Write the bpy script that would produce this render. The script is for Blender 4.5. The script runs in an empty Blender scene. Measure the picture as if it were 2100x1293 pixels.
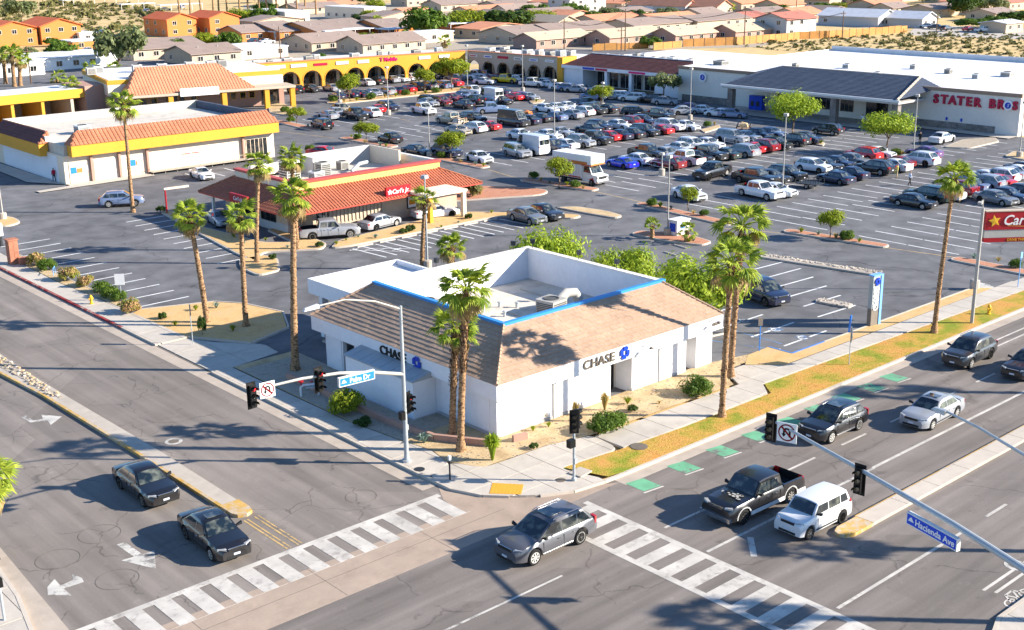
import bpy, bmesh, math, random
from mathutils import Vector, Matrix, noise
from mathutils.geometry import tessellate_polygon
R = math.radians
sc = bpy.context.scene
col = sc.collection
rnd = random.Random(7)

# ---------------------------------------------------------------- camera, sky, sun, exposure
CAMH = 27.0
FPX, PITCH, ROLL, YAW = 2525.6, R(16.888), R(-0.788), R(41.5)
PW, PH = 2100.0, 1293.0
def _cam_axes():
    cp, sp = math.cos(PITCH), math.sin(PITCH)
    f = Vector((0, cp, -sp)); r = Vector((1, 0, 0)); u = Vector((0, sp, cp))
    r2 = math.cos(ROLL)*r + math.sin(ROLL)*u; u2 = -math.sin(ROLL)*r + math.cos(ROLL)*u
    c, s = math.cos(YAW), math.sin(YAW)
    rot = lambda v: Vector((v.x*c+v.y*s, -v.x*s+v.y*c, v.z))
    return rot(r2), rot(u2), rot(f)
CR, CU, CF = _cam_axes()
cam_d = bpy.data.cameras.new('camera'); cam = bpy.data.objects.new('camera', cam_d); col.objects.link(cam)
cam.matrix_world = Matrix(((CR.x, CU.x, -CF.x, 0), (CR.y, CU.y, -CF.y, 0), (CR.z, CU.z, -CF.z, CAMH), (0, 0, 0, 1)))
cam_d.sensor_fit = 'HORIZONTAL'; cam_d.sensor_width = 36; cam_d.lens = FPX/PW*36
cam_d.clip_start = 1; cam_d.clip_end = 6000
sc.camera = cam
SUN_AZ, SUN_EL = R(-45.5), R(24.0)       # direction towards the sun in the X/Y plane, elevation
world = bpy.data.worlds.new('World'); sc.world = world; world.use_nodes = True
wn = world.node_tree.nodes; wl = world.node_tree.links
sky = wn.new('ShaderNodeTexSky'); sky.sky_type = 'NISHITA'; sky.sun_disc = False
sky.sun_elevation = SUN_EL; sky.sun_rotation = math.pi/2 - SUN_AZ
sky.altitude = 300; sky.air_density = 1.0; sky.dust_density = 0.1; sky.ozone_density = 6.0
bg = wn['Background']; bg.inputs['Strength'].default_value = 0.10
wl.new(sky.outputs[0], bg.inputs['Color'])
sd = bpy.data.lights.new('sun', 'SUN'); sd.energy = 5.0; sd.angle = R(0.55); sd.color = (1.0, 0.92, 0.80)
sun = bpy.data.objects.new('sun', sd); col.objects.link(sun)
sv = Vector((math.cos(SUN_AZ)*math.cos(SUN_EL), math.sin(SUN_AZ)*math.cos(SUN_EL), math.sin(SUN_EL)))
sun.rotation_euler = sv.to_track_quat('Z', 'Y').to_euler(); sun.location = (60, 0, 80)
sc.view_settings.view_transform = 'Standard'; sc.view_settings.look = 'None'
sc.view_settings.exposure = 1.30; sc.view_settings.gamma = 1.0; sc.view_settings.use_curve_mapping = False
sc.render.engine = 'CYCLES'
sc.cycles.max_bounces = 5; sc.cycles.diffuse_bounces = 2; sc.cycles.glossy_bounces = 2
sc.cycles.transmission_bounces = 2; sc.cycles.transparent_max_bounces = 4; sc.cycles.caustics_reflective = False
sc.cycles.caustics_refractive = False; sc.cycles.use_denoising = True

# ---------------------------------------------------------------- surveying helpers
def _ray(px, py):
    return CF + CR*((px-PW/2)/FPX) - CU*((py-PH/2)/FPX)
def G(px, py, z=0.0):
    d = _ray(px, py); t = (z-CAMH)/d.z
    return Vector((d.x*t, d.y*t, z))
def UP(base, px, py):
    """point standing above the surroundings of base, at the same distance, seen in direction px, py"""
    d = _ray(px, py); t = math.hypot(base[0], base[1])/math.hypot(d.x, d.y)
    return Vector((d.x*t, d.y*t, CAMH+d.z*t))
def HT(bx, by, ty):
    """height of something standing on ground pixel (bx,by) whose top is at pixel row ty"""
    return UP(G(bx, by), bx, ty).z

# ---------------------------------------------------------------- materials
MATS = {}
def new_mat(name):
    m = bpy.data.materials.new(name); m.use_nodes = True; MATS[name] = m
    nt = m.node_tree; return m, nt, nt.nodes['Principled BSDF']
def mat(name, c, rough=0.75, var=0.12, scale=3.0, metal=0.0, bump=0.0, bscale=None, spec=0.3, coat=0.0, detail=4, space='obj', dirt=0.0):
    """plain surface with two noise octaves of tone and fine relief"""
    m, nt, b = new_mat(name); N = nt.nodes; L = nt.links
    b.inputs['Roughness'].default_value = rough; b.inputs['Metallic'].default_value = metal
    b.inputs['Specular IOR Level'].default_value = spec; b.inputs['Coat Weight'].default_value = coat
    tc = N.new('ShaderNodeTexCoord'); geo = N.new('ShaderNodeNewGeometry')
    src = tc.outputs['Object'] if space == 'obj' else geo.outputs['Position']
    n1 = N.new('ShaderNodeTexNoise'); n1.inputs['Scale'].default_value = scale; n1.inputs['Detail'].default_value = detail
    L.new(src, n1.inputs['Vector'])
    n2 = N.new('ShaderNodeTexNoise'); n2.inputs['Scale'].default_value = scale*0.13; n2.inputs['Detail'].default_value = 3
    L.new(geo.outputs['Position'], n2.inputs['Vector'])
    add = N.new('ShaderNodeMath'); add.operation = 'ADD'; L.new(n1.outputs['Fac'], add.inputs[0]); L.new(n2.outputs['Fac'], add.inputs[1])
    mr = N.new('ShaderNodeMapRange'); mr.inputs['From Min'].default_value = 0.6; mr.inputs['From Max'].default_value = 1.4
    mr.inputs['To Min'].default_value = 1-var; mr.inputs['To Max'].default_value = 1+var
    L.new(add.outputs[0], mr.inputs['Value'])
    oi = N.new('ShaderNodeObjectInfo'); mr2 = N.new('ShaderNodeMapRange'); mr2.inputs['To Min'].default_value = 1-var*.35; mr2.inputs['To Max'].default_value = 1+var*.35
    L.new(oi.outputs['Random'], mr2.inputs['Value'])
    mu = N.new('ShaderNodeMath'); mu.operation = 'MULTIPLY'; L.new(mr.outputs[0], mu.inputs[0]); L.new(mr2.outputs[0], mu.inputs[1])
    vm = N.new('ShaderNodeVectorMath'); vm.operation = 'SCALE'; vm.inputs[0].default_value = c[:3]; L.new(mu.outputs[0], vm.inputs['Scale'])
    out = vm.outputs[0]
    if dirt > 0:
        nd = N.new('ShaderNodeTexNoise'); nd.inputs['Scale'].default_value = .7; nd.inputs['Detail'].default_value = 6; nd.inputs['Roughness'].default_value = .7
        L.new(geo.outputs['Position'], nd.inputs['Vector'])
        rp = N.new('ShaderNodeMapRange'); rp.inputs['From Min'].default_value = .5; rp.inputs['From Max'].default_value = .75; rp.inputs['To Max'].default_value = dirt
        L.new(nd.outputs['Fac'], rp.inputs['Value'])
        mx = N.new('ShaderNodeMix'); mx.data_type = 'RGBA'; mx.inputs['B'].default_value = (c[0]*.45, c[1]*.42, c[2]*.4, 1)
        L.new(rp.outputs[0], mx.inputs['Factor']); L.new(out, mx.inputs['A']); out = mx.outputs['Result']
    L.new(out, b.inputs['Base Color'])
    if bump > 0:
        nb = N.new('ShaderNodeTexNoise'); nb.inputs['Scale'].default_value = bscale or scale*6; nb.inputs['Detail'].default_value = 5
        L.new(src, nb.inputs['Vector'])
        bp = N.new('ShaderNodeBump'); bp.inputs['Strength'].default_value = bump; bp.inputs['Distance'].default_value = 0.03
        L.new(nb.outputs['Fac'], bp.inputs['Height']); L.new(bp.outputs[0], b.inputs['Normal'])
    return m

def asphalt(name, c, crack=0.6, cell=0.16, patch=0.25, lane=None, lanes=()):
    m, nt, b = new_mat(name); N = nt.nodes; L = nt.links
    b.inputs['Roughness'].default_value = 0.85; b.inputs['Specular IOR Level'].default_value = 0.25
    geo = N.new('ShaderNodeNewGeometry'); P = geo.outputs['Position']
    fine = N.new('ShaderNodeTexNoise'); fine.inputs['Scale'].default_value = 9; fine.inputs['Detail'].default_value = 6; fine.inputs['Roughness'].default_value = .75; L.new(P, fine.inputs['Vector'])
    big = N.new('ShaderNodeTexNoise'); big.inputs['Scale'].default_value = .22; big.inputs['Detail'].default_value = 5; big.inputs['Roughness'].default_value = .6; L.new(P, big.inputs['Vector'])
    # stretched wear streaks along the driving direction
    mp = N.new('ShaderNodeMapping'); mp.inputs['Scale'].default_value = (.06, 1.1, 1) if lane == 'x' else ((1.1, .06, 1) if lane == 'y' else (.5, .5, 1)); L.new(P, mp.inputs['Vector'])
    st = N.new('ShaderNodeTexNoise'); st.inputs['Scale'].default_value = 1.0; st.inputs['Detail'].default_value = 3; L.new(mp.outputs[0], st.inputs['Vector'])
    s1 = N.new('ShaderNodeMath'); s1.operation = 'MULTIPLY_ADD'; L.new(fine.outputs['Fac'], s1.inputs[0]); s1.inputs[1].default_value = .38; s1.inputs[2].default_value = .81
    s2 = N.new('ShaderNodeMath'); s2.operation = 'MULTIPLY_ADD'; L.new(big.outputs['Fac'], s2.inputs[0]); s2.inputs[1].default_value = 2*patch; s2.inputs[2].default_value = 1-patch
    s3 = N.new('ShaderNodeMath'); s3.operation = 'MULTIPLY_ADD'; L.new(st.outputs['Fac'], s3.inputs[0]); s3.inputs[1].default_value = 1.1; s3.inputs[2].default_value = .45
    p = N.new('ShaderNodeMath'); p.operation = 'MULTIPLY'; L.new(s1.outputs[0], p.inputs[0]); L.new(s2.outputs[0], p.inputs[1])
    q = N.new('ShaderNodeMath'); q.operation = 'MULTIPLY'; L.new(p.outputs[0], q.inputs[0]); L.new(s3.outputs[0], q.inputs[1])
    vm = N.new('ShaderNodeVectorMath'); vm.operation = 'SCALE'; vm.inputs[0].default_value = c; L.new(q.outputs[0], vm.inputs['Scale'])
    # cracks
    dn = N.new('ShaderNodeTexNoise'); dn.inputs['Scale'].default_value = .5; dn.inputs['Detail'].default_value = 5; L.new(P, dn.inputs['Vector'])
    ds = N.new('ShaderNodeVectorMath'); ds.operation = 'MULTIPLY_ADD'; L.new(dn.outputs['Color'], ds.inputs[0]); ds.inputs[1].default_value = (2.6, 2.6, 0); L.new(P, ds.inputs[2])
    vo = N.new('ShaderNodeTexVoronoi'); vo.feature = 'DISTANCE_TO_EDGE'; vo.inputs['Scale'].default_value = cell; L.new(ds.outputs[0], vo.inputs['Vector'])
    cr = N.new('ShaderNodeMapRange'); cr.inputs['From Min'].default_value = .0015; cr.inputs['From Max'].default_value = .008; cr.inputs['To Min'].default_value = 1-crack; cr.inputs['To Max'].default_value = 1; L.new(vo.outputs['Distance'], cr.inputs['Value'])
    gap = N.new('ShaderNodeMapRange'); gap.inputs['From Min'].default_value = .45; gap.inputs['From Max'].default_value = .55; L.new(big.outputs['Fac'], gap.inputs['Value'])
    mxg = N.new('ShaderNodeMath'); mxg.operation = 'MAXIMUM'; L.new(cr.outputs[0], mxg.inputs[0]); L.new(gap.outputs[0], mxg.inputs[1])
    v2 = N.new('ShaderNodeVectorMath'); v2.operation = 'SCALE'; L.new(vm.outputs[0], v2.inputs[0]); L.new(mxg.outputs[0], v2.inputs['Scale'])
    oil = N.new('ShaderNodeTexNoise'); oil.inputs['Scale'].default_value = .9; oil.inputs['Detail'].default_value = 7; oil.inputs['Roughness'].default_value = .7; L.new(P, oil.inputs['Vector'])
    om = N.new('ShaderNodeMapRange'); om.inputs['From Min'].default_value = .60; om.inputs['From Max'].default_value = .74; om.inputs['To Min'].default_value = 1; om.inputs['To Max'].default_value = .6; L.new(oil.outputs['Fac'], om.inputs['Value'])
    ol = N.new('ShaderNodeMapRange'); ol.inputs['From Min'].default_value = .26; ol.inputs['From Max'].default_value = .40; ol.inputs['To Min'].default_value = 1.35; ol.inputs['To Max'].default_value = 1; L.new(oil.outputs['Fac'], ol.inputs['Value'])
    om2 = N.new('ShaderNodeMath'); om2.operation = 'MULTIPLY'; L.new(om.outputs[0], om2.inputs[0]); L.new(ol.outputs[0], om2.inputs[1])
    # repair patches: blocks of slightly different age
    pv = N.new('ShaderNodeTexVoronoi'); pv.feature = 'F1'; pv.distance = 'CHEBYCHEV'; pv.inputs['Scale'].default_value = .11; L.new(P, pv.inputs['Vector'])
    psep = N.new('ShaderNodeSeparateColor'); L.new(pv.outputs['Color'], psep.inputs[0])
    pm = N.new('ShaderNodeMapRange'); pm.inputs['To Min'].default_value = .90; pm.inputs['To Max'].default_value = 1.10; L.new(psep.outputs[0], pm.inputs['Value'])
    om3 = N.new('ShaderNodeMath'); om3.operation = 'MULTIPLY'; L.new(om2.outputs[0], om3.inputs[0]); L.new(pm.outputs[0], om3.inputs[1])
    v3 = N.new('ShaderNodeVectorMath'); v3.operation = 'SCALE'; L.new(v2.outputs[0], v3.inputs[0]); L.new(om3.outputs[0], v3.inputs['Scale'])
    L.new(v3.outputs[0], b.inputs['Base Color'])
    bp = N.new('ShaderNodeBump'); bp.inputs['Strength'].default_value = .35; bp.inputs['Distance'].default_value = .02
    fb = N.new('ShaderNodeTexNoise'); fb.inputs['Scale'].default_value = 30; fb.inputs['Detail'].default_value = 3; L.new(P, fb.inputs['Vector'])
    L.new(fb.outputs['Fac'], bp.inputs['Height']); L.new(bp.outputs[0], b.inputs['Normal'])
    return m

def worn(name, c, under=(.17, .155, .145), lo=.50, hi=.64, scale=2.2):
    """road paint scuffed through to the asphalt below"""
    m, nt, b = new_mat(name); N = nt.nodes; L = nt.links; b.inputs['Roughness'].default_value = .75; b.inputs['Specular IOR Level'].default_value = .2
    geo = N.new('ShaderNodeNewGeometry'); P = geo.outputs['Position']
    n = N.new('ShaderNodeTexNoise'); n.inputs['Scale'].default_value = scale; n.inputs['Detail'].default_value = 10; n.inputs['Roughness'].default_value = .72; L.new(P, n.inputs['Vector'])
    big = N.new('ShaderNodeTexNoise'); big.inputs['Scale'].default_value = .35; big.inputs['Detail'].default_value = 3; L.new(P, big.inputs['Vector'])
    a = N.new('ShaderNodeMath'); a.operation = 'MULTIPLY_ADD'; L.new(big.outputs['Fac'], a.inputs[0]); a.inputs[1].default_value = .5; L.new(n.outputs['Fac'], a.inputs[2])
    r = N.new('ShaderNodeMapRange'); r.inputs['From Min'].default_value = lo+.25; r.inputs['From Max'].default_value = hi+.25; L.new(a.outputs[0], r.inputs['Value'])
    f = N.new('ShaderNodeTexNoise'); f.inputs['Scale'].default_value = .8; f.inputs['Detail'].default_value = 5; L.new(P, f.inputs['Vector'])
    t = N.new('ShaderNodeMapRange'); t.inputs['From Min'].default_value = .3; t.inputs['From Max'].default_value = .7; t.inputs['To Min'].default_value = .75; t.inputs['To Max'].default_value = 1.12; L.new(f.outputs['Fac'], t.inputs['Value'])
    v = N.new('ShaderNodeVectorMath'); v.operation = 'SCALE'; v.inputs[0].default_value = c; L.new(t.outputs[0], v.inputs['Scale'])
    mx = N.new('ShaderNodeMix'); mx.data_type = 'RGBA'; mx.inputs['B'].default_value = (*under, 1); L.new(r.outputs[0], mx.inputs['Factor']); L.new(v.outputs[0], mx.inputs['A']); L.new(mx.outputs['Result'], b.inputs['Base Color'])
    return m

def bark_mat(name, dark, light):
    """ringed palm bark with scars running round the trunk"""
    m, nt, b = new_mat(name); N = nt.nodes; L = nt.links; b.inputs['Roughness'].default_value = .95; b.inputs['Specular IOR Level'].default_value = .05
    tc = N.new('ShaderNodeTexCoord'); mp = N.new('ShaderNodeMapping'); mp.inputs['Scale'].default_value = (5, 5, 9); L.new(tc.outputs['Object'], mp.inputs['Vector'])
    n = N.new('ShaderNodeTexNoise'); n.inputs['Scale'].default_value = 1.2; n.inputs['Detail'].default_value = 8; n.inputs['Roughness'].default_value = .7; L.new(mp.outputs[0], n.inputs['Vector'])
    rp = N.new('ShaderNodeValToRGB'); e = rp.color_ramp.elements; e[0].position = .40; e[0].color = (*dark, 1); e[1].position = .56; e[1].color = (*light, 1); L.new(n.outputs['Fac'], rp.inputs['Fac']); L.new(rp.outputs[0], b.inputs['Base Color'])
    bp = N.new('ShaderNodeBump'); bp.inputs['Strength'].default_value = 1; bp.inputs['Distance'].default_value = .06; L.new(n.outputs['Fac'], bp.inputs['Height']); L.new(bp.outputs[0], b.inputs['Normal'])
    return m

def blend(name, cols, scale=.4, rough=.95, bump=.5, speck=None):
    """ground cover: several tones mixed by noise"""
    m, nt, b = new_mat(name); N = nt.nodes; L = nt.links
    b.inputs['Roughness'].default_value = rough; b.inputs['Specular IOR Level'].default_value = .1
    geo = N.new('ShaderNodeNewGeometry'); P = geo.outputs['Position']
    n = N.new('ShaderNodeTexNoise'); n.inputs['Scale'].default_value = scale; n.inputs['Detail'].default_value = 8; n.inputs['Roughness'].default_value = .62; L.new(P, n.inputs['Vector'])
    rp = N.new('ShaderNodeValToRGB'); e = rp.color_ramp.elements
    k = len(cols)
    e[0].position = .3; e[0].color = (*cols[0], 1); e[1].position = .7; e[1].color = (*cols[-1], 1)
    for i in range(1, k-1):
        x = e.new(.3+.4*i/(k-1)); x.color = (*cols[i], 1)
    L.new(n.outputs['Fac'], rp.inputs['Fac'])
    f = N.new('ShaderNodeTexNoise'); f.inputs['Scale'].default_value = 14; f.inputs['Detail'].default_value = 4; L.new(P, f.inputs['Vector'])
    s = N.new('ShaderNodeMath'); s.operation = 'MULTIPLY_ADD'; L.new(f.outputs['Fac'], s.inputs[0]); s.inputs[1].default_value = .9; s.inputs[2].default_value = .55
    v = N.new('ShaderNodeVectorMath'); v.operation = 'SCALE'; L.new(rp.outputs[0], v.inputs[0]); L.new(s.outputs[0], v.inputs['Scale'])
    L.new(v.outputs[0], b.inputs['Base Color'])
    bp = N.new('ShaderNodeBump'); bp.inputs['Strength'].default_value = bump; bp.inputs['Distance'].default_value = .05
    L.new(f.outputs['Fac'], bp.inputs['Height']); L.new(bp.outputs[0], b.inputs['Normal'])
    return m

def leafmat(name, c1, c2, trans=.35):
    m, nt, b = new_mat(name); N = nt.nodes; L = nt.links
    geo = N.new('ShaderNodeNewGeometry')
    n = N.new('ShaderNodeTexNoise'); n.inputs['Scale'].default_value = 1.3; n.inputs['Detail'].default_value = 5; L.new(geo.outputs['Position'], n.inputs['Vector'])
    rp = N.new('ShaderNodeValToRGB'); rp.color_ramp.elements[0].position = .35; rp.color_ramp.elements[1].position = .65
    rp.color_ramp.elements[0].color = (*c1, 1); rp.color_ramp.elements[1].color = (*c2, 1)
    rr = N.new('ShaderNodeMath'); rr.operation = 'MULTIPLY_ADD'; L.new(geo.outputs['Random Per Island'], rr.inputs[0]); rr.inputs[1].default_value = .3; L.new(n.outputs['Fac'], rr.inputs[2])
    sb = N.new('ShaderNodeMath'); sb.operation = 'SUBTRACT'; L.new(rr.outputs[0], sb.inputs[0]); sb.inputs[1].default_value = .15
    L.new(sb.outputs[0], rp.inputs['Fac']); L.new(rp.outputs[0], b.inputs['Base Color'])
    b.inputs['Roughness'].default_value = .6; b.inputs['Specular IOR Level'].default_value = .25
    tr = N.new('ShaderNodeBsdfTranslucent'); L.new(rp.outputs[0], tr.inputs['Color'])
    mx = N.new('ShaderNodeMixShader'); mx.inputs[0].default_value = trans
    L.new(b.outputs[0], mx.inputs[1]); L.new(tr.outputs[0], mx.inputs[2]); L.new(mx.outputs[0], N['Material Output'].inputs['Surface'])
    return m

def paintmat(name, rough=.3, metal=.0, coat=.8, fixed=None):
    m, nt, b = new_mat(name); N = nt.nodes; L = nt.links
    if fixed: b.inputs['Base Color'].default_value = (*fixed, 1)
    else:
        oi = N.new('ShaderNodeObjectInfo')
        geo = N.new('ShaderNodeNewGeometry'); n = N.new('ShaderNodeTexNoise'); n.inputs['Scale'].default_value = 1.1; n.inputs['Detail'].default_value = 6; L.new(geo.outputs['Position'], n.inputs['Vector'])
        sep = N.new('ShaderNodeSeparateXYZ'); L.new(geo.outputs['Position'], sep.inputs[0])
        dz = N.new('ShaderNodeMapRange'); dz.inputs['From Min'].default_value = .15; dz.inputs['From Max'].default_value = .75; dz.inputs['To Min'].default_value = .16; dz.inputs['To Max'].default_value = .004; L.new(sep.outputs['Z'], dz.inputs['Value'])
        mm = N.new('ShaderNodeMath'); mm.operation = 'MULTIPLY'; L.new(dz.outputs[0], mm.inputs[0]); L.new(n.outputs['Fac'], mm.inputs[1])
        mx = N.new('ShaderNodeMix'); mx.data_type = 'RGBA'; mx.inputs['B'].default_value = (.25, .2, .15, 1)
        L.new(mm.outputs[0], mx.inputs['Factor']); L.new(oi.outputs['Color'], mx.inputs['A']); L.new(mx.outputs['Result'], b.inputs['Base Color'])
    b.inputs['Roughness'].default_value = rough; b.inputs['Metallic'].default_value = metal
    b.inputs['Coat Weight'].default_value = coat; b.inputs['Coat Roughness'].default_value = .06
    return m

mat('concrete', (.47, .41, .34), var=.13, scale=2.0, bump=.25, bscale=20, dirt=.35)
mat('sidewalk', (.50, .445, .375), var=.12, scale=1.6, bump=.2, bscale=25, dirt=.3)
mat('gutter', (.42, .35, .28), var=.14, scale=1.2, bump=.2, dirt=.3)
mat('valley_gutter', (.36, .275, .21), var=.16, scale=.9, bump=.2, dirt=.35)
mat('kerb', (.52, .45, .37), var=.1, scale=2, bump=.2, dirt=.2)
worn('red_kerb', (.32, .045, .04), under=(.42,.34,.29), lo=.5, hi=.66, scale=3)
worn('yellow_kerb', (.55, .33, .08), under=(.48,.40,.30), lo=.44, hi=.6, scale=3)
mat('blue_kerb', (.08, .2, .5), var=.25, scale=3, dirt=.3)
asphalt('asphalt_lot', (.142, .139, .142), crack=.4, cell=.1, patch=.22)
asphalt('asphalt_avenue', (.188, .162, .142), crack=.30, cell=.11, patch=.24, lane='x')
asphalt('asphalt_drive', (.210, .181, .157), crack=.36, cell=.17, patch=.25, lane='y')
blend('sand', [(.38, .26, .14), (.53, .39, .22), (.60, .46, .28)], scale=.8)
blend('decomposed_granite', [(.50, .32, .14), (.61, .40, .18), (.55, .39, .22)], scale=.7)
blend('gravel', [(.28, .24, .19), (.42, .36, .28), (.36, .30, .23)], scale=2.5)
blend('red_gravel', [(.38, .16, .10), (.50, .24, .15), (.44, .22, .14)], scale=1.5)
blend('desert', [(.34, .25, .12), (.55, .40, .19), (.62, .45, .22), (.50, .38, .2)], scale=.09)
blend('lawn', [(.60, .29, .07), (.58, .31, .09), (.50, .32, .07), (.30, .29, .04), (.20, .27, .03)], scale=.42, bump=.8)
blend('green_lawn', [(.10, .2, .02), (.2, .3, .03)], scale=.3)
worn('road_paint', (.56, .52, .46), under=(.30,.27,.24), lo=.52, hi=.72)
worn('worn_paint', (.54, .51, .46), lo=.50, hi=.66)
worn('stall_paint', (.72, .72, .70), under=(.2,.2,.2), lo=.60, hi=.78)
worn('yellow_paint', (.60, .40, .16), lo=.52, hi=.66)
worn('green_paint', (.16, .42, .24), lo=.52, hi=.64)
worn('faded_blue', (.14, .22, .36), under=(.13,.13,.142), lo=.42, hi=.58)
worn('blue_paint', (.14, .28, .52), under=(.13,.13,.142), lo=.46, hi=.6)
mat('white_stucco', (.80, .79, .80), var=.06, scale=3, bump=.25, bscale=25, dirt=.10)
mat('offwhite', (.76, .70, .62), var=.07, scale=2, bump=.1)
mat('cream', (.80, .66, .50), var=.06, scale=2, bump=.15)
mat('far_wall', (.50, .39, .28), var=.1, scale=1, dirt=.2)
mat('tan_stucco', (.50, .41, .31), var=.08, scale=2, bump=.2)
mat('brown_stucco', (.30, .21, .15), var=.08, scale=2, bump=.2)
mat('mauve_stucco', (.42, .25, .19), var=.06, scale=2, bump=.15)
mat('pale_yellow', (.72, .44, .14), var=.06, scale=2, bump=.15)
mat('yellow_stucco', (.68, .335, .035), var=.06, scale=2, bump=.15)
mat('orange_stucco', (.62, .20, .05), var=.08, scale=2)
mat('grey_stucco', (.50, .47, .44), var=.06, scale=2, bump=.15)
mat('roof_membrane', (.60, .54, .45), var=.14, scale=1, dirt=.6, bump=.1)
mat('white_roof', (.68, .67, .67), var=.09, scale=.5, dirt=.3)
mat('tan_tile', (.42, .285, .195), var=.2, scale=6, bump=.3, bscale=20)
mat('red_tile', (.40, .125, .065), var=.28, scale=4, bump=.3)
mat('orange_tile', (.46, .175, .09), var=.25, scale=4, bump=.3)
mat('maroon_shingle_and_shaded_tile', (.17, .065, .055), var=.25, scale=7, bump=.3)
mat('slate_shingle', (.075, .095, .135), var=.2, scale=5, bump=.3)
mat('brown_shingle', (.30, .225, .185), var=.15, scale=3, bump=.3)
mat('tan_shingle', (.52, .40, .28), var=.12, scale=3, bump=.3)
mat('pink_shingle', (.48, .17, .12), var=.15, scale=3, bump=.3)
mat('salmon_tile', (.62, .26, .14), var=.18, scale=3, bump=.3)
mat('bright_red_tile', (.66, .15, .05), var=.15, scale=3, bump=.3)
mat('blue_trim', (.04, .26, .62), rough=.4, var=.05)
mat('red_trim', (.50, .07, .05), rough=.45, var=.1)
mat('sign_red', (.38, .012, .02), rough=.4, var=.06)
mat('sign_white', (.80, .80, .78), rough=.4, var=.04)
mat('sign_blue', (.015, .07, .55), rough=.35, var=.04)
mat('street_blue', (.03, .22, .70), rough=.35, var=.04)
mat('logo_blue', (.01, .05, .45), rough=.35, var=.03)
mat('pylon_blue', (.20, .42, .78), rough=.35, var=.04)
mat('black_letter', (.012, .012, .012), rough=.5, var=.05)
mat('brown_letter', (.12, .10, .08), rough=.4, var=.05)
mat('red_letter', (.45, .01, .05), rough=.4, var=.05)
mat('magenta_letter', (.65, .01, .15), rough=.4, var=.05)
mat('gold', (.75, .42, .03), rough=.4, var=.05)
mat('galvanised', (.42, .45, .46), rough=.5, metal=.3, var=.1, scale=6)
mat('white_metal', (.72, .72, .70), rough=.45, var=.06, scale=6)
mat('dark_metal', (.03, .032, .034), rough=.45, var=.1)
mat('bronze_pole', (.20, .17, .14), rough=.55, var=.12)
mat('unit_grey', (.42, .40, .36), rough=.6, var=.12, dirt=.3)
mat('louver', (.09, .09, .085), rough=.6, var=.2, scale=20)
mat('signal_black', (.008, .008, .008), rough=.4, var=.1)
mat('lamp_off', (.12, .10, .06), rough=.2, var=.2)
mat('rubber', (.014, .014, .014), rough=.9, var=.2)
mat('alloy', (.62, .60, .56), rough=.35, metal=.25, var=.05)
mat('plastic_trim', (.02, .02, .02), rough=.6, var=.1)
mat('chrome', (.65, .65, .65), rough=.15, metal=1, var=.02)
mat('tail_red', (.45, .01, .01), rough=.2, var=.05, coat=.6)
mat('lamp_clear', (.34, .34, .33), rough=.12, var=.05, coat=.8)
mat('amber', (.7, .28, .02), rough=.2, var=.05, coat=.8)
mat('plate', (.6, .62, .68), rough=.4, var=.05)
mat('seat_cloth', (.30, .24, .18), rough=.9, var=.2)
mat('bed_liner', (.012, .012, .012), rough=.8, var=.2)
bark_mat('palm_bark', (.10, .055, .03), (.46, .28, .15))
bark_mat('palm_bark_dark', (.05, .03, .018), (.22, .13, .075))
mat('bark', (.16, .11, .075), var=.3, scale=9, bump=.6)
mat('wood_pole', (.14, .085, .055), var=.25, scale=6)
mat('fence_wood', (.52, .25, .07), var=.25, scale=5)
mat('brick', (.42, .17, .10), var=.3, scale=6, bump=.3)
mat('masonry', (.23, .20, .18), var=.45, scale=5, bump=.5)
mat('stone', (.50, .43, .35), var=.3, scale=4, bump=.3)
mat('skin', (.45, .26, .17), rough=.6, var=.05)
mat('cloth_white', (.62, .66, .75), rough=.9, var=.1)
mat('cloth_black', (.02, .02, .022), rough=.9, var=.1)
mat('cloth_yellow', (.6, .52, .12), rough=.9, var=.1)
mat('cloth_tan', (.42, .33, .2), rough=.9, var=.1)
mat('hair', (.03, .02, .015), rough=.9, var=.1)
mat('grease', (.05, .05, .05), rough=.7, var=.3)
mat('iron', (.16, .13, .10), rough=.7, var=.2)
paintmat('car_paint')
m_, nt_, b_ = new_mat('car_glass'); b_.inputs['Base Color'].default_value = (.012, .018, .022, 1); b_.inputs['Roughness'].default_value = .05; b_.inputs['Coat Weight'].default_value = 1; b_.inputs['Coat Roughness'].default_value = .02
nz_ = nt_.nodes.new('ShaderNodeTexNoise'); nz_.inputs['Scale'].default_value = 2.2; ge_ = nt_.nodes.new('ShaderNodeNewGeometry'); nt_.links.new(ge_.outputs['Position'], nz_.inputs['Vector'])
rp_ = nt_.nodes.new('ShaderNodeValToRGB'); rp_.color_ramp.elements[0].position = .45; rp_.color_ramp.elements[0].color = (.008, .014, .018, 1); rp_.color_ramp.elements[1].position = .72; rp_.color_ramp.elements[1].color = (.14, .15, .12, 1)
nt_.links.new(nz_.outputs['Fac'], rp_.inputs['Fac']); nt_.links.new(rp_.outputs[0], b_.inputs['Base Color'])
m_, nt_, b_ = new_mat('shop_glass'); b_.inputs['Roughness'].default_value = .08; b_.inputs['Coat Weight'].default_value = .5
nz_ = nt_.nodes.new('ShaderNodeTexNoise'); nz_.inputs['Scale'].default_value = 1.1; nz_.inputs['Detail'].default_value = 6; ge_ = nt_.nodes.new('ShaderNodeNewGeometry'); nt_.links.new(ge_.outputs['Position'], nz_.inputs['Vector'])
rp_ = nt_.nodes.new('ShaderNodeValToRGB'); rp_.color_ramp.elements[0].position = .5; rp_.color_ramp.elements[0].color = (.01, .014, .016, 1); rp_.color_ramp.elements[1].position = .8; rp_.color_ramp.elements[1].color = (.16, .12, .09, 1)
nt_.links.new(nz_.outputs['Fac'], rp_.inputs['Fac']); nt_.links.new(rp_.outputs[0], b_.inputs['Base Color'])
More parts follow.
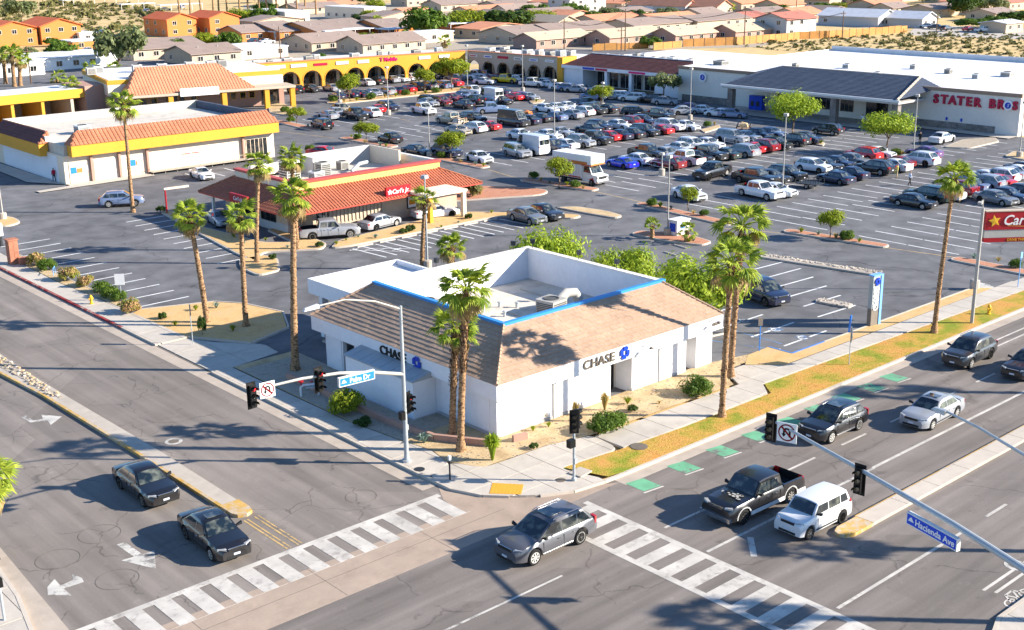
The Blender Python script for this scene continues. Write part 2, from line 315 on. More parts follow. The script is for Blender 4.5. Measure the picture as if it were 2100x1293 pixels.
m_, nt_, b_ = new_mat('lit_red'); b_.inputs['Base Color'].default_value = (.4, .01, .01, 1); b_.inputs['Emission Color'].default_value = (1, .03, .04, 1); b_.inputs['Emission Strength'].default_value = .8
leafmat('palm_leaf', (.13, .22, .018), (.42, .48, .05), .4)
leafmat('palm_dry', (.30, .20, .08), (.45, .33, .14))
leafmat('leaf_lime', (.16, .22, .012), (.34, .38, .02))
leafmat('leaf_bright', (.18, .28, .015), (.42, .50, .04))
leafmat('leaf_green', (.06, .12, .012), (.15, .23, .025))
leafmat('leaf_dark', (.035, .075, .012), (.09, .14, .02))
leafmat('leaf_olive', (.11, .14, .05), (.26, .29, .12))
leafmat('leaf_dry', (.35, .25, .07), (.55, .42, .14))
leafmat('leaf_agave', (.12, .20, .16), (.28, .38, .30))
leafmat('leaf_scrub', (.10, .105, .03), (.24, .21, .07))
leafmat('leaf_pink', (.22, .26, .03), (.55, .32, .16))

# ---------------------------------------------------------------- mesh building
class MB:
    def __init__(s): s.v = []; s.f = []; s.mi = []; s.mats = []; s.smooth = False
    def m(s, name):
        if name not in s.mats: s.mats.append(name)
        return s.mats.index(name)
    def add(s, vs, fs, mt):
        o = len(s.v); s.v += [tuple(v) for v in vs]; k = s.m(mt)
        for f in fs: s.f.append(tuple(i+o for i in f)); s.mi.append(k)
        return s
    def box(s, x0, y0, z0, x1, y1, z1, mt):
        if x0 > x1: x0, x1 = x1, x0
        if y0 > y1: y0, y1 = y1, y0
        vs = [(x0,y0,z0),(x1,y0,z0),(x1,y1,z0),(x0,y1,z0),(x0,y0,z1),(x1,y0,z1),(x1,y1,z1),(x0,y1,z1)]
        return s.add(vs, [(0,3,2,1),(4,5,6,7),(0,1,5,4),(1,2,6,5),(2,3,7,6),(3,0,4,7)], mt)
    def hexa(s, b, t, mt):
        """bottom quad b, top quad t (counter-clockwise seen from above)"""
        return s.add(list(b)+list(t), [(0,3,2,1),(4,5,6,7),(0,1,5,4),(1,2,6,5),(2,3,7,6),(3,0,4,7)], mt)
    def quad(s, a, b, c, d, mt): return s.add([a,b,c,d], [(0,1,2,3)], mt)
    def prism(s, pts, z0, z1, mt, side=None, bottom=True):
        n = len(pts); area = sum(pts[i][0]*pts[(i+1)%n][1]-pts[(i+1)%n][0]*pts[i][1] for i in range(n))
        if area < 0: pts = list(reversed(pts))
        vs = [(p[0],p[1],z0) for p in pts]+[(p[0],p[1],z1) for p in pts]
        tris = tessellate_polygon([[Vector((p[0],p[1],0)) for p in pts]])
        up = []
        for t in tris:
            a,b,c = [pts[i] for i in t]
            cr = (b[0]-a[0])*(c[1]-a[1])-(b[1]-a[1])*(c[0]-a[0])
            up.append(t if cr > 0 else (t[0],t[2],t[1]))
        s.add(vs, [tuple(i+n for i in t) for t in up], mt)
        s.add(vs, [(i,(i+1)%n,(i+1)%n+n,i+n) for i in range(n)], side or mt)
        if bottom: s.add(vs, [tuple(reversed(t)) for t in up], mt)
        return s
    def tube(s, p0, p1, r0, r1=None, n=10, mt='white_metal', caps=True):
        r1 = r0 if r1 is None else r1
        p0 = Vector(p0); p1 = Vector(p1); d = (p1-p0)
        if d.length < 1e-6: return s
        q = d.to_track_quat('Z', 'X'); vs = []
        for p, r in ((p0, r0), (p1, r1)):
            for i in range(n):
                a = 2*math.pi*i/n; vs.append(p+q@Vector((math.cos(a)*r, math.sin(a)*r, 0)))
        fs = [(i,(i+1)%n,(i+1)%n+n,i+n) for i in range(n)]
        if caps: fs += [tuple(reversed(range(n))), tuple(range(n,2*n))]
        return s.add(vs, fs, mt)
    def path(s, pts, rads, n=10, mt='white_metal'):
        """bent tube through points"""
        pts = [Vector(p) for p in pts]; vs = []
        for k, p in enumerate(pts):
            d = (pts[min(k+1,len(pts)-1)]-pts[max(k-1,0)]); q = d.to_track_quat('Z', 'X')
            r = rads[k] if isinstance(rads, (list, tuple)) else rads
            for i in range(n):
                a = 2*math.pi*i/n; vs.append(p+q@Vector((math.cos(a)*r, math.sin(a)*r, 0)))
        fs = []
        for k in range(len(pts)-1):
            fs += [(k*n+i, k*n+(i+1)%n, (k+1)*n+(i+1)%n, (k+1)*n+i) for i in range(n)]
        fs += [tuple(reversed(range(n))), tuple(range((len(pts)-1)*n, len(pts)*n))]
        return s.add(vs, fs, mt)
    def lathe(s, prof, n=16, mt='white_metal', axis='z', c=(0,0,0)):
        vs = []
        for r, h in prof:
            for i in range(n):
                a = 2*math.pi*i/n; x, y = r*math.cos(a), r*math.sin(a)
                vs.append((c[0]+x, c[1]+y, c[2]+h) if axis == 'z' else ((c[0]+x, c[1]+h, c[2]+y) if axis == 'y' else (c[0]+h, c[1]+x, c[2]+y)))
        fs = []
        for k in range(len(prof)-1):
            for i in range(n):
                f = (k*n+i, k*n+(i+1)%n, (k+1)*n+(i+1)%n, (k+1)*n+i)
                fs.append(tuple(reversed(f)) if axis == 'y' else f)
        fs.append(tuple(range(n)) if axis == 'y' else tuple(reversed(range(n))))
        e = tuple(range((len(prof)-1)*n, len(prof)*n)); fs.append(tuple(reversed(e)) if axis == 'y' else e)
        return s.add(vs, fs, mt)
    def mesh(s, name):
        me = bpy.data.meshes.new(name); me.from_pydata(s.v, [], s.f)
        for k in s.mats: me.materials.append(MATS[k])
        me.polygons.foreach_set('material_index', s.mi)
        if s.smooth:
            me.polygons.foreach_set('use_smooth', [True]*len(me.polygons)); me.set_sharp_from_angle(angle=R(s.smooth if s.smooth is not True else 35))
        me.update(); return me
    def obj(s, name, parent=None, loc=None):
        o = bpy.data.objects.new(name, s.mesh(name)); col.objects.link(o)
        if parent is not None: o.parent = parent
        if loc is not None: o.location = loc
        return o
def tag(o, label=None, cat=None, group=None, kind=None):
    if label: o['label'] = label
    if cat: o['category'] = cat
    if group: o['group'] = group
    if kind: o['kind'] = kind
    return o
def empty(name, loc=(0,0,0), rz=0.0, label=None, cat=None, group=None, kind=None):
    o = bpy.data.objects.new(name, None); col.objects.link(o); o.location = loc; o.rotation_euler = (0,0,rz); o.empty_display_size = .3
    return tag(o, label, cat, group, kind)
def link(me, name, parent=None, loc=(0,0,0), rot=(0,0,0), scale=(1,1,1)):
    o = bpy.data.objects.new(name, me); col.objects.link(o); o.parent = parent
    o.location = loc; o.rotation_euler = rot; o.scale = scale; return o
def clone(root, loc, rz, parent=None, color=None, **tg):
    c = root.copy(); col.objects.link(c); c.parent = parent
    if loc is not None: c.location = loc
    if rz is not None: c.rotation_euler = (0,0,rz)
    if color is not None: c.color = color
    for ch in KIDS.get(root.name, root.children): clone(ch, None, None, c, color)
    for k, v in tg.items(): c[k] = v
    return c
KIDS = {}
FONT_CACHE = {}
def text(s, size, mt, parent, loc, rot, name='lettering', ext=.02, bold=0.0, align='CENTER', sx=1.0, shear=0.0):
    cu = bpy.data.curves.new(name, 'FONT'); cu.body = s; cu.size = size; cu.extrude = ext; cu.offset = bold; cu.align_x = align; cu.align_y = 'CENTER'; cu.shear = shear
    cu.resolution_u = 3
    o = bpy.data.objects.new(name, cu); col.objects.link(o); o.parent = parent; o.location = loc; o.rotation_euler = rot; o.scale = (sx,1,1)
    bpy.context.view_layer.update(); me = bpy.data.meshes.new_from_object(o.evaluated_get(bpy.context.evaluated_depsgraph_get()))
    bpy.data.objects.remove(o); bpy.data.curves.remove(cu); me.materials.clear(); me.materials.append(MATS[mt])
    o = bpy.data.objects.new(name, me); col.objects.link(o); o.parent = parent; o.location = loc; o.rotation_euler = rot; o.scale = (sx,1,1); return o
def inset(pts, d):
    n = len(pts); a = sum(pts[i][0]*pts[(i+1)%n][1]-pts[(i+1)%n][0]*pts[i][1] for i in range(n))
    if a < 0: pts = list(reversed(pts))
    out = []
    for i in range(n):
        p0, p, p1 = Vector(pts[i-1][:2]), Vector(pts[i][:2]), Vector(pts[(i+1)%n][:2])
        e0 = (p-p0).normalized(); e1 = (p1-p).normalized()
        n0 = Vector((-e0.y, e0.x)); n1 = Vector((-e1.y, e1.x)); b = (n0+n1)
        if b.length < 1e-5: b = n0
        b.normalize(); k = max(.35, b.dot(n0)); out.append(tuple(p+b*(d/k)))
    return out
def smooth_poly(pts, r=1.0, n=4):
    """round the corners of a polygon"""
    out = []; m = len(pts)
    for i in range(m):
        p0, p, p1 = Vector(pts[i-1][:2]), Vector(pts[i][:2]), Vector(pts[(i+1)%m][:2])
        a = (p0-p); b = (p1-p); ra = min(r, a.length*.45); rb = min(r, b.length*.45)
        s, e = p+a.normalized()*ra, p+b.normalized()*rb
        for k in range(n+1):
            t = k/n; out.append(tuple((1-t)**2*s+2*t*(1-t)*p+t*t*e))
    return out
def clip_poly(subj, x0, y0, x1, y1):
    def cl(ps, inside, inter):
        out = []
        for i in range(len(ps)):
            a, b = ps[i-1], ps[i]
            ia, ib = inside(a), inside(b)
            if ib:
                if not ia: out.append(inter(a, b))
                out.append(b)
            elif ia: out.append(inter(a, b))
        return out
    def ix(v): return lambda a, b: (v, a[1]+(b[1]-a[1])*(v-a[0])/(b[0]-a[0]))
    def iy(v): return lambda a, b: (a[0]+(b[0]-a[0])*(v-a[1])/(b[1]-a[1]), v)
    ps = list(subj)
    for ins, it in ((lambda p: p[0] >= x0, ix(x0)), (lambda p: p[0] <= x1, ix(x1)), (lambda p: p[1] >= y0, iy(y0)), (lambda p: p[1] <= y1, iy(y1))):
        if not ps: break
        ps = cl(ps, ins, it)
    return ps
def polyarea(ps):
    return .5*abs(sum(ps[i][0]*ps[(i+1)%len(ps)][1]-ps[(i+1)%len(ps)][0]*ps[i][1] for i in range(len(ps))))
def paving(name, poly, cx, cy, z0, z1, mt='sidewalk', joint=.02, part='paving_panel', ox=0, oy=0):
    """a pavement made of cast panels, each a part, over a recessed bed"""
    root = MB().prism(poly, z0, z1-.03, 'concrete').obj(name); tag(root, kind='structure')
    xs = [p[0] for p in poly]; ys = [p[1] for p in poly]
    i0 = math.floor((min(xs)-ox)/cx); i1 = math.ceil((max(xs)-ox)/cx); j0 = math.floor((min(ys)-oy)/cy); j1 = math.ceil((max(ys)-oy)/cy)
    for i in range(i0, i1):
        for j in range(j0, j1):
            c = clip_poly(poly, ox+i*cx+joint, oy+j*cy+joint, ox+(i+1)*cx-joint, oy+(j+1)*cy-joint)
            if len(c) > 2 and polyarea(c) > .05:
                MB().prism(c, z1-.03, z1+rnd.uniform(-.003, .003), mt, bottom=False).obj(part, root)
    return root
def sheet(name, poly, z, mt, kind='structure', parent=None):
    o = MB().prism(poly, z-.02, z, mt).obj(name, parent)
    if parent is None: tag(o, kind=kind)
    return o

# ================================================================ GROUND, ROADS, PAVEMENTS
def strip(name, p0, p1, w, z, mt, parent=None, kind='structure', label=None):
    a, b = Vector(p0[:2]), Vector(p1[:2]); d = (b-a).normalized(); n = Vector((-d.y, d.x))*w/2
    o = MB().prism([tuple(a-n), tuple(b-n), tuple(b+n), tuple(a+n)], z-.003, z, mt).obj(name, parent)
    if parent is None: tag(o, label, kind=kind)
    return o
def pp(*q): return [tuple(G(x, y)[:2]) for x, y in q]

sheet('desert_ground', [(-900,-500),(2600,-500),(2600,3200),(-900,3200)], -.10, 'desert')
sheet('parking_lot', [(36,110),(36,330),(120,330),(166,232),(174,178),(168,142),(166,60),(330,60),(330,43),(62,43),(62,46.5),(41,46.5),(37,60)], 0.0, 'asphalt_lot')
sheet('side_street', [(-60,40.6),(-60,330),(36,330),(36,60),(36,46),(36.5,44),(41,40.6)], .004, 'asphalt_drive')
sheet('avenue', [(-60,40.7),(400,40.7),(400,12),(-60,12)], .008, 'asphalt_avenue')
# concrete gutters and the valley gutter across the junction
sheet('valley_gutter', [(-20,40.35),(43,40.35),(41.2,41.2),(39,42.0),(37.2,43.2),(36.2,45.2),(35.9,46.6),(35.0,45.0),(34.8,43.5),(-20,43.9)], .012, 'valley_gutter')
g = MB().prism([(43,39.9),(300,39.9),(300,40.72),(43,40.72)], .006, .012, 'gutter').prism([(34.9,46.6),(35.85,46.6),(35.75,200),(34.9,200)], .006, .012, 'gutter').prism([(14.4,44),(15.9,44.8),(16.6,56),(17.2,120),(16.4,120)], .006, .012, 'gutter').obj('gutter_pan'); tag(g, kind='structure')
for a in (0, 1):   # joints in the valley gutter
    pass
# seam lines of the valley gutter
vg = MB()
for x in range(-10, 36, 6): vg.box(x, 40.4, .011, x+.03, 43.6, .0135, 'iron')
vg.box(-20, 42.1, .011, 36.6, 42.13, .0135, 'iron')
tag(vg.obj('gutter_joint'), kind='structure')

# pavement along the side street, corner landing, pavement along the avenue
kz = .14
swB = [(35.95,56),(35.95,72.2),(36.6,72.2),(38.2,75.9),(38.0,85.5),(37.6,100),(37.9,114),(37.9,200),(36.05,200),(36.0,110),(35.95,79.9),(35.95,72.2)]
paving('side_street_pavement', [(36.05,47.5),(37.9,48.2),(38.3,50.2),(37.9,52.4),(37.4,57),(37.3,70.5),(36.05,70.5)], 1.85, 1.6, 0, kz, ox=36.05, oy=47.5)
paving('side_street_pavement', [(36.05,78.5),(38.3,78.5),(38.1,90),(37.6,100),(37.9,114),(38.2,200),(36.05,200)], 1.9, 3.2, 0, kz, ox=36.05, oy=78.5)
# driveway apron into the bank's lot
paving('driveway_apron', [(36.05,70.5),(37.3,70.5),(41.4,71.2),(41.6,73.4),(39.2,76.4),(38.3,78.5),(36.05,78.5)], 2.7, 2.7, 0, .05, ox=36.05, oy=70.5, mt='sidewalk')
# corner landing
corner = smooth_poly([(36.05,47.5),(36.05,45.2),(37.0,43.4),(38.6,42.0),(40.4,41.15),(42.6,40.85),(41.75,43.6),(46.0,43.3),(46.3,45.6),(43.4,46.3),(41.1,46.3),(38.9,46.4),(38.0,48.2)], .5, 2)
paving('corner_pavement', corner, 1.9, 1.9, 0, kz, ox=36.05, oy=40.85)
tp = MB().prism([(37.0,43.75),(37.95,44.6),(39.0,43.35),(38.1,42.55)], kz-.01, kz+.012, 'yellow_stucco')
for i in range(9):
    for j in range(9):
        u, v = (i+.5)/9, (j+.5)/9
        x = (37.0*(1-u)+37.95*u)*(1-v)+(38.1*(1-u)+39.0*u)*v; y = (43.75*(1-u)+44.6*u)*(1-v)+(42.55*(1-u)+43.35*u)*v
        tp.box(x-.02, y-.02, kz+.01, x+.02, y+.02, kz+.02, 'yellow_stucco')
tag(tp.obj('tactile_plate'), kind='structure')
paving('avenue_pavement', [(46.3,43.2),(51.0,42.95),(58.9,42.9),(60.1,44.2),(92,43.2),(94,43.2),(94,45.1),(64,45.3),(62,47.2),(60.2,47.2),(58.9,45.1),(46.3,45.4)], 2.0, 2.3, 0, kz, ox=46.3, oy=43.0)
paving('avenue_pavement', [(94,41.1),(300,41.1),(300,45.0),(94,45.1)], 4, 4, 0, .05)
# kerbs
def kerb_line(name, pts, w, h, mt, z0=0.0, parts=None):
    """kerb stones one after another along a line"""
    root = empty(name, (0,0,0), kind='structure')
    for a, b in zip(pts[:-1], pts[1:]):
        a, b = Vector(a[:2]), Vector(b[:2]); L = (b-a).length; d = (b-a).normalized(); n = Vector((-d.y, d.x))*w/2
        k = max(1, round(L/3.2))
        for i in range(k):
            p, q = a+d*(L*i/k+.008), a+d*(L*(i+1)/k-.008)
            z = z0+h+rnd.uniform(-.004, .004)
            MB().hexa([(*(p-n),z0),(*(q-n),z0),(*(q+n),z0),(*(p+n),z0)], [(*(p-n*.8),z),(*(q-n*.8),z),(*(q+n),z),(*(p+n),z)], mt).obj('kerb_stone', root)
    return root
kerb_line('side_street_kerb', [(35.95,48.0),(35.95,70.5)], .2, .15, 'kerb')
kerb_line('side_street_kerb', [(35.95,78.5),(35.95,84)], .2, .15, 'kerb')
kerb_line('red_kerb', [(35.95,84),(35.95,125)], .2, .15, 'red_kerb')
kerb_line('side_street_kerb', [(35.95,125),(35.95,190)], .2, .15, 'kerb')
kerb_line('corner_kerb', [(35.95,48.0),(36.0,45.6),(36.7,43.9),(37.6,42.9)], .2, .14, 'kerb')
kerb_line('corner_kerb', [(38.8,41.9),(40.4,41.1),(42.4,40.85),(44,40.8)], .2, .14, 'kerb')
kerb_line('avenue_kerb', [(44,40.8),(94,40.8)], .2, .15, 'kerb')
# far pavement pieces seen at the frame edges
paving('west_pavement', [(5,40),(13.2,44.2),(14.6,46.2),(15.4,50),(15.9,56),(16.3,90),(5,90)], 3, 3, 0, kz)
kerb_line('west_kerb', [(12.8,43.8),(14.6,46.0),(15.4,50),(15.95,56),(16.3,90)], .2, .15, 'kerb')
paving('south_pavement', [(36,2),(39.5,15.5),(41.6,19.3),(44.5,20.25),(130,20.25),(130,2)], 3, 3, 0, kz)
kerb_line('south_kerb', [(39.5,15.3),(41.5,19.3),(44.5,20.35),(130,20.35)], .2, .15, 'kerb')

# ---- planted ground
sheet('corner_bed', [(38.0,48.4),(38.9,46.55),(41.1,46.45),(43.4,46.4),(46.3,45.7),(58.7,45.4),(60.0,47.4),(63.9,47.6),(63.9,48.4),(60.3,49.2),(42.2,49.2),(42.2,70.5),(37.45,70.4),(37.5,57),(38.0,52.4),(38.4,50.2)], .12, 'sand')
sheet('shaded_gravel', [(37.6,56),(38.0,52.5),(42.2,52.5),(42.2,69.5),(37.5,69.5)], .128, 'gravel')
sheet('lawn_strip', [(42.0,43.5),(42.9,41.1),(44,40.95),(94,40.95),(94,43.1),(91,43.1),(60.1,44.05),(59.1,42.8),(51.0,42.85),(46.3,43.1)], .13, 'lawn')
sheet('green_lawn_patch', [(72,41.0),(84,41.0),(93.8,41.3),(93.8,43.0),(84,43.05),(76,43.2)], .136, 'lawn')
sheet('golden_strip', [(62.2,47.2),(64.0,45.45),(91.0,45.2),(90.0,46.2),(66.3,46.4),(66.3,48.4),(63.9,48.3)], .13, 'decomposed_granite')
kerb_line('lot_kerb', [(66.3,48.4),(66.3,46.45),(70,46.45)], .15, .15, 'blue_kerb')
kerb_line('lot_kerb', [(70,46.45),(90.5,46.3)], .15, .15, 'kerb')
sheet('side_bed', [(38.3,78.6),(40.9,74.2),(44.8,75.6),(46.6,79.2),(45.6,83.4),(44.2,85.4),(39.0,87.5),(38.2,87.0)], .12, 'decomposed_granite')
kerb_line('bed_kerb', [(38.4,78.6),(41.0,74.1),(44.9,75.5),(46.7,79.2),(45.7,83.5),(44.3,85.5),(39.0,87.6)], .15, .15, 'kerb')
sheet('shrub_bed', [(38.3,87.6),(39.0,87.6),(38.6,100),(38.9,112),(37.95,112),(37.7,100)], .13, 'sand')
kerb_line('shrub_bed_kerb', [(39.05,87.7),(38.7,100),(39.0,112)], .12, .14, 'kerb')
def island(pts, mt='decomposed_granite', r=1.0, name='planter_island', kmt='kerb', w=.16):
    pts = smooth_poly(pts, r, 4)
    root = empty(name, (0,0,0), kind='structure')
    MB().prism(pts, -.02, .15, kmt).obj('kerb', root)
    MB().prism(inset(pts, w), .10, .165, mt).obj('soil', root)
    return root
island(pp((540,470),(700,505),(640,520),(595,512),(490,470),(310,438),(430,428)) if False else [(53.2,94.6),(55.6,96.9),(60.1,94.2),(61.6,95.6),(62.6,104.5),(60.6,104.9),(59.6,98.3),(57.6,100.2),(56.6,111.5),(58.2,120.0),(57.0,120.4),(55.4,110.5),(53.6,98.8)], r=.6)
island([(50.9,90.0),(53.2,90.2),(55.3,94.0),(55.0,96.0),(52.6,96.2),(51.2,93.5)], r=.8)
island([(60.8,93.9),(63.0,95.9),(78,97.9),(80.2,96.9),(86.6,89.0),(87.2,87.4),(85.6,87.0),(80.8,93.3),(62.5,93.3)], r=.8)
island([(88.0,92.2),(89.8,91.0),(90.4,87.2),(90.0,84.4),(88.6,84.2),(88.2,88)], r=.7, mt='sand')
island([(79.0,104.2),(86.6,100.6),(91.6,98.0),(94.0,99.5),(93.0,103),(88,109.5),(82,110.5)], 'red_gravel', 2.2)
for a, b, w in (((96.3,106.6),(97.8,95.9),1.7),((95.8,87.6),(94.6,74.2),1.5),((96.2,69.0),(97.4,58.6),1.4),((97.6,52.3),(97.4,42),1.5),
                ((102.6,172),(101.7,158.4),1.8),((100.2,149.6),(100.2,137.2),1.8),((98.9,128.8),(98.5,115.8),1.8)):
    d = (Vector(b)-Vector(a)).normalized(); n = Vector((-d.y, d.x))*w/2; A, B = Vector(a), Vector(b)
    island([tuple(A-n), tuple(A+n), tuple(B+n), tuple(B-n)], 'red_gravel', .7)
island([(86.0,64.3),(87.2,64.6),(89.1,53.9),(88.0,53.3)], 'stone', .5)
island([(77.9,52.8),(78.9,53.0),(79.3,50.2),(78.3,50.0)], 'stone', .3)
island([(84.6,78.4),(86.2,78.6),(88.4,75.0),(87.6,70.8),(85.9,70.6),(84.8,74)], 'red_gravel', .6)
island(pp((668,213),(690,205),(960,180),(968,186),(700,214)), 'decomposed_granite', .8)
island(pp((553,233),(600,240),(610,225),(575,212),(550,218)), 'sand', .8)
island(pp((1085,208),(1118,206),(1112,212),(1090,214)), 'sand', .5)
island(pp((1437,268),(1475,258),(1478,264),(1445,274)), 'sand', .5)
island(pp((1675,292),(1692,295),(1688,301),(1670,297)), 'sand', .4)
island(pp((1825,316),(1862,322),(1852,330),(1815,324)), 'sand', .5)
island(pp((2060,322),(2080,312),(2130,318),(2120,334)), 'sand', .5)
island(pp((1935,304),(1990,306),(2050,292),(2040,284),(1975,288)), 'gravel', .8)
island(pp((-60,452),(-40,438),(30,449),(44,458),(20,466),(-60,468)), 'decomposed_granite', .8)
# stones on the narrow white islands
def rock(mb, x, y, z, r, mt='stone', q=None):
    q = q or rnd
    vs = []; fs = []
    n = 6
    for k, (h, f) in enumerate(((-.3, .8), (.25, 1.0), (.6, .6))):
        for i in range(n):
            a = 2*math.pi*i/n+k*.4; s = r*f*q.uniform(.75, 1.2)
            vs.append((x+math.cos(a)*s*1.1, y+math.sin(a)*s, z+r*h))
    for k in range(2): fs += [(k*n+i, k*n+(i+1)%n, (k+1)*n+(i+1)%n, (k+1)*n+i) for i in range(n)]
    fs.append(tuple(range(12, 18))); mb.add(vs, fs, mt)
    return mb
st = MB()
for i in range(150):
    t = rnd.random(); rock(st, 86.9+t*1.8+rnd.uniform(-.35,.35), 64.1-t*10.2, .17, rnd.uniform(.06,.13))
for i in range(28): rock(st, rnd.uniform(78.1,79.1), rnd.uniform(50.3,52.8), .17, rnd.uniform(.05,.11))
tag(st.obj('island_stones'), kind='stuff', label='pale rounded stones covering the two narrow kerbed islands in the bank parking')

# medians
root = empty('side_street_median', kind='structure')
mbp = [(26.35,51.0),(27.2,51.0),(27.25,60),(27.0,72),(26.9,80),(27.6,100),(27.8,140),(24.5,140),(24.8,100),(25.4,84),(26.1,74),(26.3,62)]
MB().prism(mbp, 0, .17, 'concrete').obj('median_slab', root)
MB().prism([(26.5,72.5),(26.75,72.5),(26.7,80),(27.35,100),(27.4,138),(25.0,138),(25.2,100),(25.75,84),(26.4,75)], .15, .185, 'gravel').obj('soil', root)
kerb_line('median_kerb', [(26.28,51.2),(26.24,62),(26.05,74),(25.35,84),(24.75,100)], .2, .175, 'yellow_kerb')
tag(MB().prism([(26.2,50.7),(26.35,50.35),(26.75,50.15),(27.15,50.35),(27.28,50.8),(27.28,51.9),(26.2,51.9)], 0, .18, 'yellow_kerb').obj('median_nose'), kind='structure')
ms = MB()
for i in range(520):
    y = rnd.uniform(73, 112); x = rnd.uniform(26.3-(y-73)*.03, 26.8+(y-73)*.015)
    rock(ms, x, y, .19, rnd.uniform(.06,.15), rnd.choice(['stone','sand','gravel','masonry','sand']))
tag(ms.obj('median_stones'), kind='stuff', label='loose pale cobbles and gravel on top of the side street median')
root = empty('avenue_median', kind='structure')
MB().prism([(48.2,28.62),(300,28.62),(300,29.55),(48.2,29.55)], 0, .17, 'concrete').obj('median_slab', root)
x = 48.2
while x < 140:
    MB().box(x+.01, 28.6, .16, x+2.98, 29.57, .185+rnd.uniform(-.003,.003), 'kerb').obj('paving_panel', root); x += 3
tag(MB().prism([(46.0,29.1),(46.15,28.8),(46.6,28.6),(48.19,28.6),(48.19,29.57),(46.6,29.57),(46.15,29.4)], 0, .18, 'yellow_kerb').obj('median_nose'), kind='structure')
tag(MB().box(48.2, 29.57, .0, 140, 29.66, .17, 'yellow_kerb').obj('median_yellow_face'), kind='structure')

# ---- painted markings
def crosswalk(x0, y0, x1, y1, along, n, bar, gap0, mt, z=.0165, line=.35):
    """ladder crosswalk; along = 'x' or 'y' is the walking direction"""
    root = empty('crosswalk', kind='structure')
    if along == 'x':
        MB().box(x0, y1-line, z-.003, x1, y1, z, mt).obj('border_line', root)
        MB().box(x0, y0, z-.003, x1, y0+line*.0+.02, z, mt).obj('border_line', root)
        p = (x1-x0)/n
        for i in range(n): MB().box(x0+i*p+gap0, y0+.03, z-.0035, x0+i*p+gap0+bar, y1-line-.005, z-.0005, mt).obj('crosswalk_bar', root)
    else:
        MB().box(x0, y0, z-.003, x0+line, y1, z, mt).obj('border_line', root)
        MB().box(x1-line, y0, z-.003, x1, y1, z, mt).obj('border_line', root)
        p = (y1-y0)/n
        for i in range(n): MB().box(x0+line+.005, y0+i*p+gap0, z-.0035, x1-line-.005, y0+i*p+gap0+bar, z-.0005, mt).obj('crosswalk_bar', root)
    return root
r_ = crosswalk(15.2, 43.05, 35.2, 45.75, 'x', 15, .78, .28, 'road_paint')
r_ = crosswalk(37.1, 12.5, 40.2, 39.9, 'y', 20, .72, .3, 'road_paint')
strip('stop_line', (43.0,31.9), (41.6,30.6), .3, .0155, 'worn_paint')
root = empty('lane_lines', kind='structure')
for x0, x1, y, w, mt in ((40.4,54.1,32.35,.16,'worn_paint'),(54.1,140,32.4,.18,'road_paint'),(40.5,50.6,25.4,.16,'road_paint'),(53.0,55.0,25.45,.16,'road_paint'),
                         (46.3,51,22.0,.14,'road_paint'),(46.5,51,21.55,.14,'road_paint'),(-40,34,35.3,.12,'worn_paint'),(52.0,140,22.0,.14,'road_paint')):
    MB().box(x0, y-w/2, .010, x1, y+w/2, .0135, mt).obj('lane_line', root)
for i in range(12):
    x = 40.6+i*4.9
    MB().box(x+.2, 35.22, .010, x+(2.6 if i else 4), 35.36, .0135, 'road_paint').obj('lane_line', root)
    if i > 3: MB().box(x+12, 25.38, .010, x+14, 25.52, .0135, 'road_paint').obj('lane_line', root)
for x0, x1, y in ((72,140,38.6),(72,140,37.9)):
    MB().box(x0, y-.07, .010, x1, y+.07, .0135, 'road_paint').obj('lane_line', root)
for k, x in enumerate((43.1,46.3,49.5,52.6,55.7,58.6,61.4,64.1,66.7)):
    r_ = empty('bike_lane_box', kind='structure')
    MB().prism([(x,38.75),(x+1.15,38.6),(x+1.15,39.85),(x,40.05)], .0125, .0155, 'green_paint').obj('green_panel', r_)
    MB().prism([(x-.15,38.55),(x+1.2,38.42),(x+1.2,38.52),(x-.15,38.65)], .0125, .016, 'road_paint').obj('white_edge', r_)
strip('centre_line', (26.4,45.9), (26.42,49.9), .09, .0095, 'yellow_paint'); strip('centre_line', (27.0,45.9), (27.02,49.9), .09, .0095, 'yellow_paint')
strip('centre_line', (26.6,45.9), (26.62,49.9), .08, .0095, 'yellow_paint'); strip('centre_line', (27.2,45.9), (27.22,49.9), .08, .0095, 'yellow_paint')
def arrow(pts, z=.0095, mt='worn_paint', name='lane_arrow'):
    o = MB().prism(pts, z-.003, z, mt).obj(name); tag(o, kind='structure'); return o
arrow([(20.72,51.8),(20.78,50.1),(20.2,50.15),(21.0,48.3),(21.75,50.0),(21.18,50.05),(21.12,51.75)])
arrow(pp((97,1205),(112,1188),(124,1202),(150,1190),(148,1178),(168,1186),(172,1194),(130,1208),(147,1222),(98,1221)))
arrow(pp((44,856),(54,853),(68,863),(88,860),(85,851),(127,855),(104,872),(98,863),(62,867)))
arrow(pp((2004,593),(2010,580),(2028,584),(2045,592),(2040,600),(2022,598)), z=.006)
def ring_mark(x, y, r, w, z, mt, name, n=26):
    mb = MB(); vs = [(x+math.cos(2*math.pi*i/n)*q, y+math.sin(2*math.pi*i/n)*q, z) for q in (r-w, r) for i in range(n)]
    mb.add(vs, [(i, i+n, (i+1)%n+n, (i+1)%n) for i in range(n)], mt); return tag(mb.obj(name), kind='structure')
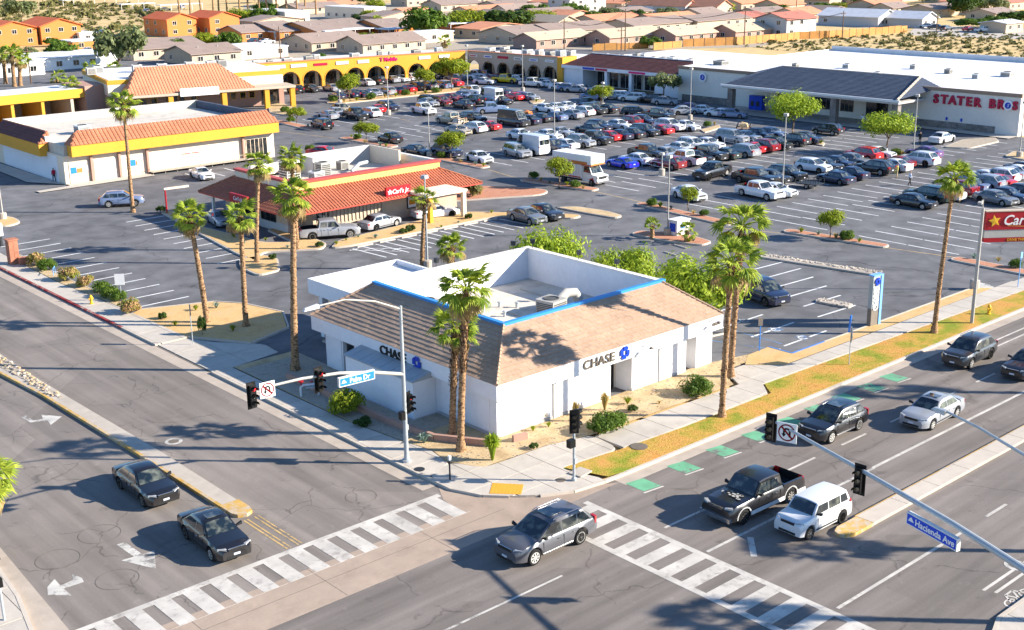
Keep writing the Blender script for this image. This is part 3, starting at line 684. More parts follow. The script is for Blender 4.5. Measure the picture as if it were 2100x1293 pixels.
# tar-sealed detector loops, manholes
for x, y, r in ((20.6,53.4,1.0),(18.1,52.3,1.0),(19.3,48.6,.95),(22.6,49.4,.95),(43.5,34.3,1.1),(43.8,37.0,1.15),(44.2,31.0,1.0),(32.2,48.2,.8)):
    ring_mark(x, y, r, .02, .0155, 'iron', 'loop_cut')
for q in ((2083,1160),(356,906)):
    p = G(*q); ring_mark(p.x, p.y, .5, .2, .0155, 'worn_paint', 'manhole_collar')
    tag(MB().lathe([(.3,0),(.3,.006),(.24,.006),(.24,.004),(0.001,.004)], 20, 'iron', c=(p.x,p.y,.013)).obj('manhole_cover'), kind='structure')
# bicycle symbol at the right edge
def bike_symbol():
    mb = MB(); z = .0165; c = G(2068,1235)
    for dx in (0, 1.25):
        n = 20; vs = [(c.x+dx+math.cos(2*math.pi*i/n)*q, c.y-.15+math.sin(2*math.pi*i/n)*q*.7, z) for q in (.32,.42) for i in range(n)]
        mb.add(vs, [(i, i+n, (i+1)%n+n, (i+1)%n) for i in range(n)], 'road_paint')
    for a, b in (((0,-.15),(.4,.35)),((.4,.35),(1.0,.35)),((1.0,.35),(1.25,-.15)),((0,-.15),(.6,-.15)),((.6,-.15),(1.0,.35)),((.4,.35),(.6,-.15))):
        A, B = Vector(a), Vector(b); d = (B-A).normalized(); n = Vector((-d.y,d.x))*.05
        mb.add([(c.x+p.x, c.y+p.y, z) for p in (A-n, B-n, B+n, A+n)], [(0,1,2,3)], 'road_paint')
    tag(mb.obj('bicycle_marking'), kind='structure')
bike_symbol()
# parking bays
def bays(name, p0, p1, n, dx, dy, z=.004, mt='stall_paint', w=.17, skip=()):
    root = empty(name, kind='structure')
    for i in range(n+1):
        if i in skip: continue
        t = i/n; a = Vector((p0[0]+(p1[0]-p0[0])*t, p0[1]+(p1[1]-p0[1])*t)); b = a+Vector((dx, dy))
        strip('bay_line', a, b, w, z, mt, root)
    return root
bays('west_bays', (39.0,88.6), (39.0,116.8), 11, 4.7, 0)
bays('yellow_fence_bays', (50.6,96.5), (52.4,118.6), 9, 4.4, 0)
bays('restaurant_bays', (62.4,92.6), (80.4,92.6), 7, .3, -4.8)
bays('restaurant_bays', (63.6,92.6), (81.6,92.6), 7, .3, -4.8)
bays('shop_front_bays', (70.0,134.8), (86.0,134.4), 6, .0, 5.0)
bays('bank_bays', (79.5,50.2), (87.2,62.0), 5, -4.6, .2)
bays('bank_bays', (67.5,48), (67.5,62), 5, 5.0, 0)
for rx0, rx1, ry, L in ((99.5,135,71.5,-5.0),(99.5,160,84.5,-5.0),(99.5,160,76.5,-5),(100,160,103,-5.2),(101,160,97.6,-5.2),(101,160,125.6,-5.2),(102,162,120.2,-5.2),(103,160,147,-5.2),(104,160,152.4,-5.2),(104,150,171,-5.2),(104,150,165.6,-5.2),
                        (99.5,150,63,-5.0),(99.5,150,57.8,-5.0)):
    bays('store_bays', (rx0, ry), (rx1, ry), int((rx1-rx0)/2.75), 0, L, skip=())
for x0, y0, x1, y1 in ((93.8,70.0,96.0,70.0),):
    pass
for a, b in (((560,268),(720,288)),((810,305),(870,320)),((1000,348),(1075,370)),((1215,392),(1330,418)),((1475,468),(1600,478)),((1815,508),(1970,530)),((820,245),(840,248))):
    A, B = G(*a), G(*b); strip('yellow_lot_line', A, B, .12, .004, 'yellow_paint')
# access hatching near the restaurant
root = empty('hatched_aisle', kind='structure')
for i in range(4): strip('hatch_line', (61.8+i*.95, 92.2-i*.9), (62.9+i*.95, 92.4-i*.9), .1, .006, 'stall_paint', root)
strip('hatch_line', (61.9,92.4),(65.0,88.6),.1,.007,'stall_paint',root); strip('hatch_line', (62.9,92.5),(66.2,88.8),.1,.007,'stall_paint',root)
# blue accessible symbols in the bank bays
for q in ((1525,658),(1590,676),(1645,692)):
    p = G(*q); root = empty('accessible_marking', kind='structure')
    MB().box(p.x-.45,p.y-.45,.001,p.x+.45,p.y+.45,.0045,'faded_blue').obj('blue_square', root)
    mb = MB(); 
    for i in range(14):
        a0, a1 = math.pi*(.15+i*.1), math.pi*(.15+(i+1)*.1)
        mb.add([(p.x+math.cos(a)*r, p.y+math.sin(a)*r-.08, .006) for a, r in ((a0,.28),(a0,.38),(a1,.38),(a1,.28))], [(0,1,2,3)], 'stall_paint')
    mb.box(p.x-.05,p.y-.05,.005,p.x+.05,p.y+.45,.0065,'stall_paint'); mb.obj('wheelchair_symbol', root)
strip('blue_bay_line', (64.5,53.2), (66.2,48.6), .12, .005, 'blue_paint'); strip('blue_bay_line', (67.8,48.4), (67.8,53.4), .1, .005, 'blue_paint')
# wheel stops
def wheel_stop(x, y, rz, label):
    o = MB().hexa([(-.9,-.08,0),(.9,-.08,0),(.9,.08,0),(-.9,.08,0)], [(-.87,-.05,.11),(.87,-.05,.11),(.87,.05,.11),(-.87,.05,.11)], 'kerb').obj('wheel_stop', loc=(x,y,0))
    o.rotation_euler = (0,0,rz); tag(o, label, 'wheel stop', 'wheel stops in the parking bays')
for i in range(7):
    wheel_stop(63.9+i*2.57, 92.75, 0, f"concrete wheel stop {['at the left end','second from the left','third from the left','in the middle','third from the right','second from the right','at the right end'][i]} of the bays below the restaurant's planted strip")
wheel_stop(*G(1432,586)[:2], R(80), 'concrete wheel stop at the end of the bank bay by the corner of the building')
wheel_stop(*G(1578,722)[:2], R(-20), 'concrete wheel stop beside the blue kerb near the golden strip')
wheel_stop(*G(1465,690)[:2], R(-10), 'concrete wheel stop right of the bank beside the blue lines')
for q, r in (((1375,522),80),((1395,507),80)):
    wheel_stop(*G(*q)[:2], R(r), f"concrete wheel stop {'nearer to' if q[1]==507 else 'farther from'} the small kiosk island on open asphalt")
# grass blades on the avenue lawn
def grass_field(name, poly_pts, n, h, mt, label):
    mb = MB(); xs = [p[0] for p in poly_pts]; ys = [p[1] for p in poly_pts]
    vs = []; fs = []
    q = random.Random(3)
    for i in range(n):
        x = q.uniform(min(xs), max(xs)); y = q.uniform(min(ys), max(ys))
        c = clip_poly(poly_pts, x-.01, y-.01, x+.01, y+.01)
        if len(c) < 3: continue
        a = q.uniform(0, 6.28); hh = h*q.uniform(.5, 1.3); w = .018; k = len(vs)
        vs += [(x-math.cos(a)*w, y-math.sin(a)*w, .12), (x+math.cos(a)*w, y+math.sin(a)*w, .12), (x+q.uniform(-.04,.04), y+q.uniform(-.04,.04), .13+hh)]
        fs.append((k, k+1, k+2))
    mb.add(vs, fs, mt); tag(mb.obj(name), label, kind='stuff')
LAWN = [(42.0,43.5),(42.9,41.1),(44,40.95),(94,40.95),(94,43.1),(60.1,44.05),(59.1,42.8),(51.0,42.85),(46.3,43.1)]
grass_field('grass', LAWN, 26000, .03, 'lawn', 'short mostly dried orange and green grass on the strip beside the avenue kerb')
# pebbles in the sand beds
pb = MB()
for i in range(700):
    x = rnd.uniform(38.4, 63.5); y = rnd.uniform(45.8, 49.0)
    if x < 41 and y < 47: continue
    rock(pb, x, y, .125, rnd.uniform(.015,.06), rnd.choice(['stone','sand','gravel']))
for i in range(400): rock(pb, rnd.uniform(37.9,42), rnd.uniform(52.5,69), .13, rnd.uniform(.015,.05), 'gravel')
tag(pb.obj('pebbles'), 'small loose stones scattered over the sandy beds around the bank', kind='stuff')

# ================================================================ BUILDING HELPERS
def slope2d(pts):
    pts = [Vector(p) for p in pts]; o = pts[0]; u = (pts[1]-pts[0]).normalized()
    n = Vector((0,0,0))
    for i in range(1, len(pts)-1): n += (pts[i]-o).cross(pts[i+1]-o)
    n.normalize(); v = n.cross(u)
    return o, u, v, n, [((p-o).dot(u), (p-o).dot(v)) for p in pts]
def barrel_roof(parent, pts, pitch, mt, name='barrel_tiles', h=.07, course=.45, base=True):
    """rows of half-round roof tiles; pts = eave left, eave right, top right, top left (any convex polygon)"""
    o, u, v, n, p2 = slope2d(pts); mb = MB()
    if base: mb.add(pts, [tuple(range(len(pts)))], mt)
    u0, u1 = min(p[0] for p in p2), max(p[0] for p in p2)
    k = int((u1-u0)/pitch); pt = (u1-u0)/k
    for i in range(k):
        c = clip_poly(p2, u0+i*pt, -50, u0+(i+1)*pt, 50)
        if len(c) < 3: continue
        um = u0+(i+.5)*pt; cc = clip_poly(p2, um-.02, -50, um+.02, 50)
        if len(cc) < 3: continue
        v0, v1 = min(q[1] for q in cc), max(q[1] for q in cc)
        m = max(1, int(round((v1-v0)/course)))
        for j in range(m):
            a, b = v0+(v1-v0)*j/m, v0+(v1-v0)*(j+1)/m+.04
            vs = []
            for (vv, hh) in ((a, h*1.25), (b, h*.8)):
                for du, dh in ((-.42, .0), (-.25, .8), (.25, .8), (.42, 0)):
                    vs.append(o+u*(um+du*pt)+v*vv+n*(dh*hh+.005))
            mb.add(vs, [(0,1,5,4),(1,2,6,5),(2,3,7,6),(3,2,1,0)], mt)
    ob = mb.obj(name, parent); tag(ob, kind='stuff'); return ob
def flat_tiles(parent, pts, tw, th, mt, near=None, limit=0, part='roof_tile', thick=.06, rest='roof_tiles', base=True, stag=True):
    """overlapping flat tiles; the `limit` nearest to point `near` are parts, the rest one part"""
    o, u, v, n, p2 = slope2d(pts)
    if base: MB().add(pts, [tuple(range(len(pts)))], mt).obj('roof_deck', parent)
    u0, u1 = min(p[0] for p in p2), max(p[0] for p in p2); v0, v1 = min(p[1] for p in p2), max(p[1] for p in p2)
    cells = []
    rows = int(round((v1-v0)/th)); th = (v1-v0)/rows
    for j in range(rows):
        off = (j % 2)*tw*.5 if stag else 0
        for i in range(-1, int((u1-u0)/tw)+2):
            a = u0+i*tw+off
            c = clip_poly(p2, a+.006, v0+j*th, a+tw-.006, v0+(j+1)*th+.0)
            if len(c) < 3 or polyarea(c) < .004: continue
            vb = v0+j*th; jit = rnd.uniform(-.006, .006)
            lift = lambda q: thick*1.3*(1-(q[1]-vb)/th)+.008+jit
            top = [o+u*q[0]+v*q[1]+n*lift(q) for q in c]; bot = [o+u*q[0]+v*q[1]-n*.0 for q in c]
            cells.append((top, bot))
    if limit:
        nr = Vector(near); cells.sort(key=lambda t: (t[0][0]-nr).length)
    mbr = MB()
    for k, (top, bot) in enumerate(cells):
        m = len(top); fs = [tuple(range(m))]+[((i+1)%m, i, i+m, (i+1)%m+m) for i in range(m)]
        if k < limit: MB().add(top+bot, fs, mt).obj(part, parent)
        else: mbr.add(top+bot, fs, mt)
    if mbr.v: tag(mbr.obj(rest, parent), kind='stuff')
def window(parent, x, y, z, w, h, axis, frame='offwhite', glass='shop_glass', d=.08, bars=1, name='window', out=-1):
    """window on a wall; axis 'x' = wall runs along local x, facing -y; 'y' = wall runs along y, facing -x"""
    f = MB(); t = .07
    def bx(a0, z0, a1, z1, dd, mt):
        if axis == 'x': f.box(a0, y+out*dd, z0, a1, y-out*.02, z1, mt)
        else: f.box(x+out*dd, a0, z0, x-out*.02, a1, z1, mt)
    c = x if axis == 'x' else y
    bx(c-w/2-t, z-t, c+w/2+t, z, d, frame); bx(c-w/2-t, z+h, c+w/2+t, z+h+t, d, frame)
    bx(c-w/2-t, z+.002, c-w/2, z+h-.002, d, frame); bx(c+w/2, z+.002, c+w/2+t, z+h-.002, d, frame)
    for i in range(1, bars+1): bx(c-w/2+w*i/(bars+1)-.03, z+.004, c-w/2+w*i/(bars+1)+.03, z+h-.004, d*.9, frame)
    fo = f.obj(name, parent)
    g_ = MB()
    if axis == 'x': g_.box(x-w/2+.003, y+out*.03, z+.003, x+w/2-.003, y-out*.01, z+h-.003, glass)
    else: g_.box(x+out*.03, y-w/2+.003, z+.003, x-out*.01, y+w/2-.003, z+h-.003, glass)
    g_.obj('pane', fo); return fo
def cooler(parent_loc, s, rz, label, mt='unit_grey', group='rooftop cooling units', h=None, kind='box', cat='cooling unit'):
    h = h or s*.85
    root = empty('rooftop_unit', parent_loc, rz, label, cat, group)
    b = MB().box(-s/2,-s/2,.06,s/2,s/2,h,mt); b.box(-s/2-.03,-s/2-.03,h,s/2+.03,s/2+.03,h+.05,mt); b.obj('casing', root)
    MB().box(-s/2+.05,-s/2+.05,0,s/2-.05,s/2-.05,.06,'dark_metal').obj('base', root)
    lv = MB()
    for k in range(6):
        z = .15+k*(h-.25)/6
        lv.box(-s/2+.08,-s/2-.015,z,s/2-.08,-s/2+.0,z+(h-.3)/9,'louver'); lv.box(-s/2-.015,-s/2+.08,z,-s/2,s/2-.08,z+(h-.3)/9,'louver')
    lv.obj('grille', root)
    MB().lathe([(s*.36,0),(s*.36,.05),(s*.30,.05),(s*.30,.01),(.02,.01)], 18, 'louver', c=(0,0,h+.05)).obj('fan_guard', root)
    return root

# ================================================================ THE BANK
bk = empty('bank_building', (42.1, 49.0, 0), 0, 'white single storey bank with brown tiled mansard roof and blue ridge trim on the corner', 'building')
BX, BY = 42.1, 49.0
def B3(x, y, z): return (x-BX, y-BY, z)
wl_ = MB()
# walls: south front (along x), west front (along y), north and east
wl_.box(*B3(42.1,49.0,0), *B3(51.3,49.3,2.6), 'white_stucco')
wl_.box(*B3(51.3,50.4,0), *B3(53.2,50.6,2.6), 'cream')
wl_.box(*B3(53.2,49.0,0), *B3(58.3,49.3,2.6), 'white_stucco')
wl_.box(*B3(58.3,50.4,0), *B3(59.3,50.6,2.6), 'cream')
wl_.box(*B3(59.3,49.0,0), *B3(60.9,49.3,2.6), 'white_stucco')
wl_.box(*B3(53.2,49.3,0), *B3(53.4,50.4,2.6), 'white_stucco'); wl_.box(*B3(51.1,49.3,0), *B3(51.3,50.4,2.6), 'white_stucco')
wl_.box(*B3(59.3,49.3,0), *B3(59.5,50.4,2.6), 'white_stucco'); wl_.box(*B3(58.1,49.3,0), *B3(58.3,50.4,2.6), 'white_stucco')
wl_.box(*B3(42.1,49.3,0), *B3(42.4,62.9,2.6), 'white_stucco'); wl_.box(*B3(43.2,62.9,0), *B3(43.4,64.2,2.6), 'offwhite'); wl_.box(*B3(42.1,64.2,0), *B3(42.4,66.2,2.6), 'white_stucco')
wl_.box(*B3(60.6,49.3,0), *B3(60.9,52.3,3.4), 'white_stucco'); wl_.box(*B3(42.4,66.0,0), *B3(45.7,66.3,3.4), 'white_stucco')
wl_.obj('wall', bk)
for x in (46.45, 55.65): MB().box(*B3(x,48.93,0), *B3(x+.14,49.0,2.55), 'grey_stucco').obj('downspout', bk)
MB().box(*B3(42.4,49.35,2.9), *B3(59.5,65.4,3.0), 'roof_membrane').obj('roof', bk)
# recessed stucco panels, base course and joints on the long walls
for y0, y1 in ((49.6,51.6),(51.9,53.9),(64.35,66.0)): MB().box(*B3(42.06,y0,.35), *B3(42.1,y1,2.45), 'white_stucco').obj('wall_panel', bk)
for x0, x1 in ((42.3,46.3),(46.7,51.0),(53.5,55.5),(55.9,58.0),(59.4,60.7)): MB().box(*B3(x0,48.965,.35), *B3(x1,49.0,2.5), 'white_stucco').obj('wall_panel', bk)
MB().box(*B3(42.1,48.97,0), *B3(51.3,49.0,.3), 'grey_stucco').box(*B3(53.2,48.97,0), *B3(58.3,49.0,.3), 'grey_stucco').box(*B3(42.07,49.0,0), *B3(42.1,54.3,.3), 'grey_stucco').obj('base_course', bk)
# fascia with returns
fa = MB()
fa.box(*B3(41.7,48.5,2.55), *B3(61.35,48.95,3.5), 'white_stucco'); fa.box(*B3(41.7,48.951,2.55), *B3(42.05,67.2,3.5), 'white_stucco')
fa.box(*B3(42.051,48.951,2.5), *B3(61.3,49.25,2.56), 'grey_stucco'); fa.box(*B3(61.0,48.951,2.55), *B3(61.35,52.3,3.2), 'white_stucco'); fa.box(*B3(42.051,66.95,2.55), *B3(46,67.2,3.3), 'white_stucco')
fa.obj('fascia', bk)
ZE, ZR = 3.5, 5.35
eSW, eSE, eNW = B3(41.68,48.48,ZE), B3(61.37,48.48,ZE), B3(41.68,67.22,ZE)
rSW, rSE, rNW = B3(45.6,52.3,ZR), B3(59.4,52.3,ZR), B3(45.6,65.2,ZR)
flat_tiles(bk, [eSW, eSE, rSE, rSW], .62, .345, 'tan_tile', near=B3(43,48.5,3.5), limit=190, thick=.035)
flat_tiles(bk, [eNW, eSW, rSW, rNW], .62, .345, 'tan_tile', near=B3(42,49,3.5), limit=105, thick=.022)
# hip cap tiles, rake trims
def cap_line(parent, a, b, n, mt, r=.11, name='hip_tile'):
    a, b = Vector(a), Vector(b)
    for i in range(n):
        p, q = a+(b-a)*(i/n), a+(b-a)*((i+1.12)/n)
        MB().tube(p+Vector((0,0,.06)), q+Vector((0,0,.04)), r, r*.8, 6, mt).obj(name, parent)
cap_line(bk, eSW, rSW, 17, 'tan_tile')
cap_line(bk, eSE, rSE, 13, 'tan_tile', .09, 'rake_tile'); cap_line(bk, eNW, rNW, 13, 'tan_tile', .09, 'rake_tile')
MB().add([eSE, B3(59.9,52.5,3.0), rSE], [(0,1,2)], 'white_stucco').add([eNW, B3(45.8,66.0,3.0), rNW], [(0,2,1)], 'white_stucco').obj('gable_infill', bk)
MB().box(*B3(45.45,52.15,5.2), *B3(59.75,52.45,5.47), 'blue_trim').obj('ridge_trim', bk)
MB().box(*B3(45.45,52.451,5.2), *B3(45.75,65.4,5.47), 'blue_trim').obj('ridge_trim', bk)
pr = MB()
pr.box(*B3(45.76,52.451,3.0), *B3(59.5,52.58,5.2), 'white_stucco'); pr.box(*B3(45.76,52.581,3.0), *B3(45.88,65.4,5.2), 'white_stucco')
pr.box(*B3(45.881,65.4,3.0), *B3(59.499,65.65,5.3), 'white_stucco'); pr.box(*B3(59.5,52.46,0), *B3(59.75,65.65,5.3), 'white_stucco'); pr.obj('parapet', bk)
cp = MB(); cp.box(*B3(45.8,65.33,5.3), *B3(59.4,65.73,5.36), 'offwhite'); cp.box(*B3(59.4,52.46,5.3), *B3(59.85,65.73,5.36), 'offwhite'); cp.obj('coping', bk)
# door in the recess, vault box, service door
window(bk, 52.25-BX, 50.4-BY, .05, 1.3, 2.2, 'x', 'dark_metal', bars=0, name='entrance_door')
window(bk, 43.2-BX, 63.5-BY, .05, .9, 2.1, 'y', 'grey_stucco', bars=0, name='side_door', glass='grey_stucco')
vb = MB()
vb.box(*B3(40.4,54.5,.15), *B3(42.09,61.4,2.45), 'white_stucco')
vb.obj('vault_extension', bk)
MB().hexa([B3(40.3,54.4,2.45),B3(42.08,54.4,2.45),B3(42.08,61.5,2.45),B3(40.3,61.5,2.45)], [B3(40.3,54.4,2.52),B3(42.08,54.4,2.9),B3(42.08,61.5,2.9),B3(40.3,61.5,2.52)], 'galvanised').obj('extension_roof', bk)
ms_ = MB()
for i in range(7): ms_.hexa([B3(40.3,54.8+i,2.515),B3(42.07,54.8+i,2.895),B3(42.07,54.84+i,2.895),B3(40.3,54.84+i,2.515)], [B3(40.3,54.8+i,2.54),B3(42.07,54.8+i,2.915),B3(42.07,54.84+i,2.915),B3(40.3,54.84+i,2.54)], 'galvanised')
ms_.obj('roof_seam', bk)
MB().box(*B3(40.32,54.42,0), *B3(42.08,61.48,.15), 'grey_stucco').obj('plinth', bk)
# letters
text('CHASE', .78, 'brown_letter', bk, B3(49.75,48.46,3.02), (R(90),0,0), ext=.04, bold=.012, sx=1.13)
text('CHASE', .78, 'black_letter', bk, B3(41.66,58.1,3.02), (R(90),0,R(-90)), ext=.04, bold=.012, sx=1.13)
def octlogo(parent, loc, rot, r, mt='logo_blue'):
    """four-piece octagon logo, built in the local x-z plane facing -y"""
    mb = MB(); a = .42*r; q = .30*r
    for k in range(4):
        ca, sa = [(1,0),(0,1),(-1,0),(0,-1)][k]
        pts = [(-q, r*.92), (a, r*.92), (r*.92, a*.9), (r*.42, a*.9), (r*.30, q), (-q, q)]
        pts = [(-q, q), (-q, r*.95), (a, r*.95), (r*.86, r*.52)if False else (r*.78, r*.55), (q*1.15, q)]
        P = [(x*ca-z*sa, x*sa+z*ca) for x, z in pts]
        n = len(P); vs = [(x, -.05, z) for x, z in P]+[(x, .0, z) for x, z in P]
        mb.add(vs, [tuple(range(n)), tuple(reversed(range(n,2*n)))]+[(i, i+n, (i+1)%n+n, (i+1)%n) for i in range(n)], mt)
    ob = mb.obj('octagon_logo', parent); ob.location = loc; ob.rotation_euler = rot; return ob
octlogo(bk, B3(51.95,48.46,3.05), (0,0,0), .42); octlogo(bk, B3(41.66,55.7,3.05), (0,0,R(-90)), .42)
# fascia lamps and house number
def gooseneck(x, y, z):
    b = MB().path([B3(x,y,z), B3(x,y-.3,z+.18), B3(x,y-.62,z+.05)], .035, 8, 'white_metal'); b.obj('lamp_arm', bk)
    MB().lathe([(.05,.1),(.17,0),(.15,-.02),(.01,-.01)], 12, 'bronze_pole', c=B3(x,y-.64,z)).obj('lamp_shade', bk)
gooseneck(53.7,48.5,3.05); gooseneck(60.15,48.5,3.3); 
text('12508', .3, 'bronze_pole', bk, B3(60.6,48.46,3.0), (R(90),0,0), name='house_number', ext=.02, bold=.01)
# drive-up canopy at the back
cn = empty('drive_up_canopy', (45.1,67.25,0), 0, 'flat white drive-up canopy behind the bank with low parapet', 'canopy')
MB().box(0,0,3.3,7.6,5.3,3.55,'white_stucco').obj('slab', cn)
e_ = MB(); e_.box(-.1,-.02,3.3,.1,5.4,4.35,'white_stucco'); e_.box(.1,5.2,3.3,7.6,5.4,4.35,'white_stucco'); e_.box(7.6,.0,3.3,7.8,5.4,4.35,'white_stucco'); e_.obj('parapet', cn)
MB().box(.1,.0,3.9,7.6,5.2,4.0,'white_roof').obj('roof', cn)
for x, y in ((.5,4.6),(6.9,4.6),(3.6,4.6),(.5,.6)): MB().box(x,y,0,x+.5,y+.4,3.3,'white_stucco').obj('pillar', cn)
MB().box(2.2,4.7,.9,3.2,5.0,2.4,'grey_stucco').obj('teller_machine', cn)
MB().box(-.2,1.0,0,1.4,3.8,.15,'concrete').obj('kerb', cn)
# things standing on the bank roof
for (x, y, s, lb) in ((54.5,57.6,1.5,'beige cooling unit with a duct near the middle of the bank roof'),(57.2,54.5,1.35,'beige cooling unit by the right end of the bank ridge trim'),
                      (48.4,63.2,1.3,'beige cooling unit at the left back of the bank roof'),(48.0,57.0,1.3,'beige cooling unit just inside the blue trim behind the palms')):
    cooler((x,y,3.01), s, R(8), lb, h=1.0 if s>1 else .85)
for k, (pts_, lb) in enumerate((([(49.0,60.0,3.05),(52.5,60.2,3.05),(52.5,57.2,3.05)],'bent grey conduit lying across the middle of the bank roof well'),([(57.0,63.5,3.05),(57.0,59.0,3.05)],'straight conduit running to the big cooling unit on the bank roof'),([(47.5,62.0,3.05),(47.5,58.5,3.05)],'short conduit between the two left cooling units on the bank roof'))):
    tag(MB().path(pts_, .05, 6, 'unit_grey').obj('roof_conduit'), lb, 'conduit')
hb = MB().box(52.4,54.3,3.0,53.5,55.1,3.45,'unit_grey').box(52.3,54.2,3.45,53.6,55.2,3.52,'galvanised'); tag(hb.obj('roof_hatch'), 'low grey hatch box just inside the bright blue trim of the bank', 'hatch')
dk = MB().path([(55.2,57.7,3.7),(56.1,57.8,4.1),(56.8,57.7,4.0),(57.1,57.6,3.5),(57.1,57.6,3.0)], .34, 12, 'unit_grey'); dk.smooth = 40
tag(dk.obj('air_duct'), 'curved silver duct beside the beige unit on the bank roof', 'duct')
for i, (x, y) in enumerate(((53.0,61.2),(51.8,59.3),(53.8,60.3),(52.3,56.0),(51.0,62.3))):
    v_ = MB().lathe([(.09,0),(.09,.3),(.15,.3),(.15,.36),(.02,.4)], 10, 'galvanised', c=(x,y,3.01)); tag(v_.obj('roof_vent'), f"small pipe vent on the bank roof well, {['nearest the back corner','second from the left','closest to the big cooling unit','nearest the ridge trim','leftmost of all'][i]}", 'vent', 'bank roof vents')
for i, (x, y, w) in enumerate(((59.62,65.0,'on the back parapet corner, right of its twin'),(58.2,65.53,'on the back parapet corner, left of its twin'),(59.62,60.2,'halfway along the right parapet of the bank'),(59.62,56.5,'on the right parapet near the blue trim'),(51.0,65.53,'on the bank parapet above the canopy'))):
    t = empty('floodlight', (x,y,5.36), rnd.uniform(0,3), f'small black floodlight on a stem {w}', 'floodlight')
    MB().tube((0,0,0),(0,0,.35),.02,None,6,'dark_metal').obj('stem', t)
    MB().hexa([(-.16,-.1,.35),(.16,-.1,.35),(.16,.1,.35),(-.16,.1,.35)],[(-.2,-.16,.66),(.2,-.16,.66),(.2,.05,.66),(-.2,.05,.66)],'dark_metal').obj('lamp_head', t)

# low brick garden wall beside the bank corner
wroot = empty('garden_wall', (0,0,0), 0, 'low brown garden wall bending round the gravel bed at the bank corner', 'wall')
for a, b in (((38.9,66),(38.9,55.2)),((38.9,55.2),(39.35,51.2)),((39.35,51.2),(41.2,48.2)),((42.4,48.0),(43.3,47.8))):
    A, B = Vector(a), Vector(b); k = max(1, round((B-A).length/.8)); d = (B-A).normalized(); n = Vector((-d.y,d.x))*.11
    for i in range(k):
        p, q = A+(B-A)*(i/k)+d*.006, A+(B-A)*((i+1)/k)-d*.006
        MB().hexa([(*(p-n),.1),(*(q-n),.1),(*(q+n),.1),(*(p+n),.1)], [(*(p-n),.5),(*(q-n),.5),(*(q+n),.5),(*(p+n),.5)], 'mauve_stucco').obj('wall_block', wroot)

# ================================================================ DRIVE-THROUGH RESTAURANT
rs = empty('restaurant_building', (61.3,99.9,0), 0, 'drive-through restaurant with red barrel tile mansard roof and yellow parapet band', 'building')
w_ = MB()
w_.box(0,2,0,19.5,14,2.9,'far_wall'); w_.box(1.6,0,0,19.5,2,2.9,'far_wall')
w_.obj('wall', rs)
MB().box(-.03,1.97,0,1.6,14.03,.9,'grey_stucco').box(1.57,-.03,0,15,1.99,.8,'tan_stucco').obj('base_band', rs)
for i in range(16): MB().box(3.0+i*.45,-.09,.75,3.16+i*.45,-.03,2.5,'tan_stucco').obj('wall_batten', rs)
# mansard: eaves ring and parapet ring
ze, zp, zt = 2.65, 4.2, 4.95
E0 = [(-2.2,-1.8,ze),(21.6,-1.8,ze),(21.6,15.6,ze),(-2.2,15.6,ze)]
T0 = [(.8,1.7,zp),(18.4,1.7,zp),(18.4,13.0,zp),(.8,13.0,zp)]
barrel_roof(rs, [E0[0],E0[1],T0[1],T0[0]], .36, 'red_tile'); barrel_roof(rs, [E0[3],E0[0],T0[0],T0[3]], .36, 'red_tile')
barrel_roof(rs, [E0[1],E0[2],T0[2],T0[1]], .36, 'red_tile'); barrel_roof(rs, [E0[2],E0[3],T0[3],T0[2]], .5, 'red_tile')
MB().add([(p[0],p[1],ze-.12) for p in E0]+[(p[0],p[1],ze) for p in E0], [(0,1,5,4),(1,2,6,5),(2,3,7,6),(3,0,4,7),(3,2,1,0)], 'red_trim').obj('eave_board', rs)
for a, b in ((E0[0],T0[0]),(E0[1],T0[1]),(E0[3],T0[3])): cap_line(rs, a, b, 14, 'orange_tile', .13)
yp = MB(); yp.box(.75,1.65,zp-.3,18.65,2.4,zt-.12,'pale_yellow'); yp.box(.75,2.4,zp-.3,1.2,13.0,zt-.12,'cream'); yp.box(18.4,2.4,zp-.3,18.65,13.0,zt-.12,'cream'); yp.box(2.4,12.8,zp-.3,18.4,13.05,zt-.12,'cream'); yp.obj('parapet', rs)
rt = MB(); rt.box(.65,1.55,zt-.12,18.75,2.5,zt+.1,'red_trim'); rt.box(.65,2.5,zt-.12,1.3,13.1,zt+.1,'red_trim'); rt.box(18.3,2.5,zt-.12,18.75,13.1,zt+.1,'offwhite'); rt.box(2.5,12.7,zt-.12,18.3,13.1,zt+.1,'offwhite'); rt.obj('parapet_cap', rs)
MB().box(1.2,2.4,3.7,18.4,12.8,3.75,'roof_membrane').obj('roof', rs)
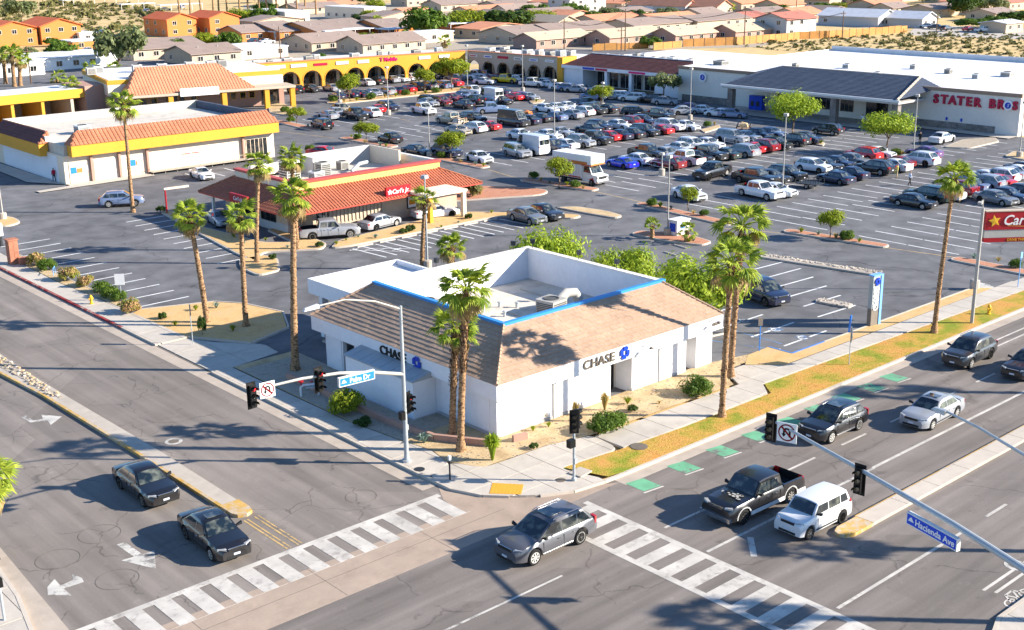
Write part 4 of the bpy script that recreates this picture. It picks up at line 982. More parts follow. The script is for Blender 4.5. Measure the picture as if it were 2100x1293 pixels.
# roof screens
def wedge(parent, x0, y0, x1, y1, z0, z1, mt, name='roof_screen'):
    MB().box(x0,y0,z0,x1,y1,z1,mt).obj(name, parent)
wedge(rs, 8.0, 9.5, 8.2, 12.7, 3.75, 5.6, 'grey_stucco'); wedge(rs, 8.2, 12.4, 17.5, 12.6, 3.75, 5.6, 'grey_stucco'); wedge(rs, 17.3, 7, 17.5, 12.4, 3.75, 5.6, 'cream')
sg = MB().prism([(0,0),(3.0,0),(3.0,.3),(0,.3)], 0, 1.0, 'sign_red'); so = sg.obj('roof_sign', rs, (9.3,-1.55,2.75)); so.rotation_euler = (0,0,0)
text("Carl's Jr.", .62, 'sign_white', so, (1.75,-.02,.5), (R(90),0,0), ext=.02, bold=.01, shear=.2)
def star(parent, loc, rot, r, mt='gold', name='star_logo'):
    mb = MB(); P = []
    for i in range(10):
        a = math.pi/2+i*math.pi/5; q = r if i % 2 == 0 else r*.48; P.append((math.cos(a)*q, math.sin(a)*q))
    vs = [(0,-.06,0)]+[(x,-.04,z) for x, z in P]; mb.add(vs, [(0, i+1, (i+1)%10+1) for i in range(10)], mt)
    o = mb.obj(name, parent); o.location = loc; o.rotation_euler = rot; return o
star(so, (.42,-.0,.52), (0,0,0), .32, 'sign_white')
s2 = MB().box(-.25,0,0,0,3.4,.9,'sign_red').obj('roof_sign', rs, (-2.0,5.6,2.6)); text("Carl's Jr.", .55, 'sign_white', s2, (-.27,1.7,.45), (R(90),0,R(-90)), ext=.02, shear=.2)
MB().box(12.9,-.12,.9,14.1,-.05,2.4,'dark_metal').box(13.0,-.15,1.0,14.0,-.12,2.3,'sign_white').box(13.1,-.17,1.3,13.9,-.15,1.8,'amber').obj('wall_poster', rs)
window(rs, 2.7, -.0, .1, 1.2, 2.2, 'x', 'dark_metal', bars=1, name='door')
for y in (5.5, 9.5): window(rs, 0, y, .9, 2.6, 1.5, 'y', 'dark_metal', bars=2)
cn2 = MB().box(12.2,-4.6,2.75,17.2,-.9,3.0,'cream'); cn2.obj('drive_canopy', rs)
for x, y in ((12.4,-4.5),(16.7,-4.5)): MB().box(x,y,0,x+.4,y+.4,2.75,'yellow_stucco' if x<13 else 'cream').obj('canopy_post', rs)
for y in (9.0,13.2): MB().box(-1.9,y,0,-1.65,y+.25,ze-.1,'offwhite').obj('porch_post', rs)
for k, (x, y, s, hh) in enumerate(((66.5,109.5,1.6,1.9),(70.0,108.6,1.2,1.4),(67.5,106.0,1.2,1.1),(73.5,110.2,1.0,.9))):
    cooler((x,y,3.75), s, 0, ['tall pale rooftop unit behind the two palms on the restaurant','boxy grey unit on a stand in the middle of the restaurant roof','low white unit just inside the red cap of the restaurant','small unit right of the middle of the restaurant roof'][k], h=hh, group='restaurant roof units', mt=['offwhite','unit_grey','white_metal','unit_grey'][k])
dd = MB().path([(72.8,107.5,4.0),(74.0,107.8,4.6),(75.3,108.2,4.6)], .2, 8, 'galvanised'); tag(dd.obj('roof_duct'), 'bent grey duct lying on the restaurant roof by the grey screen', 'duct')

# ================================================================ LONG YELLOW-BANDED SHOP
ys = empty('corner_shop_building', (56.3,143.1,0), R(-1), 'long low cream shop with yellow fascia and orange barrel tile roof edge', 'building')
w_ = MB(); w_.box(0,0,0,28.2,22.5,3.4,'cream'); w_.box(-.02,2.0,0,0,20.5,3.2,'white_stucco'); w_.obj('wall', ys)
MB().box(.3,.3,3.4,27.9,22.2,4.6,'roof_membrane').obj('roof', ys)
MB().box(2.4,.5,4.6,27.5,1.1,5.9,'cream').box(1.0,21.6,4.6,28.6,22.3,5.6,'roof_membrane').box(28.2,2,3.4,28.6,21.6,5.6,'slate_shingle').obj('parapet', ys)
MB().box(.7,-1.05,3.35,28.5,-.75,4.65,'yellow_stucco').box(.7,-.75,3.35,1.0,1.0,4.65,'yellow_stucco').box(28.2,-.75,3.35,28.5,1.0,4.65,'yellow_stucco').box(1.0,-.75,3.35,28.2,0,3.42,'brown_stucco').obj('fascia', ys)
barrel_roof(ys, [(.7,-1.1,4.65),(28.5,-1.1,4.65),(27.9,.8,6.1),(2.2,.8,6.1)], .5, 'orange_tile')
barrel_roof(ys, [(.7,1.1,4.65),(.7,-1.1,4.65),(2.2,.8,6.1)], .4, 'orange_tile')
MB().box(-.9,5.0,2.9,-.6,21.5,4.4,'yellow_stucco').box(-.6,5.0,2.9,.2,5.3,4.4,'yellow_stucco').box(-.6,21.2,2.9,.2,21.5,4.4,'yellow_stucco').obj('side_fascia', ys)
barrel_roof(ys, [(-.95,21.6,4.4),(-.95,4.9,4.4),(.6,6.0,5.7),(.6,20.4,5.7)], .45, 'maroon_shingle_and_shaded_tile')  # same orange tiles; shade of this sun-averted slope is painted in as maroon
barrel_roof(ys, [(-.95,4.9,4.4),(.8,4.9,4.4),(.6,6.0,5.7)], .4, 'orange_tile')
MB().box(.0,5.0,4.4,1.4,5.4,5.2,'white_stucco').obj('parapet_end', ys)
for k, (x0, x1, b) in enumerate(((.5,3.0,'brick'),(3.6,6.4,'garage'),(7.9,9.9,'poster'))):
    if b == 'garage':
        r_ = MB().box(x0,-.05,0,x1,0,2.6,'offwhite').obj('roller_door', ys)
        for i in range(4):
            for j in range(3): MB().box(x0+.1+i*.66,-.09,.1+j*.82,x0+.7+i*.66,-.05,.8+j*.82,'offwhite').obj('door_panel', r_)
    else:
        r_ = MB().box(x0,-.05,0,x1,0,2.7,'stone').obj('stone_panel', ys)
        for i in range(5):
            for j in range(6): MB().box(x0+.04+i*(x1-x0-.08)/5,-.08,.05+j*.43,x0+.0+(i+1)*(x1-x0-.08)/5,-.05,.45+j*.43,'cream').obj('stone_block', r_)
        q = MB(); q.box(x0+.2,-.12,1.25,x0+.9,-.09,2.0,'street_blue').box(x0+.9,-.12,1.3,x1-.9,-.09,1.8,'orange_stucco').box(x1-.9,-.12,1.3,x1-.1,-.09,2.0,'grey_stucco'); q.obj('window_poster', r_)
for x in (3.1,6.6,10.2,23.4): MB().box(x,-.4,0,x+.28,-.0,3.3,'mauve_stucco').obj('wall_pier', ys)
window(ys, 25.6, 0, .5, 3.0, 2.2, 'x', 'cream', bars=4)
MB().box(14.9,-.05,1.75,17.6,-.0,2.05,'cream').obj('sign_band', ys)
mk_ = MB()
for i_ in range(6): mk_.box(15.05+i_*.18,-.065,1.82,15.17+i_*.18,-.05,1.98,'red_letter')
for i_ in range(6): mk_.box(16.4+i_*.18,-.065,1.82,16.52+i_*.18,-.05,1.98,'red_letter')
mk_.obj('faded_lettering', ys)
rl = empty('ramp_railing', (66.8,141.9,0), R(-1), 'thin tan handrail along the ramp in front of the long cream shop', 'railing')
rr_ = MB().box(0,-.03,.95,13,.03,1.0,'tan_stucco').box(0,-.03,.5,13,.03,.54,'tan_stucco'); rr_.obj('rail', rl)
for i in range(9): MB().box(i*1.6,-.03,0,i*1.6+.05,.03,.95,'tan_stucco').obj('post', rl)
sheet('shop_ramp', [(66.6,141.6),(82.8,141.3),(82.8,143.0),(66.6,143.0)], .35, 'concrete'); sheet('shop_apron', [(52,140.3),(66.5,140.9),(66.5,143.0),(56.4,143.1),(56.2,141.8),(52,141.4)], .12, 'sidewalk')
cooler((62.5,151.5,4.6), 1.6, 0, 'lone white cooling box on the roof of the long cream shop', 'white_metal', h=1.0)
sheet('shop_side_path', [(53.5,148),(56.1,143.3),(56.1,165),(54.2,165)], .12, 'sidewalk')

# ================================================================ RESTAURANT WITH PINK ROOF, CAR WASH
pr_ = empty('pink_roof_building', (86.5,197.5,0), R(-13), 'shop with a large pink tiled hip roof and yellow square windows behind the cream shop', 'building')
MB().box(0,0,0,30,22,3.4,'mauve_stucco').obj('wall', pr_)
MB().box(.02,-.05,3.4,30,22,5.2,'cream').box(-.05,-.1,5.2,30.05,22,5.9,'yellow_stucco').obj('upper_wall', pr_)
MB().box(.3,.3,5.9,29.7,21.7,5.95,'white_roof').obj('roof', pr_)
MB().box(1.5,-5.2,3.3,30.5,0,3.7,'tan_stucco').obj('porch_slab', pr_)
barrel_roof(pr_, [(1.8,-4.9,3.7),(23.5,-4.9,3.7),(18.8,1.5,7.6),(5.2,1.5,7.6)], .5, 'salmon_tile'); barrel_roof(pr_, [(1.8,2.5,3.7),(1.8,-4.9,3.7),(5.2,1.5,7.6)], .5, 'salmon_tile'); barrel_roof(pr_, [(23.5,-4.9,3.7),(23.5,2.5,3.7),(18.8,1.5,7.6)], .5, 'salmon_tile')
MB().box(10.5,-5.4,3.1,17.0,-5.2,4.4,'sign_white').obj('sign_board', pr_);
for x in (8.6,17.6,25.0,29.6): MB().box(x,-5.0,0,x+.8,-4.2,3.3,'yellow_stucco').obj('porch_pillar', pr_)
for i, x in enumerate((2.5,4.1,5.7,7.3,12.0,14.0,19.2,20.9,22.6,24.2)):
    window(pr_, x, 0, 1.5, .9, 1.0, 'x', 'gold', bars=0)
window(pr_, 10.3, 0, .2, 1.6, 2.6, 'x', 'dark_metal', bars=1, name='door'); window(pr_, 27.5, 0, .2, 3.0, 2.6, 'x', 'dark_metal', bars=2)
for k in (0,1,3,4,6,7,8):
    cooler((88+k*2.9+rnd.uniform(-.8,.8), 209.5-k*.62+rnd.uniform(-1.5,1.5), 5.95), 1.5, R(-13), f"{['pale','white','grey'][k%3]} rooftop unit, {['first','second','third','fourth','fifth','sixth','seventh','eighth','ninth'][k]} from the left behind the pink hip roof", ['offwhite','white_metal','unit_grey'][k%3], group='units behind the pink roof', h=1.2)
cw = empty('car_wash_building', (70.5,200.5,0), R(3), 'self-service car wash with open yellow bays at the left edge', 'building')
for k in range(4):
    x = -4+k*5.0
    MB().box(x,0,0,x+.5,8,3.6,'yellow_stucco' if k<3 else 'tan_stucco').obj('bay_wall', cw)
MB().box(-8,-.3,3.2,13.4,.2,4.6,'yellow_stucco').obj('fascia', cw); MB().box(-8,.2,4.4,13.4,8.4,4.6,'white_roof').obj('roof', cw)
MB().box(-8,7.9,0,12,8.1,3.3,'grey_stucco').obj('back_wall', cw); MB().box(13.4,-.6,0,17.8,8,5.0,'mauve_stucco').obj('office', cw)

# ================================================================ ARCADE MALL
def arcade(name, p0, p1, n, z0, z1, mt, label, depth=3.5, back=14, gap=0.0):
    A, B = Vector(p0), Vector(p1); L = (B-A).length; rz = math.atan2(B.y-A.y, B.x-A.x)
    root = empty(name, (A.x, A.y, 0), rz, label, 'building')
    p = L/n; t = .5; segs = 10
    for i in range(n):
        x0, x1 = i*p, (i+1)*p; r = p/2-.32; cx = (x0+x1)/2; zs = z0-r-.3
        # face of one bay with an arch cut out
        mb = MB()
        arc = [(cx-r, 0), (cx-r, zs)]+[(cx-r*math.cos(math.pi*k/segs), zs+r*math.sin(math.pi*k/segs)) for k in range(1, segs)]+[(cx+r, zs), (cx+r, 0)]
        outer = [(x0, 0), (x0, zs)]+[(x0+(x1-x0)*k/segs, z1) for k in range(1, segs)]+[(x1, zs), (x1, 0)]
        outer[2] = (outer[2][0], z1)
        m = len(arc)
        vs = [(x, 0, z) for x, z in arc]+[(x, 0, z) for x, z in outer]+[(x, t, z) for x, z in arc]
        fs = [(i_, i_+1, m+i_+1, m+i_) for i_ in range(m-1)]+[(i_, 2*m+i_, 2*m+i_+1, i_+1) for i_ in range(m-1)]
        fs = [tuple(reversed(f)) for f in fs]
        vs += [(x0,0,z1),(x1,0,z1)]; fs += [(m+1, 3*m, m+2), (2*m-2, 2*m-3, 3*m+1)]
        mb.add(vs, fs, mt); mb.obj('arch', root)
        # molded ring
        mr = MB()
        ring = [(cx-r*math.cos(math.pi*k/segs), zs+r*math.sin(math.pi*k/segs)) for k in range(segs+1)]
        ringo = [(cx-(r+.16)*math.cos(math.pi*k/segs), zs+(r+.16)*math.sin(math.pi*k/segs)) for k in range(segs+1)]
        mm = len(ring); vs = [(x,-.06,z) for x,z in ring]+[(x,-.06,z) for x,z in ringo]+[(x,0,z) for x,z in ringo]+[(x,.02,z) for x,z in ring]
        mr.add(vs, [(k,k+1,mm+k+1,mm+k) for k in range(mm-1)]+[(mm+k,mm+k+1,2*mm+k+1,2*mm+k) for k in range(mm-1)]+[(3*mm+k,3*mm+k+1,k+1,k) for k in range(mm-1)], mt); mr.obj('arch_moulding', root)
        # shop window behind
        window(root, cx, depth, .15, p*.8, 2.6, 'x', 'dark_metal', bars=2, name='shop_window')
    MB().box(0, .02, z1, L, t, z1+.35, mt).box(0,-.1,z1+.35,L,t+.1,z1+.5,'salmon_tile').obj('parapet', root)
    MB().box(0, depth+.03, 0, L, depth+.3, z1-.4, 'tan_stucco').obj('shop_wall', root)
    MB().box(0, t, z1-.5, L, back, z1-.3, 'white_roof').obj('roof', root)
    MB().box(0, depth+.3, 0, L, back, z1-.5, 'tan_stucco').obj('rear_block', root)
    MB().box(0, .0, 0, L, depth, .12, 'sidewalk').obj('walkway', root)
    return root, p
m1, p1_ = arcade('yellow_arcade_mall', (120.8,208.6), (165.0,199.9), 10, 3.9, 5.1, 'yellow_stucco', 'long yellow strip mall with a row of round arches and shop signs')
for i, (s, mt, w) in enumerate((('',  'sign_white', 3.6),('', 'sign_white', 3.2),('MICHOACANA','red_letter',2.8),('', 'sign_white',2.6),('','sign_white',2.4),('T-Mobile','magenta_letter',3.4),('','sign_white',0),('','sign_white',2.6),('','sign_white',2.4))):
    x = (i+.9)*p1_
    if mt == 'sign_white' and w: MB().box(x-w/2,-.14,4.35,x+w/2,-.02,4.95,'sign_white').obj('shop_sign', m1)
    elif s == 'T-Mobile': text('T Mobile', 1.05, mt, m1, (x+1,-.1,4.75), (R(90),0,0), ext=.05, bold=.03)
    elif s: MB().box(x-w/2,-.1,4.4,x+w/2,-.02,4.85,'red_letter').obj('shop_sign', m1)
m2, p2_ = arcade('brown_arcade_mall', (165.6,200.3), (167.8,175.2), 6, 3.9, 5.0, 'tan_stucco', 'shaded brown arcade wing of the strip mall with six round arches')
for i in range(6):
    x = (i+.5)*p2_
    if i == 2: MB().box(x-1.5,-.12,4.35,x+1.4,-.02,4.85,'red_letter').obj('shop_sign', m2)
    else:
        sg_ = MB().box(x-1.1,-.16,4.3,x+1.1,-.02,4.8,'sign_white').obj('shop_sign', m2); MB().box(x-.8,-.2,4.45,x+.8,-.165,4.65,['red_letter','logo_blue','red_letter','brown_letter','logo_blue','grey_stucco'][i]).obj('sign_lettering', sg_)
MB().box(25.2,-.3,0,26.6,4,5.4,'yellow_stucco').obj('end_pier', m2)
for k in (0,1,2,4,5,8,10,11,13,15):
    a = Vector((120.8,208.6)).lerp(Vector((165,199.9)), (k+.6)/16.5)
    cooler((a.x+.8, a.y+2.6+rnd.uniform(0,4.2), 4.8), rnd.uniform(.8,1.9), R(-11), f"rooftop cooling unit above the yellow arcade, number {['one','two','three','four','five','six','seven','eight','nine','ten','eleven','twelve','thirteen','fourteen','fifteen','sixteen'][k]} counted from its left end", ['white_metal','unit_grey','offwhite'][k%3], h=rnd.uniform(.8,1.2), group='units on the yellow arcade roof')
for k in range(8):
    a = Vector((165.6,200.3)).lerp(Vector((167.8,175.2)), (k+.6)/8.5)
    cooler((a.x+3+rnd.uniform(0,4), a.y, 4.7), rnd.uniform(1.1,1.7), 0, f"rooftop cooling unit above the brown arcade, {['first','second','third','fourth','fifth','sixth','seventh','eighth'][k]} from its left end", ['white_metal','offwhite','unit_grey'][k%3], h=rnd.uniform(.9,1.4), group='units on the brown arcade roof')

# ================================================================ STORE WITH MAROON ROOF
mr_ = empty('maroon_roof_store', (168.0,173.8,0), R(-90), 'store with a maroon shingled mansard and wide dark shop windows', 'building')
MB().box(0,4,0,30,34,4.6,'offwhite').box(0,0,0,5.2,4,3.7,'white_stucco').box(23.5,0,0,30,4,3.7,'white_stucco').obj('wall', mr_)
MB().box(0,6,4.6,30,34,4.8,'white_roof').obj('roof', mr_)
MB().box(-.3,-.4,3.5,30,-.1,4.1,'white_stucco').box(-.3,-.1,3.9,30,4,4.1,'white_stucco').obj('fascia', mr_)
flat_tiles(mr_, [(-.0,-.3,4.1),(29.5,-.3,4.1),(28.5,4.6,6.1),(3.2,4.6,6.1)], 1.2, .45, 'maroon_shingle_and_shaded_tile', thick=.04, rest='roof_shingles')
MB().box(3.1,4.5,4.8,28.6,4.7,6.2,'white_stucco').obj('parapet', mr_)
for x in (5.2, 11.2, 17.4):
    window(mr_, x+2.9, 3.9, .2, 5.4, 3.2, 'x', 'white_metal', bars=3, name='shop_window')
for x in (11.0,17.2): MB().box(x,-.1,0,x+.7,.6,3.5,'white_stucco').obj('pillar', mr_)
for x0, x1, mt in ((5.6,8.6,'signgreen'),(9,12,'red_letter'),(17.5,21.5,'magenta_letter')):
    MB().box(x0,-.5,3.62,x1,-.41,3.98,'logo_blue' if mt=='signgreen' else mt).obj('sign_lettering', mr_)
for k in range(9):
    cooler((174.5+rnd.uniform(0,6), 170-k*2.6, 4.8), rnd.uniform(1,1.6), 0, f"rooftop cooling unit behind the maroon mansard, {['first','second','third','fourth','fifth','sixth','seventh','eighth','ninth'][k]} from the left", ['white_metal','offwhite','unit_grey'][k%3], h=rnd.uniform(.8,1.3), group='units behind the maroon mansard')

# ================================================================ SUPERMARKET
sm = empty('supermarket_building', (166.2,143.2,0), R(-90), 'large supermarket with white roof, blue-grey shingled entrance canopy and red wall letters', 'building')
SL = 62.0; SD = 46.0
w_ = MB(); w_.box(0,0,0,SL,SD,5.4,'offwhite'); w_.obj('wall', sm)
MB().box(-.1,-.15,5.4,SL+.15,0.15,5.9,'brown_stucco').box(SL-.15,.15,5.4,SL+.15,SD,5.9,'tan_stucco').obj('cornice', sm)
MB().box(.1,.15,5.4,SL-.15,SD-.3,5.55,'white_roof').obj('roof', sm); MB().box(0,SD-.3,5.4,SL,SD,6.4,'white_roof').box(-.1,.15,5.4,.1,SD-.3,5.8,'white_roof').obj('parapet', sm)
# masonry plinth stones
def stonework(parent, x0, x1, z1, y=-.12, name='stone', n=120, cell=(.75,.38)):
    r_ = MB().box(x0, y+.06, 0, x1, 0, z1, 'masonry').obj('stone_plinth', parent)
    j = 0; z = .03
    while z < z1-.2:
        x = x0+(j%2)*-.3
        while x < x1:
            w = rnd.uniform(.5,.95); a, b = max(x0,x+.02), min(x1,x+w-.02)
            if b-a > .1: MB().box(a, y-rnd.uniform(0,.06), z, b, y+.06, min(z1,z+cell[1]-.04), 'masonry').obj(name, r_)
            x += w
        z += cell[1]; j += 1
    return r_
stonework(sm, 1.0, 12.2, 1.1); stonework(sm, 46.0, 58.6, 1.1)
# entrance canopy
MB().box(15.6,-7.4,3.9,47.6,.0,4.2,'grey_stucco').obj('canopy_soffit', sm)
MB().box(15.4,-7.6,4.2,47.8,-7.3,4.5,'white_metal').obj('canopy_gutter', sm)
flat_tiles(sm, [(16.0,-7.3,4.45),(47.2,-7.3,4.45),(45.2,2.2,6.9),(20.0,2.2,6.9)], 1.3, .5, 'slate_shingle', thick=.05, rest='roof_shingles')
flat_tiles(sm, [(47.2,-7.3,4.45),(48.6,2.2,5.6),(45.2,2.2,6.9)], 1.3, .5, 'slate_shingle', thick=.05, rest='roof_shingles')
flat_tiles(sm, [(14.8,2.2,5.6),(16.0,-7.3,4.45),(20.0,2.2,6.9)], 1.3, .5, 'slate_shingle', thick=.05, rest='roof_shingles')
cap_line(sm, (47.3,-7.3,4.5), (45.2,2.2,6.95), 10, 'tan_stucco', .2, 'hip_trim')
MB().box(20,2.2,5.5,45.2,2.4,7.0,'tan_stucco').obj('canopy_back', sm)
for x in (16.4,35.9,46.3):
    c_ = MB().box(x,-6.8,0,x+.9,-5.9,3.9,'masonry').obj('stone_pillar', sm)
    for j in range(10):
        for s_ in range(2):
            MB().box(x-.05+s_*.5,-6.87,.03+j*.385,x+.45+s_*.5,-6.75,.38+j*.385,'masonry').obj('stone', c_)
            MB().box(x-.08,-6.75+s_*.42,.03+j*.385,x+.0,-6.36+s_*.42,.38+j*.385,'masonry').obj('stone', c_)
for x0, w in ((21.2,4.2),(27.5,4.5),(33.2,2.2)): window(sm, x0+w/2, -.0, 1.1, w, 2.5, 'x', 'brown_stucco', bars=2, name='shop_window')
MB().box(31.5,-.12,3.0,35.5,-.02,3.6,'red_letter').obj('window_banner', sm)
dr = window(sm, 39.6, 0, .1, 3.6, 3.0, 'x', 'dark_metal', bars=2, name='entrance_door')
def slab_word(s, x, z, size, mt, parent, gap):
    for ch in s:
        if ch != ' ':
            text(ch, size, mt, parent, (x,-.16,z), (R(90),0,0), ext=.14, bold=.07, name='store_letter')
        x += gap*(1.1 if ch in 'MW' else 1.0)
    return x
slab_word('STATER', 49.3, 4.2, 1.75, 'red_letter', sm, 1.28); slab_word('BR', 57.95, 4.2, 1.75, 'red_letter', sm, 1.28); slab_word('S', 61.3, 4.2, 1.6, 'red_letter', sm, 1.2)
def disc(parent, x, z, r, y=-.2):
    d_ = MB().lathe([(.001,-.06),(r,-.06),(r,.1),(.001,.1)], 22, 'sign_white', 'y', (x,y,z)).obj('round_logo', parent)
    MB().lathe([(r*.62,-.03),(r*.62,.0),(.001,.0)][::1], 20, 'logo_blue', 'y', (x,y-.07,z)).obj('logo_disc', d_)
    text('S', r*.9, 'sign_white', d_, (x,y-.12,z), (R(90),0,0), ext=.01, shear=.3, name='logo_letter')
disc(sm, 60.3, 4.2, .72); disc(sm, 5.6, 4.3, .8)
kz_ = empty('water_kiosk', (163.9,126.0,0), R(-90), 'bright blue vending kiosk under the supermarket canopy by the first stone pillar', 'kiosk')
MB().box(0,0,0,2.6,.9,2.4,'sign_blue').obj('cabinet', kz_); MB().box(.4,-.05,.7,1.0,0,1.5,'dark_metal').box(1.5,-.05,.7,2.1,0,1.5,'dark_metal').obj('dispensing_bay', kz_)
for x in (51.0,53.3,45.5): MB().box(x,-.06,1.3,x+.3,-.01,1.75,'sign_blue').obj('accessible_sign', sm)
sheet('store_walk', [(158.2,130),(158.2,97.5),(166.2,97),(166.2,130)], .12, 'sidewalk')
sheet('store_plinth_walk', [(164.2,97),(166.2,97),(166.2,81),(163.2,81)], .13, 'sidewalk')
for k, (x, y, s) in enumerate(((175,141,2.0),(184,121,1.2),(190,112,1.0),(187,104,1.0),(183,97,1.0),(189,95,1.6),(179,128,.9),(176,110,1.0))):
    cooler((x,y,5.56), s, 0, f"rooftop unit on the white supermarket roof, {['first','second','third','fourth','fifth','sixth','seventh','eighth'][k]} largest spot from the back left", ['unit_grey','white_metal','offwhite'][k%3], h=.7, group='units on the supermarket roof')
MB_ = MB().box(165.8,81.4,1.0,165.9,81.5,1.1,'dark_metal')
# kiosk building on the island
ak = empty('teller_kiosk', (*G(1388,488)[:2],0), R(-2), 'small white teller kiosk with blue panel on a planted island in open asphalt', 'kiosk')
MB().box(0,0,.15,1.7,1.1,1.5,'white_stucco').box(-.08,-.08,1.5,1.8,1.2,1.62,'white_metal').obj('shell', ak)
MB().box(-.04,.2,.5,0,.9,1.3,'sign_blue').box(.5,-.04,.8,1.0,0,1.3,'street_blue').obj('screen_panel', ak)
ORD = ['first','second','third','fourth','fifth','sixth','seventh','eighth','ninth','tenth','eleventh','twelfth','thirteenth','fourteenth','fifteenth','sixteenth','seventeenth','eighteenth','nineteenth','twentieth']

# ================================================================ VEGETATION
def frond_mesh(seed, L=1.0, droop=.35, mt='palm_leaf', fan=.62, petiole=.55, n=17):
    """one fan leaf: bare stalk, then a folded fan of narrow blades whose tips hang"""
    q = random.Random(seed); mb = MB()
    mb.path([(0,0,0),(petiole*.5,0,.03),(petiole,0,0)], [.025,.018,.014], 4, mt)
    c = Vector((petiole, 0, 0))
    for i in range(n):
        a = R(-88)+R(176)*i/(n-1); l = fan*L*(1-.22*abs(a/1.83))*q.uniform(.85,1.12)
        d = Vector((math.cos(a), math.sin(a), 0)); s = Vector((-d.y, d.x, 0)); w = .043*L
        z1 = q.uniform(-.02,.03)
        m1 = c+d*l*.55+Vector((0,0,-droop*.12+z1)); tip = c+d*l*.92+Vector((0,0,-droop*l*q.uniform(.5,1.1)))
        up = Vector((0,0,.02))
        mb.add([c-s*.012, m1-s*w+up*-.4, tip, m1+s*w+up*-.4, c+s*.012, m1+up], [(0,1,5),(1,2,5),(2,3,5),(3,4,5),(4,0,5)], mt)
    return mb.mesh('frond')
FR = [frond_mesh(k, droop=.3+.12*k) for k in range(4)]; FRD = [frond_mesh(9, droop=.9, mt='palm_dry'), frond_mesh(11, droop=1.1, mt='palm_dry')]
def trunk_mesh(L, r0, r1, lean, shag, seed, bark='palm_bark'):
    """lean = Vector of crown offset; shag = fraction of upper trunk covered with leaf bases"""
    q = random.Random(seed); mb = MB(); n = 12; step = .16; m = int(L/step); vs = []; base = 0
    def cen(t): return Vector((lean.x*t**1.35, lean.y*t**1.35, L*t))
    rings = []
    for k in range(m+1):
        t = k/m; r = r0+(r1-r0)*t+.12*max(0, 1-t*14)
        rr = r*(1+.11*(k % 2))
        c = cen(t); rings.append((c, rr, t))
    for c, rr, t in rings:
        for i in range(n):
            a = 2*math.pi*i/n; f = q.uniform(.93, 1.08); vs.append((c.x+math.cos(a)*rr*f, c.y+math.sin(a)*rr*f, c.z+q.uniform(-.02,.02)))
    mb.add(vs, [(k*n+i, k*n+(i+1)%n, (k+1)*n+(i+1)%n, (k+1)*n+i) for k in range(m) for i in range(n)]+[tuple(range(m*n,(m+1)*n))], bark)
    mb.smooth = 60
    for k in range(int(L*3.2)):   # scattered leaf scars down the whole trunk
        t = q.random()*.97; a = q.uniform(0, 6.28); c = cen(t); r = (r0+(r1-r0)*t)*1.06; d = Vector((math.cos(a), math.sin(a), 0)); s = Vector((-d.y, d.x, 0))*q.uniform(.05,.11)
        p = c+d*r*.9; o = c+d*(r+q.uniform(.02,.06))+Vector((0,0,q.uniform(.05,.12)))
        mb.add([p-s-Vector((0,0,.06)), p+s-Vector((0,0,.06)), o+s*.6, o-s*.6], [(0,1,2,3)], 'palm_bark_dark' if q.random() < .6 else bark)
    # stubs of old leaf bases on the upper trunk
    if shag > 0:
        for k in range(int(L*shag/.085)):
            t = 1-shag+shag*k/(L*shag/.085)
            for j in range(5):
                a = k*2.4+j*2*math.pi/5+q.uniform(-.2,.2); c = cen(t); r = r0+(r1-r0)*t
                d = Vector((math.cos(a), math.sin(a), 0)); s = Vector((-d.y, d.x, 0))*.055
                p = c+d*r*.85; o = c+d*(r+q.uniform(.07,.16))+Vector((0,0,q.uniform(.10,.24)))
                mb.add([p-s-Vector((0,0,.09)), p+s-Vector((0,0,.09)), o+s*.6, o-s*.6, p+Vector((0,0,.07))], [(0,1,2,3),(3,2,4)], 'palm_bark_dark' if q.random() < .55 else bark)
    return mb.mesh('trunk')
PALM_N = 0
def palm(base, crown, cr, label, r0=.21, r1=.15, shag=.3, nf=27, group='fan palms', cat='palm tree', bark='palm_bark', dry=5, lowest=-55):
    global PALM_N; PALM_N += 1; q = random.Random(PALM_N*31)
    b = Vector(base); c = Vector(crown); L = c.z-b.z
    root = empty('palm_tree', b, 0, label, cat, group)
    lean = Vector((c.x-b.x, c.y-b.y, 0))
    link(trunk_mesh(L, r0, r1, lean, shag, PALM_N, bark), 'trunk', root)
    top = Vector((lean.x, lean.y, L))
    tk = empty('crown', top); tk.parent = root
    for i in range(nf):
        t = i/(nf-1); az = i*2.399+q.uniform(-.25,.25); el = R(82-(82-lowest)*t**.85+q.uniform(-8,8))
        me = FR[q.randrange(4)] if i < nf-dry else FRD[i % 2]
        s = cr/.96*q.uniform(.8,1.15)*(.8 if t < .12 else 1)
        o = link(me, 'frond', tk, (math.cos(az)*r1*.6, math.sin(az)*r1*.6, .1-.28*t), (q.uniform(-.5,.5), -el, az), (s,s,s))
        o.rotation_mode = 'XYZ'
    return root
def P_at(bx, by, cx, cy):
    b = G(bx, by); return b, UP(b, cx, cy)
def palm_px(bx, by, cx, cy, cr, label, **kw):
    b, c = P_at(bx, by, cx, cy); return palm(b, c, cr, label, **kw)
palm_px(945, 928, 957, 590, 1.45, 'tall shaggy palm closest to the bank corner, standing in the sunny sand', shag=.5, nf=31, r0=.20)
palm_px(928, 893, 935, 672, 1.30, 'shorter shaggy palm just behind its taller twin, rooted in the gravel by the bank', shag=.55, nf=26, r0=.19)
palm_px(606, 762, 602, 402, 1.35, 'straight palm beside the side driveway, left of the bank drive-up lane', r0=.24, shag=.12)
palm_px(610, 514, 597, 322, 1.35, 'palm in the restaurant planter whose crown rises above a nearer palm', r0=.2, shag=.1)
palm_px(425, 664, 388, 443, 1.25, 'bent palm leaning left on the triangular sand bed', r0=.21, shag=.1)
palm_px(505, 672, 493, 443, 1.25, 'upright palm on the triangular sand bed, right of the leaning one', r0=.2, shag=.1)
